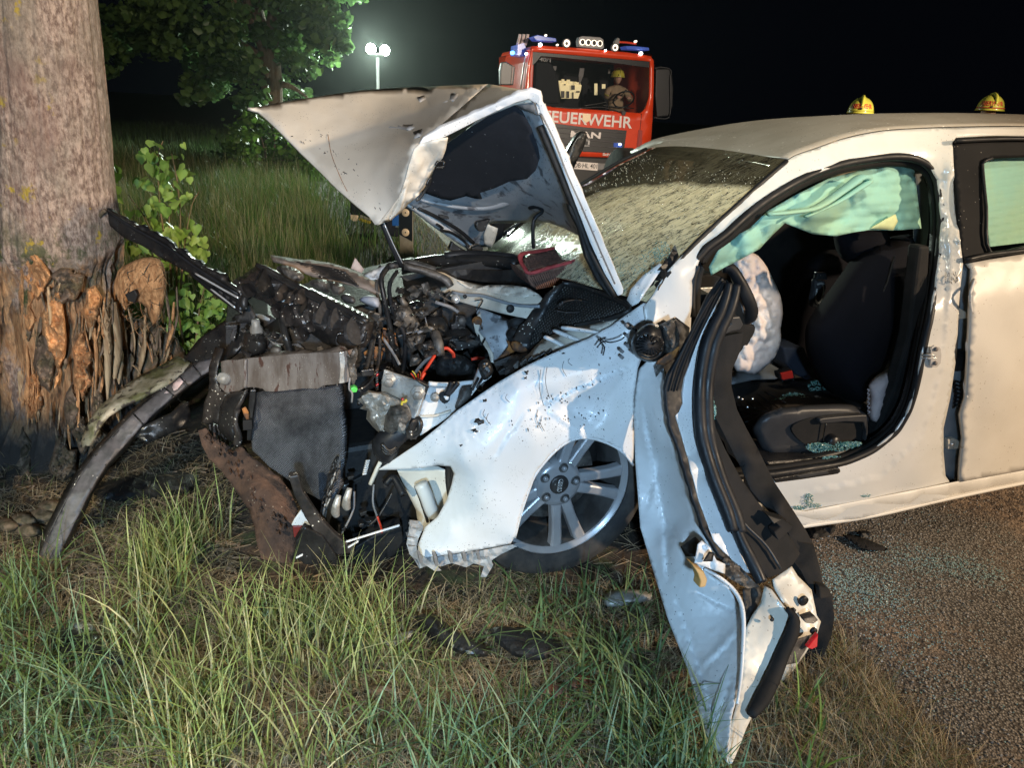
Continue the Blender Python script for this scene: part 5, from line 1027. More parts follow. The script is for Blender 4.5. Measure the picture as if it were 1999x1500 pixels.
prism('underside_slot', CF, cat_closed([Vector(p) for p in px(A, [(940, 722, 1.05), (985, 730, 1.05), (990, 745, 1.05), (955, 740, 1.05)])], 2), None, .01, m_soot, bonnet, bevel=.001)
crump('hinge_arm_panel', CF, px(A, [(1180, 770, 1.05), (1230, 790, 1.05), (1215, 850, 1.1), (1200, 880, 1.12), (1165, 880, 1.14), (1160, 820, 1.1)]), m_cream, bonnet, cell=8, amp=.01, nsc=12)
tpx('bonnet_catch_cable', CF, px(A, [(1385, 690, .62), (1420, 685, .58), (1445, 700, .56), (1440, 715, .55), (1410, 740, .55), (1400, 790, .55), (1403, 885, .56)]), .0065, m_rub, bonnet, sides=8)
st_ = tpx('bonnet_strut', CF, [(745, 432, .5), (763, 475, .5), (784, 520, .52)], .0085, m_rub, C_, sides=10)
tpx('strut_edge', CF, [(749, 434, .49), (767, 475, .49), (786, 514, .51)], .0018, m_chr, st_, sides=5)
# far mirror seen past the bonnet
crump('far_mirror', CF, px(T, [(800, 1225, 1.75), (840, 1140, 1.75), (900, 1040, 1.75), (945, 1000, 1.75), (975, 1010, 1.75), (970, 1080, 1.75), (930, 1180, 1.75), (890, 1260, 1.75), (850, 1340, 1.75), (820, 1300, 1.75)]), m_black, C_, cell=8, thick=.05, curve=2)
tpx('far_mirror_edge', CF, px(T, [(840, 1230, 1.74), (880, 1150, 1.74), (930, 1100, 1.74), (960, 1060, 1.74)]), .004, m_chr, C_, sides=5)
# ---- engine bay
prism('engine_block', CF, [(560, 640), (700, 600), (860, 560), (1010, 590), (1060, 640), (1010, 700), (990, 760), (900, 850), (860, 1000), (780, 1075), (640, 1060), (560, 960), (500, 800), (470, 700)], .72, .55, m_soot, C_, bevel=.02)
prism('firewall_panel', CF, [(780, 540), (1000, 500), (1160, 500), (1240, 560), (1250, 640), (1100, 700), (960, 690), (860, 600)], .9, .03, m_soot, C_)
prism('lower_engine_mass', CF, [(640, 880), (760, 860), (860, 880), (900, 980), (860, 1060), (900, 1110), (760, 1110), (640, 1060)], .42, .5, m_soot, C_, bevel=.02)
# cowl: black bars across
tpx('scuttle_rail', CF, px(M, [(275, 285, 1.1), (400, 278, 1.08), (560, 262, 1.02), (760, 262, .95), (900, 270, .88), (1040, 290, .8)]), [.022, .03, .032, .03, .03], m_black, C_, sides=10, flat=.8)
tpx('scuttle_edge', CF, px(M, [(380, 266, 1.12), (480, 252, 1.12), (560, 240, 1.1)]), .008, m_paint, C_, sides=6)
tpx('scuttle_seal', CF, px(M, [(560, 232, 1.0), (700, 222, .98), (850, 226, .92), (1000, 244, .85), (1045, 262, .8)]), .016, m_rub, C_, sides=8)
crump('scuttle_panel', CF, px(M, [(560, 330, .9), (700, 320, .88), (900, 330, .82), (1030, 320, .76), (1120, 400, .68), (1100, 440, .66), (950, 420, .74), (800, 400, .8), (640, 380, .88)]), m_soot, C_, cell=12, amp=.03, nsc=14, smooth=False)
for p_ in ([(590, 190), (610, 140), (640, 165), (700, 200), (690, 225), (630, 215)], [(640, 190), (720, 205), (830, 225), (800, 245), (700, 232)], [(740, 180), (790, 165), (815, 185), (790, 230), (740, 222)], [(700, 170), (730, 230), (770, 232), (720, 195)]):
    prism('scuttle_fragment', CF, px(M, [(a, b, 1.05) for a, b in p_]), None, .03, m_black, C_, bevel=.003)
# red framed air filter
af = prism('air_filter', CF, px(M, [(1080, 340), (1110, 355), (1425, 268), (1428, 330), (1415, 410), (1290, 430), (1160, 452), (1130, 430), (1095, 380)], .56), None, .16, m_brn, C_, bevel=.004)
af2 = crump('filter_face', CF, px(M, [(1075, 250, .64), (1160, 205, .72), (1300, 190, .75), (1400, 250, .6), (1250, 300, .56), (1115, 340, .55)]), m_brn, af, px(M, [(1130, 270, .66)]), cell=6, amp=.01, nsc=25, ridge=1)
tpx('filter_frame', CF, px(M, [(1415, 262, .55), (1330, 285, .548), (1220, 315, .545), (1112, 345, .54), (1080, 310, .56), (1055, 265, .6), (1062, 220, .63), (1150, 205, .7), (1240, 190, .74), (1335, 172, .78)]), [.010, .011, .013, .012, .010, .010, .010, .010, .008], m_redr, af, sides=6, n=3, flat=.55)
for k in range(22):
    q0 = (1118+k*14.2, 368-k*3.6); q1 = (1160+k*12.2, 448-k*2.2)
    tpx('filter_pleat', CF, px(M, [(q0[0], q0[1], .552), (q1[0], q1[1], .556)]), .0036, m_brn, af, sides=4, n=1)
pillow('charred_filter_end', CF, px(M, [(1335, 175, .72), (1420, 180, .66), (1470, 230, .6), (1490, 300, .56), (1500, 360, .54), (1440, 420, .53), (1425, 330, .54), (1425, 265, .55), (1380, 230, .62)]), m_soot, af, t=.06, cell=6, amp=.02, nsc=40, ridge=1, curve=1, smooth=False)
# air box: grooved slab with mesh face
ab = crump('air_box_face', CF, px(M, [(1320, 415, .38), (1400, 420, .36), (1560, 470, .26), (1680, 525, .16), (1762, 580, .09), (1640, 632, .13), (1520, 655, .18), (1400, 682, .22), (1300, 735, .26), (1200, 790, .29), (1112, 842, .30), (1060, 800, .33), (1160, 660, .35), (1250, 520, .37)]), m_mesh, C_, px(M, [(1400, 560, .27), (1550, 540, .2)]), cell=9, amp=.006, nsc=18, thick=.012)
crump('air_box_side', CF, px(M, [(1280, 430, .36), (1322, 412, .375), (1300, 470, .36), (1220, 600, .34), (1130, 740, .32), (1112, 842, .295), (1060, 838, .30), (1005, 795, .33), (1060, 705, .36), (1170, 570, .38)]), m_dust, ab, cell=8, thick=.03, amp=.003, nsc=30)
tpx('air_box_rim', CF, px(M, [(1325, 410, .36), (1400, 418, .34), (1560, 468, .24), (1690, 525, .14), (1765, 582, .08), (1640, 640, .115), (1520, 663, .165), (1400, 692, .205), (1300, 740, .245), (1112, 845, .285)]), .0075, m_black, ab, sides=6)
for r_ in ([(1300, 560), (1340, 530), (1420, 520), (1500, 540), (1460, 590), (1360, 600), (1290, 590)],):
    tpx('air_box_rib', CF, px(M, [(a, b, .235) for a, b in r_]), .003, m_dust, ab, sides=5)
tpx('air_box_outlet', CF, px(M, [(1020, 640, .42), (1040, 720, .40), (1010, 770, .38)]), [.03, .034, .03], m_soot, C_, sides=10)
pillow('burnt_outlet_end', CF, px(M, [(995, 790, .31), (1040, 790, .3), (1100, 830, .3), (1080, 860, .3), (1010, 850, .3), (990, 820, .31)]), m_rust, C_, t=.04, cell=5, amp=.01, nsc=50)
# white crushed inner wing beam, suspension tower
bsh = lambda l: [(a, b, c-.13) for a, b, c in l]
beam = crump('inner_wing_beam', CF, bsh(px(M, [(500, 330, .9), (560, 345, .87), (640, 385, .82), (700, 405, .8), (820, 432, .74), (900, 425, .7), (1050, 432, .62), (1120, 450, .58), (1170, 482, .54), (1205, 520, .5), (1180, 590, .48), (1150, 620, .48), (1090, 640, .5), (1000, 622, .54), (900, 598, .6), (760, 560, .68), (640, 525, .76), (580, 482, .82), (490, 442, .88), (560, 430, .86), (600, 400, .84)])), m_cream, C_, px(M, [(800, 480, .53), (1000, 500, .41), (900, 540, .49)]), cell=7, amp=.016, nsc=11, ridge=0, thick=.003)
crump('beam_top_crust', CF, bsh(px(M, [(640, 395, .80), (760, 440, .73), (860, 422, .69), (1000, 425, .62), (1100, 440, .57), (1165, 480, .52), (1080, 502, .52), (960, 490, .6), (840, 470, .68), (700, 440, .76)])), m_paintd, beam, cell=6, amp=.02, nsc=22, ridge=1)
tpx('beam_flange', CF, bsh(px(M, [(610, 468, .76), (700, 486, .71), (800, 490, .66), (900, 520, .6), (1000, 548, .55), (1100, 560, .5), (1180, 560, .47)])), .006, m_chan, beam, sides=6)
for q, rr in (((690, 495), .006), ((985, 575), .012), ((1085, 597), .011)):
    lathe('beam_hole', [(0, -.008), (rr, -.008), (rr*1.15, -.004)], CF.pt(*M(*q), (.41 if q[0] > 900 else .56)), CV, m_soot, beam, seg=14)
lathe('beam_bolt', [(0, -.02), (.01, -.02), (.014, -.01), (.016, 0)], CF.pt(*M(632, 512), .61), CV, m_chr, beam, seg=14)
twr = crump('suspension_tower', CF, px(M, [(760, 560, .6), (860, 600, .56), (960, 640, .52), (1060, 690, .46), (1030, 740, .44), (1010, 800, .42), (1010, 870, .4), (940, 900, .38), (880, 930, .36), (862, 860, .40), (800, 780, .45), (765, 720, .5), (745, 680, .54), (775, 640, .56)]), m_inner, C_, px(M, [(900, 740, .5), (940, 700, .42), (880, 800, .38), (960, 800, .47)]), cell=7, amp=.03, nsc=9, ridge=1, thick=.003)
crump('tower_rust_fold', CF, px(M, [(960, 780, .40), (1010, 800, .39), (1015, 860, .38), (960, 900, .36), (900, 905, .36), (950, 860, .37), (975, 820, .38)]), m_rust, twr, cell=6, amp=.01, nsc=20)
lathe('tower_nut', [(0, -.02), (.012, -.02), (.016, -.01), (.018, 0)], CF.pt(*M(770, 658), .52), CV, m_rust, twr, seg=12)
crump('torn_white_strip', CF, px(M, [(745, 655, .52), (790, 600, .54), (800, 640, .52), (780, 720, .48), (840, 800, .42), (875, 870, .38), (880, 930, .36), (860, 925, .36), (840, 850, .40), (790, 780, .44), (760, 730, .48)]), m_cream, C_, cell=6, amp=.012, nsc=24)
for k, p_ in enumerate(([(1215, 760, .2), (1300, 800, .17), (1380, 850, .14)], [(1280, 720, .2), (1400, 770, .15), (1480, 800, .12)], [(1330, 700, .18), (1480, 720, .13), (1580, 735, .1)])):
    tpx('wing_inner_flange', CF, px(M, p_), .02, m_paint, C_, sides=8, flat=.35)
crump('inner_wing_panel', CF, px(M, [(1200, 770, .26), (1400, 700, .2), (1600, 660, .13), (1740, 610, .1), (1690, 660, .1), (1500, 775, .11), (1300, 855, .13), (1100, 950, .16), (1000, 960, .2), (1100, 880, .22)]), m_cream, C_, cell=10, amp=.012, nsc=10)
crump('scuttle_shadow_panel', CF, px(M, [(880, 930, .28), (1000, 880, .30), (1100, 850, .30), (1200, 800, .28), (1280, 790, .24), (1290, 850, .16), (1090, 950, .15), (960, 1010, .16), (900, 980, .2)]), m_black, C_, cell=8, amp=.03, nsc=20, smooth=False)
for k in range(9):
    a = random.uniform(905, 1250); b = 990-(a-905)*.38
    prism('wing_edge_scrap', CF, px(M, [(a, b, .14), (a+random.uniform(20, 50), b-random.uniform(15, 40), .14), (a+random.uniform(30, 60), b+random.uniform(-5, 15), .14), (a+10, b+random.uniform(15, 25), .14)]), None, .01, random.choice((m_black, m_dust, m_dark)), C_, bevel=.001)
# chassis rail end: white box plate with hole, aluminium flange, crumpled crash box
rail_ = crump('chassis_rail', CF, px(G, [(990, 970, .20), (1100, 968, .22), (1420, 930, .24), (1400, 1000, .22), (1330, 1100, .19), (1230, 1230, .15), (1080, 1340, .13), (900, 1455, .13), (900, 1350, .14), (870, 1280, .15), (930, 1120, .17)]), m_paint, C_, cell=8, amp=.004, nsc=12, thick=.006)
tpx('rail_top_lip', CF, px(G, [(985, 945, .17), (1100, 955, .18), (1250, 950, .19), (1420, 930, .2)]), .007, m_paint, rail_, sides=8)
tpx('rail_seam', CF, px(G, [(900, 1270, .135), (1050, 1260, .135), (1200, 1215, .14)]), .004, m_cream, rail_, sides=5)
hl_ = prism('rail_hole', CF, cat_closed([Vector(p) for p in px(G, [(1090, 1050, .165), (1130, 1025, .165), (1185, 1050, .165), (1190, 1110, .165), (1140, 1145, .165), (1095, 1110, .165)])], 2), None, .006, m_soot, rail_, bevel=.001)
prism('rail_hole_glint', CF, px(G, [(1130, 1070), (1185, 1065), (1180, 1110), (1150, 1110)], .158), None, .005, m_paint, rail_)
prism('rail_notch', CF, px(G, [(955, 1203), (1010, 1208), (1070, 1222), (1060, 1232), (1010, 1225)], .155), None, .005, m_soot, rail_)
lathe('rail_bolt', [(0, -.012), (.010, -.010), (.014, 0)], CF.pt(*G(1045, 1082), .165), CV, m_alu, rail_, seg=12)
for p_ in ([(1205, 930, .15), (1185, 1000, .15), (1155, 1060, .15)], [(1270, 935, .15), (1220, 1000, .15), (1165, 1060, .15)]):
    tpx('rail_hose', CF, px(G, p_), .008, m_rub, rail_, sides=8)
pillow('dirty_mount', CF, px(G, [(1290, 1010, .17), (1350, 970, .17), (1410, 990, .17), (1420, 1060, .16), (1350, 1120, .15), (1280, 1190, .14), (1240, 1180, .14), (1270, 1090, .16)]), m_dark, rail_, t=.05, cell=5, amp=.008, nsc=40)
crump('tall_white_bracket', CF, px(G, [(1400, 985, .18), (1470, 780, .22), (1500, 830, .2), (1600, 850, .16), (1590, 880, .15), (1480, 960, .15), (1400, 1060, .15), (1380, 1050, .16)]), m_paint, C_, cell=6, amp=.01, nsc=16)
for s in (0, 1, 2): tpx('bracket_groove', CF, px(G, [(1410+s*45, 1010-s*20, .15), (1470+s*42, 890-s*4, .165)]), .004, m_dust, C_, sides=5)
pillow('torn_sleeve', CF, px(G, [(1465, 760, .16), (1540, 700, .17), (1600, 760, .16), (1610, 850, .15), (1530, 915, .15), (1490, 860, .16)]), m_black, C_, t=.04, cell=5, amp=.012, nsc=40, smooth=False)
fl = crump('rail_flange_plate', CF, px(G, [(548, 815, .24), (580, 818, .24), (760, 880, .2), (880, 920, .17), (960, 965, .15), (930, 1110, .14), (880, 1250, .13), (850, 1290, .13), (780, 1280, .15), (700, 1150, .2), (530, 1030, .25), (535, 920, .25)]), m_alu, C_, cell=8, amp=.003, nsc=16, thick=.012, bevel=.002)
for q, v0 in (((600, 915), .215), ((878, 1038), .15)):
    bt = lathe('flange_bolt', [(0, -.024), (.012, -.024), (.0135, -.021), (.0135, -.012), (.019, -.011), (.019, -.003), (.022, -.002), (.022, .004)], CF.pt(*G(*q), v0), (CV+CU*.25), m_alu, fl, seg=6)
prism('flange_spacer', CF, px(G, [(860, 905), (985, 965), (985, 985), (945, 1110), (925, 1115), (958, 985), (880, 935)], .145), None, .03, m_black, C_, bevel=.002)
cbx = pillow('crash_box', CF, px(G, [(285, 1100, .30), (330, 1080, .28), (350, 1040, .26), (390, 1008, .25), (480, 1030, .23), (560, 1030, .22), (660, 1080, .19), (760, 1130, .16), (800, 1190, .14), (820, 1260, .13), (790, 1350, .13), (750, 1440, .15), (640, 1430, .19), (535, 1460, .23), (440, 1370, .27), (375, 1290, .29), (385, 1210, .29), (310, 1190, .30), (350, 1160, .29)]), m_alu, C_, t=.10, w=14, cell=6, amp=.022, nsc=20, ridge=1, curve=1, smooth=False)
crump('crash_box_fold', CF, px(G, [(330, 1075, .2), (400, 1040, .19), (520, 1050, .18), (640, 1100, .16), (600, 1190, .15), (560, 1260, .16), (460, 1200, .19), (370, 1160, .21)]), m_alu, cbx, cell=6, amp=.02, nsc=22, ridge=1, smooth=False)
pillow('muddy_clump', CF, px(G, [(610, 1170, .13), (700, 1150, .12), (780, 1180, .11), (810, 1270, .11), (770, 1340, .11), (690, 1400, .13), (620, 1440, .15), (540, 1400, .17), (560, 1280, .16)]), m_dark, cbx, t=.06, cell=5, amp=.02, nsc=35, curve=1, smooth=False)
for k in range(8):
    q = G(random.uniform(705, 765), random.uniform(1105, 1150)); prism('yellow_crumb', CF, [(q[0]-2, q[1]), (q[0]+2, q[1]-2), (q[0]+3, q[1]+3), (q[0]-1, q[1]+3)], .09, .01, m_yel, C_)
prism('red_crumb', CF, px(G, [(715, 1100), (740, 1090), (745, 1110), (722, 1115)], .088), None, .01, m_red, C_)
hn = tpx('rubber_horn', CF, px(J, [(1160, 390, .22), (1150, 350, .2), (1170, 310, .19), (1230, 270, .18), (1290, 240, .18), (1330, 215, .18)]), [.034, .042, .036, .026, .02], m_rub, C_, sides=14)
for k in range(3): tpx('horn_ring', CF, px(J, [(1128, 330+k*18, .16), (1165, 372+k*10, .15), (1208, 350+k*6, .16)]), .006, m_black, hn, sides=6)
tpx('horn_loop', CF, px(G, [(800, 1300, .14), (870, 1290, .13), (900, 1340, .12), (880, 1420, .12), (800, 1470, .13)]), .009, m_black, C_, sides=8)
crump('horn_bracket', CF, px(G, [(760, 1400, .13), (830, 1300, .12), (890, 1300, .115), (905, 1400, .11), (860, 1490, .11), (780, 1480, .12)]), m_dust, C_, cell=6, amp=.02, nsc=30, smooth=False)
# bumper beam
bb = crump('bumper_beam', CF, px(K, [(270, 855, .66), (300, 845, .64), (380, 843, .60), (420, 835, .58), (560, 822, .5), (800, 800, .38), (1000, 795, .27), (1070, 790, .24), (1082, 860, .235), (1072, 930, .24), (1075, 992, .24), (1000, 1005, .28), (940, 1008, .30), (900, 1032, .33), (800, 1030, .38), (700, 1042, .43), (625, 1050, .46), (560, 1048, .5), (540, 1030, .51), (480, 1020, .54), (425, 1025, .57), (390, 1045, .60), (300, 1055, .63), (262, 1020, .66), (275, 940, .66)]), m_steel, C_, cell=8, amp=.004, nsc=10, thick=.045, off=1, bevel=.004)
prism('beam_cut_edge', CF, px(K, [(1040, 796), (1072, 790), (1083, 860), (1073, 930), (1077, 992), (1040, 1000), (1048, 900)], .232), None, .004, m_alu, bb)
tpx('beam_groove', CF, px(K, [(432, 838, .565), (428, 900, .56), (432, 960, .56), (430, 1022, .565)]), .006, m_steel, bb, sides=6)
lathe('beam_bolt_head', [(0, -.018), (.012, -.018), (.02, -.008), (.02, .01)], CF.pt(*K(292, 965), .63), (CV-CU*.5), m_alu, bb, seg=16)
for k in range(26):
    a = random.uniform(470, 1050); y0 = 1035-(a-470)*.04
    prism('beam_shred', CF, px(K, [(a, y0-30), (a+8, y0-32), (a+random.uniform(0, 8), y0+random.uniform(2, 18)), (a+3, y0)], .5-(a-560)*.0005), None, .004, m_steel, bb)
tb = crump('torn_beam_bracket', CF, px(K, [(1090, 780, .22), (1110, 820, .22), (1130, 780, .22), (1150, 765, .22), (1155, 800, .22), (1140, 860, .22), (1155, 940, .22), (1130, 1010, .22), (1110, 950, .22), (1100, 880, .22)]), m_dark, C_, cell=5, amp=.02, nsc=30, smooth=False, thick=.008)
prism('green_clip', CF, px(K, [(1115, 1030), (1140, 1018), (1162, 1030), (1155, 1055), (1125, 1058)], .2), None, .02, m_grn, C_, bevel=.002)
tpx('clip_wire', CF, px(K, [(1110, 960, .2), (1105, 1030, .2), (1125, 1060, .2), (1122, 1120, .2)]), .003, m_cons, C_, sides=5)
tpx('clip_wire', CF, px(K, [(1160, 1040, .22), (1220, 1010, .24), (1280, 940, .26)]), .003, m_dust, C_, sides=5)
# radiator
rad = crump('radiator', CF, px(J, [(430, 50, .55), (560, 40, .5), (700, 25, .43), (880, 12, .33), (895, 80, .33), (905, 180, .33), (912, 300, .31), (905, 420, .30), (885, 560, .28), (850, 640, .28), (800, 655, .31), (700, 600, .37), (600, 530, .43), (500, 460, .48), (440, 400, .52), (405, 370, .54), (400, 290, .55), (415, 170, .56)]), m_rad, C_, cell=8, amp=.010, nsc=7, thick=.025, off=1)
for k in range(0):
    t = k/29.0; a0 = J(415+t*14, 60+t*300); 
    x0 = 418-t*18; y0 = 60+t*330; x1 = 905; y1 = 25+t*440
    tpx('radiator_tube', CF, px(J, [(x0, y0, .545), ((x0+x1)/2, (y0+y1)/2+26, .42), (x1, y1, .32)]), .0016, m_alu, rad, sides=4, n=5)
rs = []
for k in range(30):
    q = J(880-k*2.5+random.uniform(-12, 30), 400+k*9+random.uniform(-10, 10))
    rs.append(tpx('bent_cooling_fin', CF, [(q[0], q[1], .27), (q[0]-5+random.uniform(-3, 3), q[1]+14, .26), (q[0]-9+random.uniform(-4, 4), q[1]+random.uniform(24, 40), .27)], random.uniform(.0018, .0035), random.choice((m_dark, m_alu, m_black, m_black)), C_, sides=5, n=3))
for q in ((870, 700), (930, 660)):
    tpx('radiator_pipe_end', CF, px(J, [(q[0]+20, q[1]-80, .26), (q[0]+4, q[1]-20, .25), (q[0], q[1]+15, .25), (q[0]+10, q[1]+38, .25)]), [.008, .012, .014, .009], m_alu, C_, sides=10)
for k in range(7):
    prism('corrugated_clip', CF, px(J, [(1040-k*3, 430+k*12, .24), (1066-k*3, 426+k*12, .24), (1064-k*3, 435+k*12, .24), (1038-k*3, 439+k*12, .24)]), None, .01, m_chr, C_)
# hanging brackets left of the radiator
crump('hanging_bracket', CF, px(K, [(210, 850, .72), (240, 760, .75), (290, 770, .72), (260, 850, .7), (245, 930, .69), (250, 1000, .68), (275, 1052, .66), (335, 1050, .62), (300, 1090, .63), (265, 1150, .65), (262, 1200, .65), (255, 1252, .65), (150, 1258, .74), (160, 1180, .73), (165, 1130, .72), (195, 1050, .7), (200, 980, .7), (195, 900, .71)]), m_dust, C_, cell=8, amp=.010, nsc=14, thick=.006)
pillow('curved_duct', CF, px(K, [(300, 1080, .62), (350, 1055, .6), (430, 1040, .57), (455, 1060, .56), (420, 1120, .57), (390, 1200, .58), (370, 1300, .58), (400, 1400, .57), (360, 1390, .6), (290, 1340, .63), (250, 1280, .66), (260, 1180, .65)]), m_black, C_, t=.08, w=14, cell=7, amp=.004)
tpx('duct_edge', CF, px(K, [(440, 1035, .53), (410, 1100, .53), (375, 1170, .53), (365, 1250, .53), (385, 1330, .53), (375, 1400, .54)]), [.006, .012, .012, .016, .012], m_dust, C_, sides=8, flat=.6)
for k in range(5): prism('duct_rib', CF, px(K, [(190+k*26, 1265+k*4, .66), (208+k*26, 1268+k*4, .66), (212+k*28, 1340+k*18, .66), (196+k*26, 1330+k*18, .66)]), None, .02, m_dust, C_, bevel=.002)
prism('radiator_side_post', CF, px(K, [(460, 1040), (500, 1040), (495, 1110), (480, 1200), (470, 1370), (440, 1370), (445, 1200)], .54), None, .03, m_black, C_, bevel=.003)
prism('connector_block', CF, px(K, [(412, 1240), (475, 1235), (478, 1300), (415, 1305)], .52), None, .04, m_trim, C_, bevel=.003)
crump('dry_leaf', CF, px(K, [(408, 1160, .49), (430, 1148, .49), (450, 1180, .49), (455, 1230, .49), (440, 1235, .49), (420, 1200, .49)]), m_rust, C_, cell=4, amp=.01, nsc=50)
# undertray hanging, dirt caked
ut = crump('undertray', CF, px(J, [(105, 262, .62), (150, 245, .62), (190, 300, .61), (260, 330, .59), (300, 370, .57), (340, 350, .55), (400, 400, .52), (480, 462, .46), (560, 520, .42), (620, 600, .38), (660, 700, .34), (650, 800, .31), (645, 900, .28), (640, 960, .26), (620, 1000, .24), (560, 985, .24), (500, 990, .25), (455, 968, .26), (430, 880, .30), (418, 800, .34), (390, 705, .39), (330, 620, .44), (290, 560, .48), (230, 480, .53), (160, 410, .57), (125, 340, .60)]), m_mud, C_, px(J, [(400, 600, .36), (520, 760, .27), (300, 470, .48)]), cell=8, amp=.012, nsc=13, thick=.018, off=1)
for k in range(60):
    t = random.random(); q = J(140+t*450+random.uniform(-10, 60), 290+t*560+random.uniform(-20, 120*t+10))
    prism('dirt_clod', CF, [(q[0]-random.uniform(2, 5), q[1]), (q[0], q[1]-random.uniform(2, 5)), (q[0]+random.uniform(2, 5), q[1]+1), (q[0]+1, q[1]+random.uniform(2, 4))], (.60-t*.36)-.022, .015, m_mud, ut, bevel=0)
# lower grille bars and white fragments
lg = prism('lower_grille_bar', CF, px(J, [(610, 518), (665, 508), (690, 600), (740, 680), (790, 755), (870, 840), (965, 915), (985, 945), (880, 955), (800, 900), (700, 745), (640, 620)], .2), None, .03, m_dust, C_, bevel=.004)
prism('lower_grille_bar', CF, px(J, [(650, 880), (700, 800), (800, 850), (870, 950), (900, 1010), (700, 1010), (640, 960)], .19), None, .03, m_black, C_, bevel=.004)
prism('lower_grille_bar', CF, px(J, [(980, 910), (1100, 840), (1240, 790), (1250, 880), (1200, 960), (1100, 1000), (960, 1010)], .3), None, .06, m_soot, C_, bevel=.004)
prism('white_fragment', CF, px(J, [(680, 705), (735, 780), (740, 790), (625, 792), (640, 760)], .25), None, .01, m_paint, C_)
prism('red_fragment', CF, px(J, [(632, 795), (700, 790), (690, 850), (640, 860)], .26), None, .01, mat('dark_red_plastic', (.2, .03, .025), rough=.4), C_)
for p_ in ([(930, 880), (1230, 792)], [(940, 912), (1000, 880)], [(650, 970), (690, 955)]):
    a, b = p_; prism('white_strip', CF, px(J, [(a[0], a[1]), (b[0], b[1]-5), (b[0], b[1]+5), (a[0], a[1]+9)], .185), None, .008, m_paint, C_)
for p_, m_ in (([(1085, 560, .3), (1080, 660, .28), (1100, 730, .27), (1125, 810, .27)], m_cons), ([(1105, 740, .26), (1125, 800, .26), (1130, 830, .26)], m_wire), ([(975, 600, .28), (970, 700, .28), (930, 790, .27), (895, 850, .27)], m_cons), ([(1190, 600, .3), (1160, 660, .29), (1110, 740, .28), (1060, 790, .28)], m_dust), ([(1140, 400, .25), (1100, 480, .25), (1065, 560, .25)], m_cream)):
    tpx('loose_wire', CF, px(J, p_), .0035 if m_ is not m_cream else .007, m_, C_, sides=6)
for k in range(26):
    q = (random.uniform(650, 860), random.uniform(930, 1085))
    s = random.uniform(8, 26); prism('underbody_scrap', CF, [(q[0], q[1]), (q[0]+s, q[1]-random.uniform(0, s*.6)), (q[0]+s*.8, q[1]+random.uniform(2, s*.5)), (q[0]+s*.2, q[1]+random.uniform(4, s*.6))], random.uniform(.26, .42), .03, random.choice((m_soot, m_black, m_black, m_dust)), C_, bevel=.002)
tpx('lower_hose', CF, px(J, [(1250, 620, .25), (1220, 560, .28), (1190, 520, .3), (1150, 560, .3)]), .012, m_rub, C_)
# ---- intake manifold and cover
man = pillow('intake_manifold', CF, px(H, [(95, 445, .80), (200, 400, .79), (300, 330, .78), (410, 250, .77), (520, 260, .75), (700, 340, .72), (900, 450, .68), (1150, 570, .62), (1400, 680, .57), (1650, 800, .52), (1850, 900, .48), (1930, 980, .45), (1900, 1200, .42), (1820, 1320, .42), (1650, 1370, .44), (1450, 1350, .48), (1250, 1240, .54), (1100, 1130, .58), (1060, 1190, .58), (1000, 1220, .6), (900, 1110, .63), (800, 1010, .66), (700, 925, .69), (620, 812, .71), (500, 725, .74), (400, 690, .76), (300, 635, .78), (180, 560, .79), (110, 500, .8)]), m_dust, C_, t=.20, w=34, cell=6, amp=.024, nsc=13, ridge=1, curve=1, smooth=False)
lobes = [([(440, 480), (520, 325), (560, 400), (640, 450), (640, 600), (560, 640), (450, 560)], m_black), ([(690, 620), (730, 540), (800, 495), (880, 520), (890, 590), (830, 650), (750, 700), (700, 680)], m_dust), ([(910, 560), (950, 530), (970, 560), (940, 640), (860, 720), (800, 720), (850, 650)], m_dust), ([(960, 600), (1010, 570), (1080, 620), (1080, 700), (1020, 740), (940, 730), (950, 660)], m_dust),
         ([(770, 840), (840, 770), (920, 760), (930, 860), (920, 960), (860, 1020), (790, 970)], m_dust), ([(1090, 640), (1110, 680), (1060, 760), (1000, 870), (985, 800), (1030, 740)], m_black), ([(1190, 900), (1240, 800), (1300, 735), (1400, 800), (1430, 860), (1400, 960), (1300, 1000), (1200, 980)], m_gpl), ([(1400, 880), (1450, 820), (1560, 900), (1560, 1000), (1400, 1060), (1380, 980)], m_gpl),
         ([(1590, 1080), (1620, 1000), (1680, 940), (1780, 980), (1840, 1080), (1820, 1200), (1720, 1260), (1620, 1200)], m_gpl), ([(1090, 1010), (1160, 985), (1180, 1060), (1150, 1110), (1110, 1080)], m_dust), ([(1090, 760), (1130, 780), (1130, 900), (1100, 960), (1080, 860)], m_dust), ([(940, 1080), (1050, 1070), (1080, 1170), (1020, 1220), (960, 1150)], m_dust),
         ([(220, 530), (320, 500), (400, 560), (360, 640), (280, 640)], m_dust), ([(620, 800), (690, 760), (740, 820), (720, 900), (680, 920)], m_dust)]
for pts_, m_ in lobes:
    cx_ = sum(p[0] for p in pts_)/len(pts_); v0 = .80-.38*(cx_/1900)-.085
    ym = sum(p[1] for p in pts_)/len(pts_); crump('manifold_runner', CF, px(H, [(cx_+(a-cx_)*1.15, ym+(b-ym)*1.2, v0+.00045*(a-cx_)+.00025*(ym-b)) for a, b in pts_]), m_, man, px(H, [(cx_-12, ym, v0-.028)]), cell=5, curve=2, amp=.007, nsc=30, thick=.010, off=1, smooth=False)
tpx('manifold_spine', CF, px(H, [(410, 255, .68), (560, 320, .65), (760, 440, .62), (1000, 570, .56), (1300, 720, .49), (1600, 860, .43), (1850, 990, .38)]), [.008, .011, .012, .012, .010], m_black, man, sides=8)
tpx('manifold_spine_edge', CF, px(H, [(430, 285, .67), (700, 440, .61), (960, 590, .555), (1260, 750, .485), (1560, 900, .42), (1800, 1010, .375)]), .006, m_black, man, sides=6)
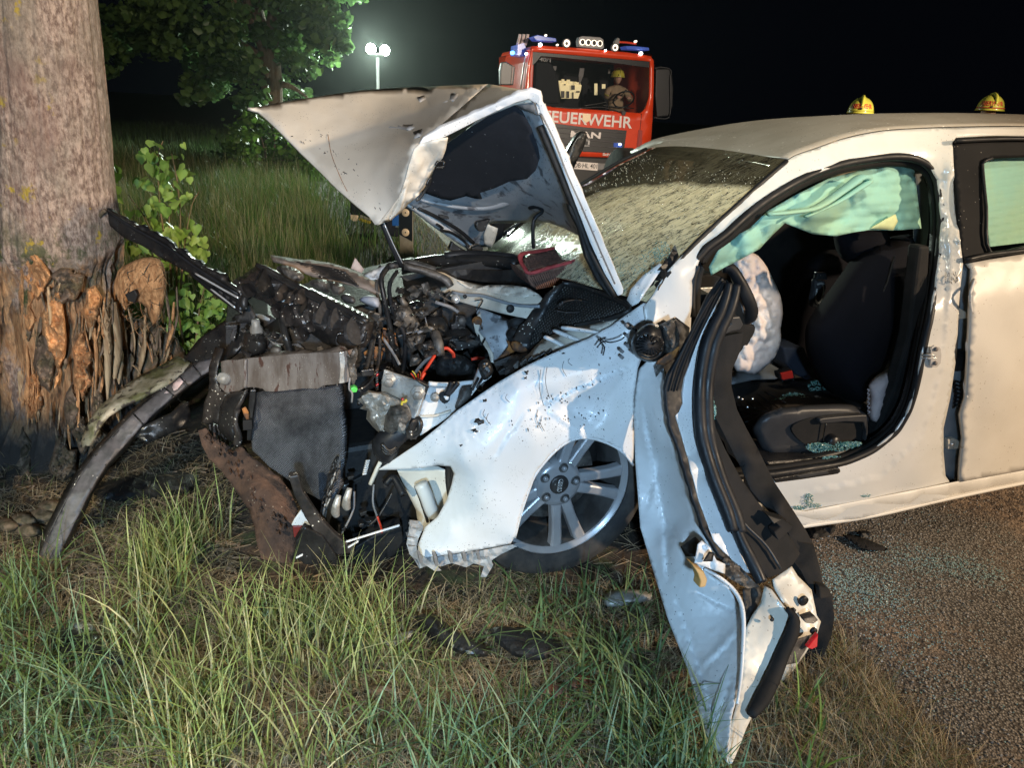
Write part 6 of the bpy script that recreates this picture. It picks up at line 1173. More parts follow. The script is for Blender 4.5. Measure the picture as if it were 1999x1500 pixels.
for p_ in ([(1450, 1200, .36), (1460, 1150, .36), (1540, 1150, .36), (1600, 1210, .36), (1700, 1260, .36), (1800, 1250, .36), (1840, 1100, .36)], [(1450, 1180, .36), (1440, 1260, .36), (1520, 1330, .36)], [(1600, 1060, .38), (1640, 990, .38), (1690, 930, .38)], [(780, 1000, .56), (860, 1060, .54), (940, 1150, .52), (1040, 1170, .5)]):
    tpx('casting_edge', CF, px(H, p_), .004, m_black, man, sides=6)
cov = crump('engine_cover', CF, px(H, [(590, 140, .95), (700, 155, .93), (880, 185, .9), (1000, 205, .88), (1110, 200, .87), (1250, 225, .85), (1380, 245, .82), (1560, 300, .78), (1720, 360, .74), (1850, 430, .7), (1999, 530, .65), (1999, 640, .58), (1850, 560, .6), (1650, 500, .64), (1450, 450, .68), (1300, 430, .70), (1150, 390, .73), (1000, 330, .77), (880, 290, .8), (760, 230, .84), (620, 190, .9)]), mat('tan_dusted_cover', (.40, .30, .24), (.20, .16, .13), 6, rough=.7, bump=.001, bsc=60, spots=((.6, .55, .48), 80, .15, .05, 11)), C_, cell=7, amp=.004, nsc=12, thick=.012)
for k in range(7):
    tpx('cover_groove', CF, px(H, [(930+k*48, 215+k*31, .845-k*.022), (1180+k*45, 262+k*29, .80-k*.022), (1400+k*36, 300+k*29, .76-k*.02), (1570+k*26, 350+k*28, .72-k*.02)]), .0035, m_dust, cov, sides=5)
pillow('melted_cover_lump', CF, px(H, [(660, 290, .72), (730, 250, .72), (850, 270, .7), (950, 320, .68), (1030, 400, .66), (960, 470, .65), (850, 480, .66), (760, 470, .68), (740, 400, .70), (690, 340, .72)]), m_dark, C_, t=.07, cell=6, amp=.012, nsc=25, curve=2, smooth=False)
pillow('melted_cover_lump', CF, px(H, [(1090, 460, .64), (1200, 430, .62), (1320, 450, .6), (1360, 560, .57), (1330, 620, .57), (1200, 560, .6), (1100, 510, .63)]), m_dark, C_, t=.06, cell=6, amp=.012, nsc=25, curve=2, smooth=False)
pillow('melted_cover_lump', CF, px(H, [(1350, 470, .58), (1470, 480, .56), (1560, 560, .54), (1480, 640, .53), (1390, 620, .55)]), m_dark, C_, t=.05, cell=6, amp=.012, nsc=25, curve=2, smooth=False)
pillow('cover_pocket', CF, px(H, [(1500, 660, .5), (1560, 620, .5), (1670, 660, .48), (1690, 740, .46), (1600, 750, .48), (1520, 710, .5)]), m_gpl, C_, t=.04, cell=5, curve=2)
pillow('blue_cover_pocket', CF, px(H, [(1740, 690, .47), (1850, 640, .46), (1990, 680, .44), (1995, 800, .43), (1900, 790, .44), (1790, 740, .46)]), mat('bluish_grey_cover', (.22, .26, .36), (.3, .32, .36), 9, rough=.6), C_, t=.05, cell=6, curve=2, amp=.005)
prism('white_chip', CF, px(H, [(725, 715), (790, 655), (803, 690), (750, 745)], .57), None, .01, m_paint, C_)
crump('tan_shard', CF, px(I, [(300, 960, .7), (355, 820, .7), (400, 880, .7), (468, 970, .7), (440, 1020, .7)]), mat('tan_shard_plastic', (.55, .42, .36), rough=.6), C_, cell=6, thick=.006)
crump('shiny_duct', CF, px(I, [(460, 1040, .62), (600, 980, .62), (790, 905, .62), (860, 920, .6), (760, 1000, .6), (640, 1100, .58), (560, 1110, .58)]), m_inner, C_, cell=6, amp=.01, nsc=30)
tpx('pipe_on_manifold', CF, px(H, [(900, 745, .56), (800, 780, .56), (755, 840, .55), (740, 960, .54), (760, 1080, .52), (790, 1200, .5), (830, 1330, .5), (850, 1400, .5)]), [.008, .009, .011, .011, .010], m_black, C_, sides=8)
tpx('left_hook_hose', CF, px(H, [(300, 640, .74), (250, 680, .73), (240, 760, .72), (255, 820, .72)]), [.014, .015, .013, .010], m_black, C_, sides=8)
pillow('pump_housing', CF, px(H, [(220, 1150, .72), (280, 1100, .72), (400, 1090, .7), (500, 1130, .68), (540, 1250, .66), (520, 1380, .66), (420, 1430, .67), (300, 1450, .69), (220, 1400, .72), (200, 1270, .73)]), m_black, C_, t=.14, cell=7, curve=2, amp=.005)
lathe('pump_stub', [(0, -.03), (.012, -.03), (.014, -.01), (.02, 0), (.02, .02)], CF.pt(*H(400, 1070), .66), (CV*.3+Vector((0, 0, -1))), m_alu, C_, seg=14)
pillow('dirty_casting', CF, px(H, [(580, 1340, .55), (640, 1290, .55), (720, 1310, .54), (740, 1400, .53), (660, 1440, .54), (590, 1410, .55)]), m_dark, C_, t=.05, cell=5, amp=.01, nsc=40)
for p_ in ([(560, 1220), (640, 1260), (760, 1280), (740, 1300), (620, 1290)], [(830, 1290), (950, 1270), (1020, 1330), (1075, 1410), (1040, 1405), (980, 1330), (900, 1300)], [(1190, 1320), (1260, 1305), (1280, 1350), (1380, 1400), (1200, 1400)], [(0, 1040), (155, 1030), (150, 1130), (110, 1260), (60, 1200), (90, 1090), (0, 1080)]):
    prism('bracket_piece', CF, px(H, [(a, b, .52 if a > 500 else .78) for a, b in p_]), None, .012, m_dark if p_[0][0] > 500 else m_dust, C_, bevel=.002)
# black liner curve behind, to the tree side
crump('torn_wheel_liner', CF, px(L, [(830, 810, 1.0), (900, 720, 1.0), (1000, 650, .98), (1100, 600, .95), (1130, 560, .93), (1150, 640, .88), (1120, 720, .86), (1060, 790, .86), (1000, 830, .88), (960, 800, .92), (880, 830, .96)]), m_black, C_, cell=9, amp=.02, nsc=12, thick=.01)
crump('liner_edge', CF, px(H, [(120, 905, .9), (250, 880, .9), (290, 700, .9), (340, 790, .9), (400, 920, .88), (360, 1000, .88), (150, 1010, .9)]), m_soot, C_, cell=8, thick=.01)
crump('pale_liner_tip', CF, px(H, [(390, 885, .86), (480, 895, .85), (580, 950, .83), (570, 980, .83), (480, 960, .84), (410, 920, .86)]), m_chan, C_, cell=6, thick=.004)
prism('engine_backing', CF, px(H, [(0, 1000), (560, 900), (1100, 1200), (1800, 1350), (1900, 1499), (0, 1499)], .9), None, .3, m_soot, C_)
# ---- the column of torn hoses and castings in the middle
for p_, r_, m_ in (([(760, 518, .62), (744, 545, .58), (752, 590, .55), (762, 640, .5), (768, 690, .45), (776, 720, .4), (800, 735, .32)], .009, m_black), ([(775, 530, .6), (760, 560, .55), (768, 610, .5), (790, 655, .45), (790, 700, .4), (786, 730, .34)], .007, m_rub),
                   ([(742, 520, .64), (735, 560, .6), (742, 610, .55), (730, 660, .5), (726, 720, .42)], .006, m_dark), ([(740, 640, .5), (742, 680, .45), (736, 720, .4), (712, 760, .34), (700, 790, .3)], .0055, m_dust), ([(730, 640, .48), (722, 690, .42), (712, 730, .36)], .008, m_soot),
                   ([(790, 520, .6), (830, 530, .58), (868, 545, .55), (880, 560, .54)], .013, m_dark), ([(760, 520, .6), (800, 514, .62), (850, 528, .6)], .012, m_dark), ([(748, 660, .45), (768, 690, .4), (780, 712, .36)], .0045, m_cons),
                   ([(805, 735, .3), (830, 705, .33), (855, 685, .35), (852, 655, .4), (838, 640, .42), (815, 650, .42)], .0055, m_cons), ([(818, 742, .26), (835, 715, .3), (850, 692, .33)], .0055, m_wire), ([(860, 684, .34), (872, 680, .34), (884, 690, .34), (886, 698, .34)], .0055, m_wire), ([(818, 746, .25), (822, 738, .25), (828, 728, .26)], .007, m_wire),
                   ([(920, 702, .36), (934, 699, .36), (945, 701, .36)], .005, m_wire), ([(848, 650, .38), (856, 672, .34), (858, 694, .33)], .016, m_dark), ([(880, 570, .6), (870, 580, .6), (866, 600, .6)], .007, m_soot), ([(850, 590, .58), (880, 600, .56), (895, 610, .55)], .006, m_cons)):
    tpx('torn_hose', CF, p_, r_, m_, C_, sides=8)
for k in range(5): tpx('thin_coloured_wire', CF, [(812+k*2, 745, .25), (806+k*5, 734-k*2, .24), (800+k*7+random.uniform(-5, 5), 728+random.uniform(-5, 5), .24)], .0018, random.choice((m_wire, m_yel, m_rust)), C_, sides=4, n=2)
def lump(name, pts_, v0, t, m_, **k): return pillow(name, CF, px(G, [(a, b, v0) for a, b in pts_]), m_, C_, t=t, cell=5, **k)
lump('torn_casting', [(640, 250), (700, 180), (790, 190), (850, 280), (900, 370), (860, 410), (760, 430), (700, 380), (640, 330)], .48, .07, m_dark, amp=.018, nsc=30, curve=1, smooth=False)
lump('torn_casting', [(680, 100), (730, 90), (790, 170), (770, 200), (720, 200)], .5, .05, m_dark, amp=.01, nsc=30, curve=1)
lump('torn_casting', [(760, 480), (880, 460), (960, 470), (940, 530), (900, 600), (820, 640), (760, 560)], .42, .07, m_dark, amp=.02, nsc=35, curve=1, smooth=False)
lump('torn_casting', [(800, 680), (880, 650), (920, 720), (880, 760), (800, 780)], .38, .05, m_dark, amp=.012, nsc=35, curve=1, smooth=False)
lump('charred_loom', [(1100, 640), (1200, 640), (1340, 680), (1440, 760), (1420, 860), (1300, 890), (1150, 900), (1060, 850), (1040, 760)], .38, .10, m_soot, amp=.03, nsc=25, curve=1, smooth=False)
lump('charred_loom', [(560, 560), (640, 540), (700, 600), (720, 700), (640, 760), (560, 740)], .5, .1, m_soot, amp=.03, nsc=25, curve=1, smooth=False)
lump('charred_loom', [(900, 560), (1000, 520), (1060, 580), (1040, 680), (940, 700)], .42, .06, m_dust, amp=.03, nsc=25, curve=1, smooth=False)
prism('battery_box', CF, px(G, [(1180, 520), (1390, 475), (1440, 480), (1450, 590), (1250, 635), (1185, 590)], .46), None, .10, m_dust, C_, bevel=.006)
prism('mount_bracket', CF, px(G, [(1250, 280), (1360, 290), (1340, 480), (1230, 500), (1200, 370), (1240, 360)], .56), None, .03, m_dust, C_, bevel=.005)
for q in ((1310, 330), (1300, 425)): lathe('mount_bolt', [(0, -.01), (.012, -.01), (.016, 0), (.016, .004)], CF.pt(*G(*q), .555), CV, m_dark, C_, seg=16)
lathe('alternator', [(0, -.05), (.03, -.05), (.045, -.03), (.048, .03), (.04, .06)], CF.pt(*G(1040, 420), .6), (CV+Vector((0, 0, -.6))), m_black, C_, seg=24)
prism('fuse_box', CF, px(G, [(890, 400), (975, 372), (1000, 410), (980, 450), (900, 470)], .5), None, .05, m_black, C_, bevel=.004)
crump('rusty_heat_shield', CF, px(G, [(540, 400, .56), (660, 430, .55), (665, 520, .54), (600, 580, .54), (700, 640, .5), (620, 680, .5), (540, 620, .52), (500, 560, .54), (530, 480, .56)]), m_rust, C_, cell=6, amp=.01, nsc=25)
crump('rusty_heat_shield', CF, px(G, [(350, 640, .5), (410, 600, .5), (480, 580, .5), (540, 640, .5), (520, 720, .48), (430, 720, .48), (370, 720, .5)]), m_rust, C_, cell=6, amp=.015, nsc=25)
prism('brown_panel', CF, px(G, [(540, 430), (640, 440), (660, 500), (720, 690), (650, 740), (560, 560)], .53), None, .02, m_mud, C_, bevel=.002)
tpx('steel_stay', CF, px(G, [(530, 495, .45), (600, 600, .43), (690, 735, .41)]), .004, m_rust, C_, sides=6)
crump('black_tongue', CF, px(G, [(290, 990, .26), (350, 920, .28), (440, 900, .3), (460, 980, .28), (400, 1020, .26), (320, 1040, .25)]), m_black, C_, cell=6, amp=.01, nsc=30)
prism('grid_card', CF, px(G, [(320, 820), (450, 800), (460, 870), (330, 880)], .3), None, .01, m_black, C_)
for k in range(9): prism('wiring_tab', CF, px(G, [(460+k*1, 820+k*24), (490, 800+k*24), (500, 812+k*24), (470, 834+k*24)], .3), None, .01, random.choice((m_red, m_dust, m_black, m_mud)), C_)
for k in range(110):
    # small jagged debris lying through the crushed bay
    reg = random.choice(((760, 860, 560, 660, .50, .62), (700, 800, 600, 740, .42, .56), (800, 960, 640, 750, .32, .5), (760, 830, 560, 620, .5, .6), (470, 560, 640, 700, .62, .75)))
    q = (random.uniform(reg[0], reg[1]), random.uniform(reg[2], reg[3])); v0 = random.uniform(reg[4], reg[5]); s = random.uniform(5, 20); a = random.uniform(0, 6.28)
    pts_ = []
    for j in range(random.choice((3, 4, 5))): an = a+j*6.28/5+random.uniform(-.4, .4); pts_.append((q[0]+math.cos(an)*s*random.uniform(.5, 1.2), q[1]+math.sin(an)*s*random.uniform(.25, .8), v0+random.uniform(-.03, .03)))
    crump('bay_scrap', CF, pts_, random.choice((m_soot, m_black, m_black, m_dark, m_dust, m_dark)), C_, cell=8, amp=.01, nsc=30, smooth=False, thick=.006)
for k in range(34):
    q = (random.uniform(700, 960), random.uniform(560, 750)); v0 = random.uniform(.36, .55)
    tpx('stray_wire', CF, [(q[0], q[1], v0), (q[0]+random.uniform(-18, 18), q[1]+random.uniform(-10, 16), v0-.02), (q[0]+random.uniform(-30, 30), q[1]+random.uniform(-14, 28), v0)], random.uniform(.0015, .004), random.choice((m_black, m_dark, m_cons, m_soot)), C_, sides=5, n=3)
# ---- broken door mirror mount on the wing
mm = pillow('mirror_mount', CF, px(B, [(90, 560, -.06), (110, 490, -.06), (170, 440, -.06), (230, 435, -.06), (275, 480, -.06), (290, 560, -.06), (260, 630, -.06), (190, 650, -.06), (120, 620, -.06)]), m_black, C_, t=.09, cell=5, curve=3, amp=.006, nsc=30)
for k in range(9):
    a0 = k*.35-.6; tpx('mount_fin', CF, px(B, [(190-70*math.cos(a0), 560-70*math.sin(a0)*.9, -.10), (195-10*math.cos(a0), 560-20*math.sin(a0), -.125), (200+66*math.cos(a0), 560+50*math.sin(a0), -.10)]), .0035, m_rub, mm, sides=5, n=3)
for rr in (36, 58, 76): tpx('mount_ring', CF, px(B, [(190+rr*math.cos(t), 560+rr*.95*math.sin(t), -.118+rr*.0003) for t in np.linspace(0, 6.28, 14)]), .003, m_black, mm, sides=5, n=2)
pillow('mount_motor', CF, px(B, [(250, 440, -.05), (330, 400, -.05), (345, 440, -.05), (362, 500, -.05), (360, 600, -.05), (300, 640, -.05), (230, 740, -.04), (225, 680, -.05), (280, 600, -.06)]), m_dark, mm, t=.08, cell=5, amp=.02, nsc=30, curve=1, smooth=False)
crump('mount_amber_edge', CF, px(B, [(240, 640, -.09), (300, 600, -.10), (360, 560, -.09), (350, 620, -.09), (280, 665, -.09), (230, 660, -.09)]), m_rust, mm, cell=5, amp=.01, nsc=30)
for k in range(16):
    q = B(random.uniform(40, 130), random.uniform(440, 640)); prism('mount_shard', CF, [(q[0]-4, q[1]), (q[0], q[1]-5), (q[0]+6, q[1]), (q[0]+1, q[1]+5)], random.uniform(-.03, .0), .015, random.choice((m_dark, m_black, m_soot, m_cons)), mm)
for p_ in ([(1600, 785, -.01), (1640, 795, -.02), (1700, 780, -.03), (1730, 760, -.03)], [(1570, 770, -.01), (1580, 800, -.02), (1600, 830, -.01), (1590, 880, -.01)], [(1600, 790, -.01), (1575, 800, -.01), (1550, 830, -.01)], [(1560, 775, -.01), (1590, 785, -.015), (1605, 800, -.01)]):
    tpx('mirror_wire', CF, px(M, p_), .002, m_black, mm, sides=5)
# ---- the front door, bent forward and hanging open
door = bpy.data.objects.new('front_door', None); door.empty_display_size = .1; put(door, CF.pt(1300, 900, -.1), C_)
def dv(y): return float(np.interp(y, [540, 650, 760, 900, 1100, 1300, 1400, 1490], [-.05, -.09, -.12, -.2, -.38, -.56, -.66, -.75]))
def dpx(c, pts_, o=0): return [(q[0], q[1], dv(q[1])+(p[2] if len(p) > 2 else 0)+o) for p in pts_ for q in [c(p[0], p[1])]]
skin = [(1246, 722, .04), (1270, 700, .0), (1294, 712, -.02), (1300, 745, -.09), (1301, 800, -.11), (1325, 885, -.16), (1346, 960, -.22), (1375, 1040, -.29), (1400, 1080, -.32), (1372, 1112, -.33), (1420, 1145, -.38), (1446, 1185, -.42), (1452, 1236, -.49), (1446, 1332, -.59), (1428, 1400, -.66), (1420, 1490, -.755), (1386, 1452, -.68), (1362, 1385, -.58), (1343, 1308, -.46), (1305, 1212, -.33), (1276, 1116, -.21), (1250, 1030, -.11), (1240, 900, -.02), (1237, 800, .02)]
sk = crump('door_skin', CF, skin, m_skin, door, px(D, [(735, 260, -.045), (745, 420, -.09), (760, 520, -.13), (700, 120, -.075), (800, 560, -.24), (1010, 850, -.40)]), cell=5.5, amp=.002, nsc=5, thick=.004, lap=4, fold=creases([(1255, 800, 1292, 1010, .016, 22), (1292, 1010, 1300, 1120, .014, 22), (1300, 1010, 1360, 1110, -.016, 26), (1262, 1000, 1290, 900, .008, 16), (1320, 1180, 1400, 1420, .010, 26), (1360, 1160, 1440, 1200, .012, 24), (1380, 1300, 1436, 1240, -.010, 20), (1395, 1440, 1430, 1330, .012, 16)]))
crump('door_handle_hole', CF, px(D, [(810, 600, -.28), (870, 560, -.31), (900, 590, -.33), (870, 640, -.33), (830, 640, -.31)]), m_soot, door, cell=6, amp=.01, nsc=30)
# frame strips, traced from the picture onto the door's own bent plane
cst = px(E, [(315, 3), (250, 90), (150, 300), (60, 470), (42, 530), (50, 610), (62, 700), (110, 830), (160, 1010), (230, 1210), (300, 1320), (350, 1350), (362, 1335), (320, 1300), (275, 1250), (205, 1060), (150, 850), (95, 660), (112, 640), (128, 600), (122, 540), (135, 480), (215, 270), (300, 105), (337, 30)])
crump('window_frame_outer_strip', CF, [(a, b, dv(b)-.02) for a, b, _ in cst], m_rub, door, cell=7, thick=.014, off=1, bevel=.003)
for s in (.3, .65):
    tpx('frame_strip_groove', CF, [(E(315+(335-315)*s, 20)[0], E(0, 20)[1], dv(548)-.026)] + [(E(a+(b-a)*s, y)[0], E(0, y)[1], dv(E(0, y)[1])-.026) for a, b, y in ((240, 285, 130), (150, 215, 290), (90, 165, 420), (50, 125, 540))], .0028, m_trim, door, sides=5)
ws_ = px(E, [(335, 55), (300, 115), (260, 180), (225, 250), (190, 330), (140, 480), (128, 545), (130, 600), (95, 655), (150, 850), (205, 1060), (275, 1250), (330, 1310), (400, 1375), (450, 1400), (445, 1330), (400, 1265), (350, 1205), (330, 1140), (300, 1060), (245, 960), (205, 840), (190, 740), (182, 620), (190, 450), (220, 310), (262, 220), (330, 90)])
crump('window_frame_painted', CF, [(a, b, dv(b)-.008) for a, b, _ in ws_], m_paint, door, px(E, [(200, 900, -.25)]), cell=7, amp=.002, nsc=16, thick=.012, off=1, bevel=.002)
sl_c = [(350, 30), (340, 80), (310, 170), (270, 250), (235, 350), (215, 480), (210, 600), (218, 740), (245, 850), (280, 960), (320, 1060), (350, 1140), (368, 1205)]
tpx('door_seal_outer', CF, dpx(E, [(a-4, b, -.035) for a, b in sl_c]), [.010, .013, .015, .016, .017, .018, .018, .018, .014], m_rub, door, sides=10)
tpx('door_seal_inner', CF, dpx(E, [(a+32, b+8, -.03) for a, b in sl_c]), [.012, .016, .018, .018, .018, .018, .018, .02, .018], m_rub, door, sides=10)
tpx('door_seal_lower', CF, dpx(E, [(380, 1190, -.03), (410, 1260, -.03), (440, 1320, -.03), (480, 1400, -.03), (500, 1445, -.03)]), [.014, .016, .017, .015], m_rub, door, sides=10)
tr = px(E, [(262, 560), (268, 640), (285, 720), (330, 820), (400, 950), (470, 1050), (520, 1110), (580, 1170), (640, 1235), (682, 1310), (650, 1360), (590, 1405), (530, 1425), (490, 1370), (440, 1290), (380, 1180), (330, 1090), (290, 960), (260, 860), (250, 700)])
crump('door_top_trim', CF, [(a, b, dv(b)-.025) for a, b, _ in tr], m_trim, door, cell=8, thick=.04, off=1, bevel=.006)
tpx('trim_highlight_edge', CF, dpx(E, [(300, 960, -.035), (350, 1060, -.035), (420, 1170, -.035), (520, 1270, -.035), (590, 1380, -.035)]), .004, m_gpl, door, sides=6)
cd_ = px(E, [(315, 285), (360, 275), (415, 265), (400, 350), (362, 440), (358, 520), (385, 630), (430, 720), (480, 810), (560, 970), (640, 1090), (710, 1200), (750, 1275), (712, 1312), (676, 1310), (620, 1200), (540, 1120), (450, 1010), (400, 900), (340, 780), (280, 660), (258, 560), (275, 430), (300, 330)])
crump('door_card', CF, [(a, b, dv(b)+.03) for a, b, _ in cd_], m_trim, door, px(E, [(330, 500, -.11), (450, 850, -.22), (600, 1100, -.34)]), cell=8, thick=.03, off=1, bevel=.006)
crump('door_card_lower', CF, dpx(D, [(1195, 470, .06), (1290, 580, .03), (1350, 590, .02), (1378, 690, .01), (1385, 740, .01), (1425, 800, 0), (1435, 880, .0), (1425, 960, .02), (1385, 1060, .05), (1290, 1115, .1), (1262, 1110, .12), (1300, 1040, .08), (1360, 960, .03), (1372, 900, .02), (1340, 780, .02), (1300, 700, .02), (1270, 660, .03), (1230, 600, .05)]), m_trim, door, cell=9, thick=.035, off=1, bevel=.006)
prism('latch_pocket', CF, dpx(E, [(525, 1125, -.05), (600, 1145, -.05), (650, 1180, -.05), (640, 1200, -.05), (580, 1250, -.05), (560, 1210, -.05), (590, 1185, -.05)]), None, .03, m_trim, door, bevel=.003)
prism('latch_slot', CF, dpx(E, [(528, 1128, -.056), (595, 1150, -.056), (560, 1170, -.056)]), None, .01, m_soot, door, bevel=.002)
prism('card_pocket', CF, dpx(D, [(1372, 760, -.01), (1410, 765, -.01), (1432, 805, -.01), (1378, 815, -.01)]), None, .02, m_trim, door, bevel=.004)
crump('inner_door_panel', CF, dpx(D, [(1182, 735, .0), (1260, 680, .0), (1285, 720, .0), (1340, 775, .0), (1352, 830, .0), (1362, 880, 0), (1378, 905, 0), (1362, 960, .0), (1318, 1030, .02), (1260, 1110, .06), (1215, 1155, .08), (1178, 1170, .1), (1200, 1080, .05), (1240, 980, .02), (1280, 920, .0), (1262, 870, -.01), (1220, 820, -.01), (1190, 770, 0)]), m_cream, door, px(D, [(1270, 760, -.42), (1320, 850, -.44)]), cell=8, amp=.010, nsc=9, thick=.004)
for q, rr in (((1308, 820), .0145), ((1350, 943), .010), ((1268, 858), .006)):
    pp = D(*q); lathe('rubber_plug', [(0, -.006), (rr*.4, -.007), (rr*.6, -.004), (rr, -.004), (rr, .004)], CF.pt(pp[0], pp[1], dv(pp[1])-.012), CV, m_rub, door, seg=16)
crump('door_edge_panel', CF, dpx(D, [(1150, 760, -.01), (1180, 775, -.02), (1220, 830, -.03), (1255, 872, -.03), (1258, 905, -.03), (1215, 1000, -.02), (1180, 1120, .0), (1130, 1230, .0), (1075, 1340, .0), (1045, 1420, .0), (1020, 1480, .0), (1003, 1492, .0), (1003, 1400, .0), (1010, 1340, .0), (1035, 1250, .0), (1055, 1130, .0), (1062, 1020, .0), (1075, 930, .0), (1100, 880, .0), (1135, 830, .0)]), m_cream, door, cell=8, amp=.004, nsc=9, thick=.004)
lathe('edge_panel_hole', [(0, -.004), (.005, -.004), (.006, 0)], CF.pt(*D(1180, 895), dv(D(0, 895)[1])-.03), CV, m_soot, door, seg=12)
tpx('edge_seal', CF, dpx(D, [(1240, 850, -.04), (1272, 890, -.045), (1262, 950, -.04), (1225, 1030, -.03), (1190, 1120, -.02), (1140, 1220, -.015), (1095, 1285, -.01)]), [.010, .016, .018, .018, .019, .02, .012], m_trim, door, sides=8, flat=.7)
tpx('edge_white_lip', CF, dpx(D, [(905, 690, -.01), (960, 720, -.01), (1020, 770, -.01), (1055, 830, -.015), (1066, 910, -.015), (1062, 1020, -.015), (1055, 1130, -.01), (1040, 1240, -.01)]), [.004, .006, .006, .006, .005, .004], m_paint, door, sides=6)
crump('torn_edge', CF, dpx(D, [(1062, 770, .01), (1130, 760, .01), (1140, 800, .01), (1110, 870, .02), (1078, 930, .02), (1066, 990, .02), (1070, 880, .01)]), m_soot, door, cell=6, amp=.01, nsc=20)
crump('white_door_shard', CF, dpx(D, [(880, 590, -.04), (895, 575, -.04), (930, 605, -.04), (955, 655, -.04), (990, 670, -.04), (988, 710, -.03), (930, 690, -.04), (866, 665, -.04)]), m_paint, door, cell=5, amp=.012, nsc=30)
crump('black_door_shard', CF, dpx(D, [(925, 620, -.06), (945, 625, -.06), (938, 660, -.06), (900, 660, -.06)]), m_rub, door, cell=5)
crump('lower_frame_scrap', CF, dpx(D, [(990, 640, -.03), (1060, 690, -.03), (1110, 745, -.03), (1130, 760, -.02), (1080, 770, -.02), (1010, 730, -.02), (960, 690, -.02)]), m_dark, door, cell=5, amp=.015, nsc=35, smooth=False)
prism('amber_bracket', CF, dpx(D, [(855, 670, -.05), (905, 700, -.05), (920, 735, -.05), (912, 765, -.05), (885, 768, -.05), (890, 740, -.05), (880, 710, -.05)]), None, .03, mat('amber_plastic', (.42, .26, .09), rough=.4), door, bevel=.003)
prism('foil_patch', CF, dpx(D, [(1255, 990, -.035), (1355, 958, -.01), (1318, 1025, -.01), (1285, 1075, -.01), (1215, 1088, -.02)]), None, .006, m_dark, door)
prism('red_reflector', CF, dpx(D, [(1325, 1012, -.03), (1345, 985, -.03), (1370, 955, -.03), (1366, 1008, -.03), (1345, 1018, -.03)]), None, .012, mat('red_reflector_lens', (.6, .02, .03), rough=.15, coat=.8), door, bevel=.002)
prism('door_latch', CF, dpx(D, [(1310, 895, -.03), (1355, 880, -.03), (1370, 900, -.03), (1350, 915, -.03), (1320, 912, -.03)]), None, .02, m_dark, door, bevel=.002)
shards('door_glass_crumbs', door, [(E(262, 600)[0], E(262, 600)[1], -.12, 5, 14), (E(275, 640)[0], E(275, 640)[1], -.13, 4, 14)], 60, .004, .0022)
crump('door_front_edge', CF, [(1282, 640, .02), (1320, 620, .03), (1346, 640, .03), (1340, 690, .0), (1300, 740, -.06), (1284, 715, -.03), (1292, 690, .0)], m_rub, door, cell=8, amp=.01, nsc=20)

# ---- marks: primer patches and scratches on the bonnet, splashes on the wing, crumbs on roof and glass
fb_ = rbf(list(bon_f)+list(b_ctrl))
def bp(x, y, o=-.004): q = A(x, y); return (q[0], q[1], float(fb_([q])[0])+o)
for sh in ([(905, 130), (930, 112), (960, 105), (990, 110), (975, 135), (985, 170), (945, 180), (960, 215), (925, 200), (905, 205), (890, 180), (912, 160)], [(650, 280), (690, 277), (720, 275), (780, 284), (850, 280), (855, 292), (815, 300), (800, 310), (740, 300), (690, 296)], [(815, 320), (845, 308), (880, 300), (858, 330), (850, 340), (820, 350), (826, 334)], [(640, 620), (670, 600), (700, 590), (690, 610), (660, 625)], [(1000, 130), (1040, 125), (1030, 150), (1010, 170), (995, 160)], [(835, 150), (870, 140), (880, 160), (850, 175)]):
    crump('chipped_patch', CF, [bp(a, b) for a, b in sh], m_flake, bonnet, cell=7, thick=.0015)
for k in range(46):
    t = random.random()**.6; x = 260+t*440+random.uniform(-60, 60); y = 330+t*370+random.uniform(-70, 20)
    if not (60 < x < 720): continue
    L_ = random.uniform(4, 16); a = random.uniform(-.4, 1.4)
    tpx('bonnet_scratch', CF, [bp(x, y, -.003), bp(x+L_*math.cos(a), y+L_*math.sin(a), -.003)], random.uniform(.0006, .0013), m_dust, bonnet, sides=4, n=1)
tpx('bonnet_scratch', CF, [bp(*p, -.003) for p in ((400, 330), (415, 420), (440, 490), (470, 560), (495, 610))], .0012, m_rust, bonnet, sides=4)
fw_ = rbf(list(wing)+list(wc))
def wp(x, y, o=-.0035): return (x, y, float(fw_([(x, y)])[0])+o)
for (x, y, r0) in ((936, 823, 7), (926, 842, 5), (1028, 727, 4), (1026, 738, 3.5), (1100, 690, 2.5), (900, 870, 2.5), (1180, 660, 3), (946, 782, 3)):
    pg = []
    for j in range(11): a = j*.571; rr = r0*random.uniform(.35, 1.5); pg.append(wp(x+rr*math.cos(a)*1.3, y+rr*math.sin(a)*.8))
    crump('mud_splash', CF, pg, m_dust, wng, cell=4, thick=.001)
for (x, y, L_) in ((1056, 722, 70), (1068, 716, 62), (1101, 705, 30), (1050, 800, 36), (1058, 812, 30), (946, 800, 20), (953, 808, 22), (1112, 700, 14), (990, 770, 16)):
    tpx('dirt_run', CF, [wp(x, y), wp(x-3, y+L_*.5), wp(x+5, y+L_)], .0009, m_cons, wng, sides=4, n=3)
for k in range(150):
    x = random.gauss(1085, 45); y = random.gauss(830, 45)
    if k % 3 == 0: x = random.uniform(860, 1230); y = 1010-(x-860)*.95+random.uniform(-20, 60)
    if y < 1000-(x-700)*.62 or (x-1093)**2+(y-948)**2 < 125**2 or y > 900 or x > 1225: continue
    prism('dirt_fleck', CF, [wp(x, y), wp(x+1.6, y+random.uniform(1, 4)), wp(x+.2, y+random.uniform(3, 6)), wp(x-1.2, y+2)], None, .001, m_dust, wng, bevel=0)
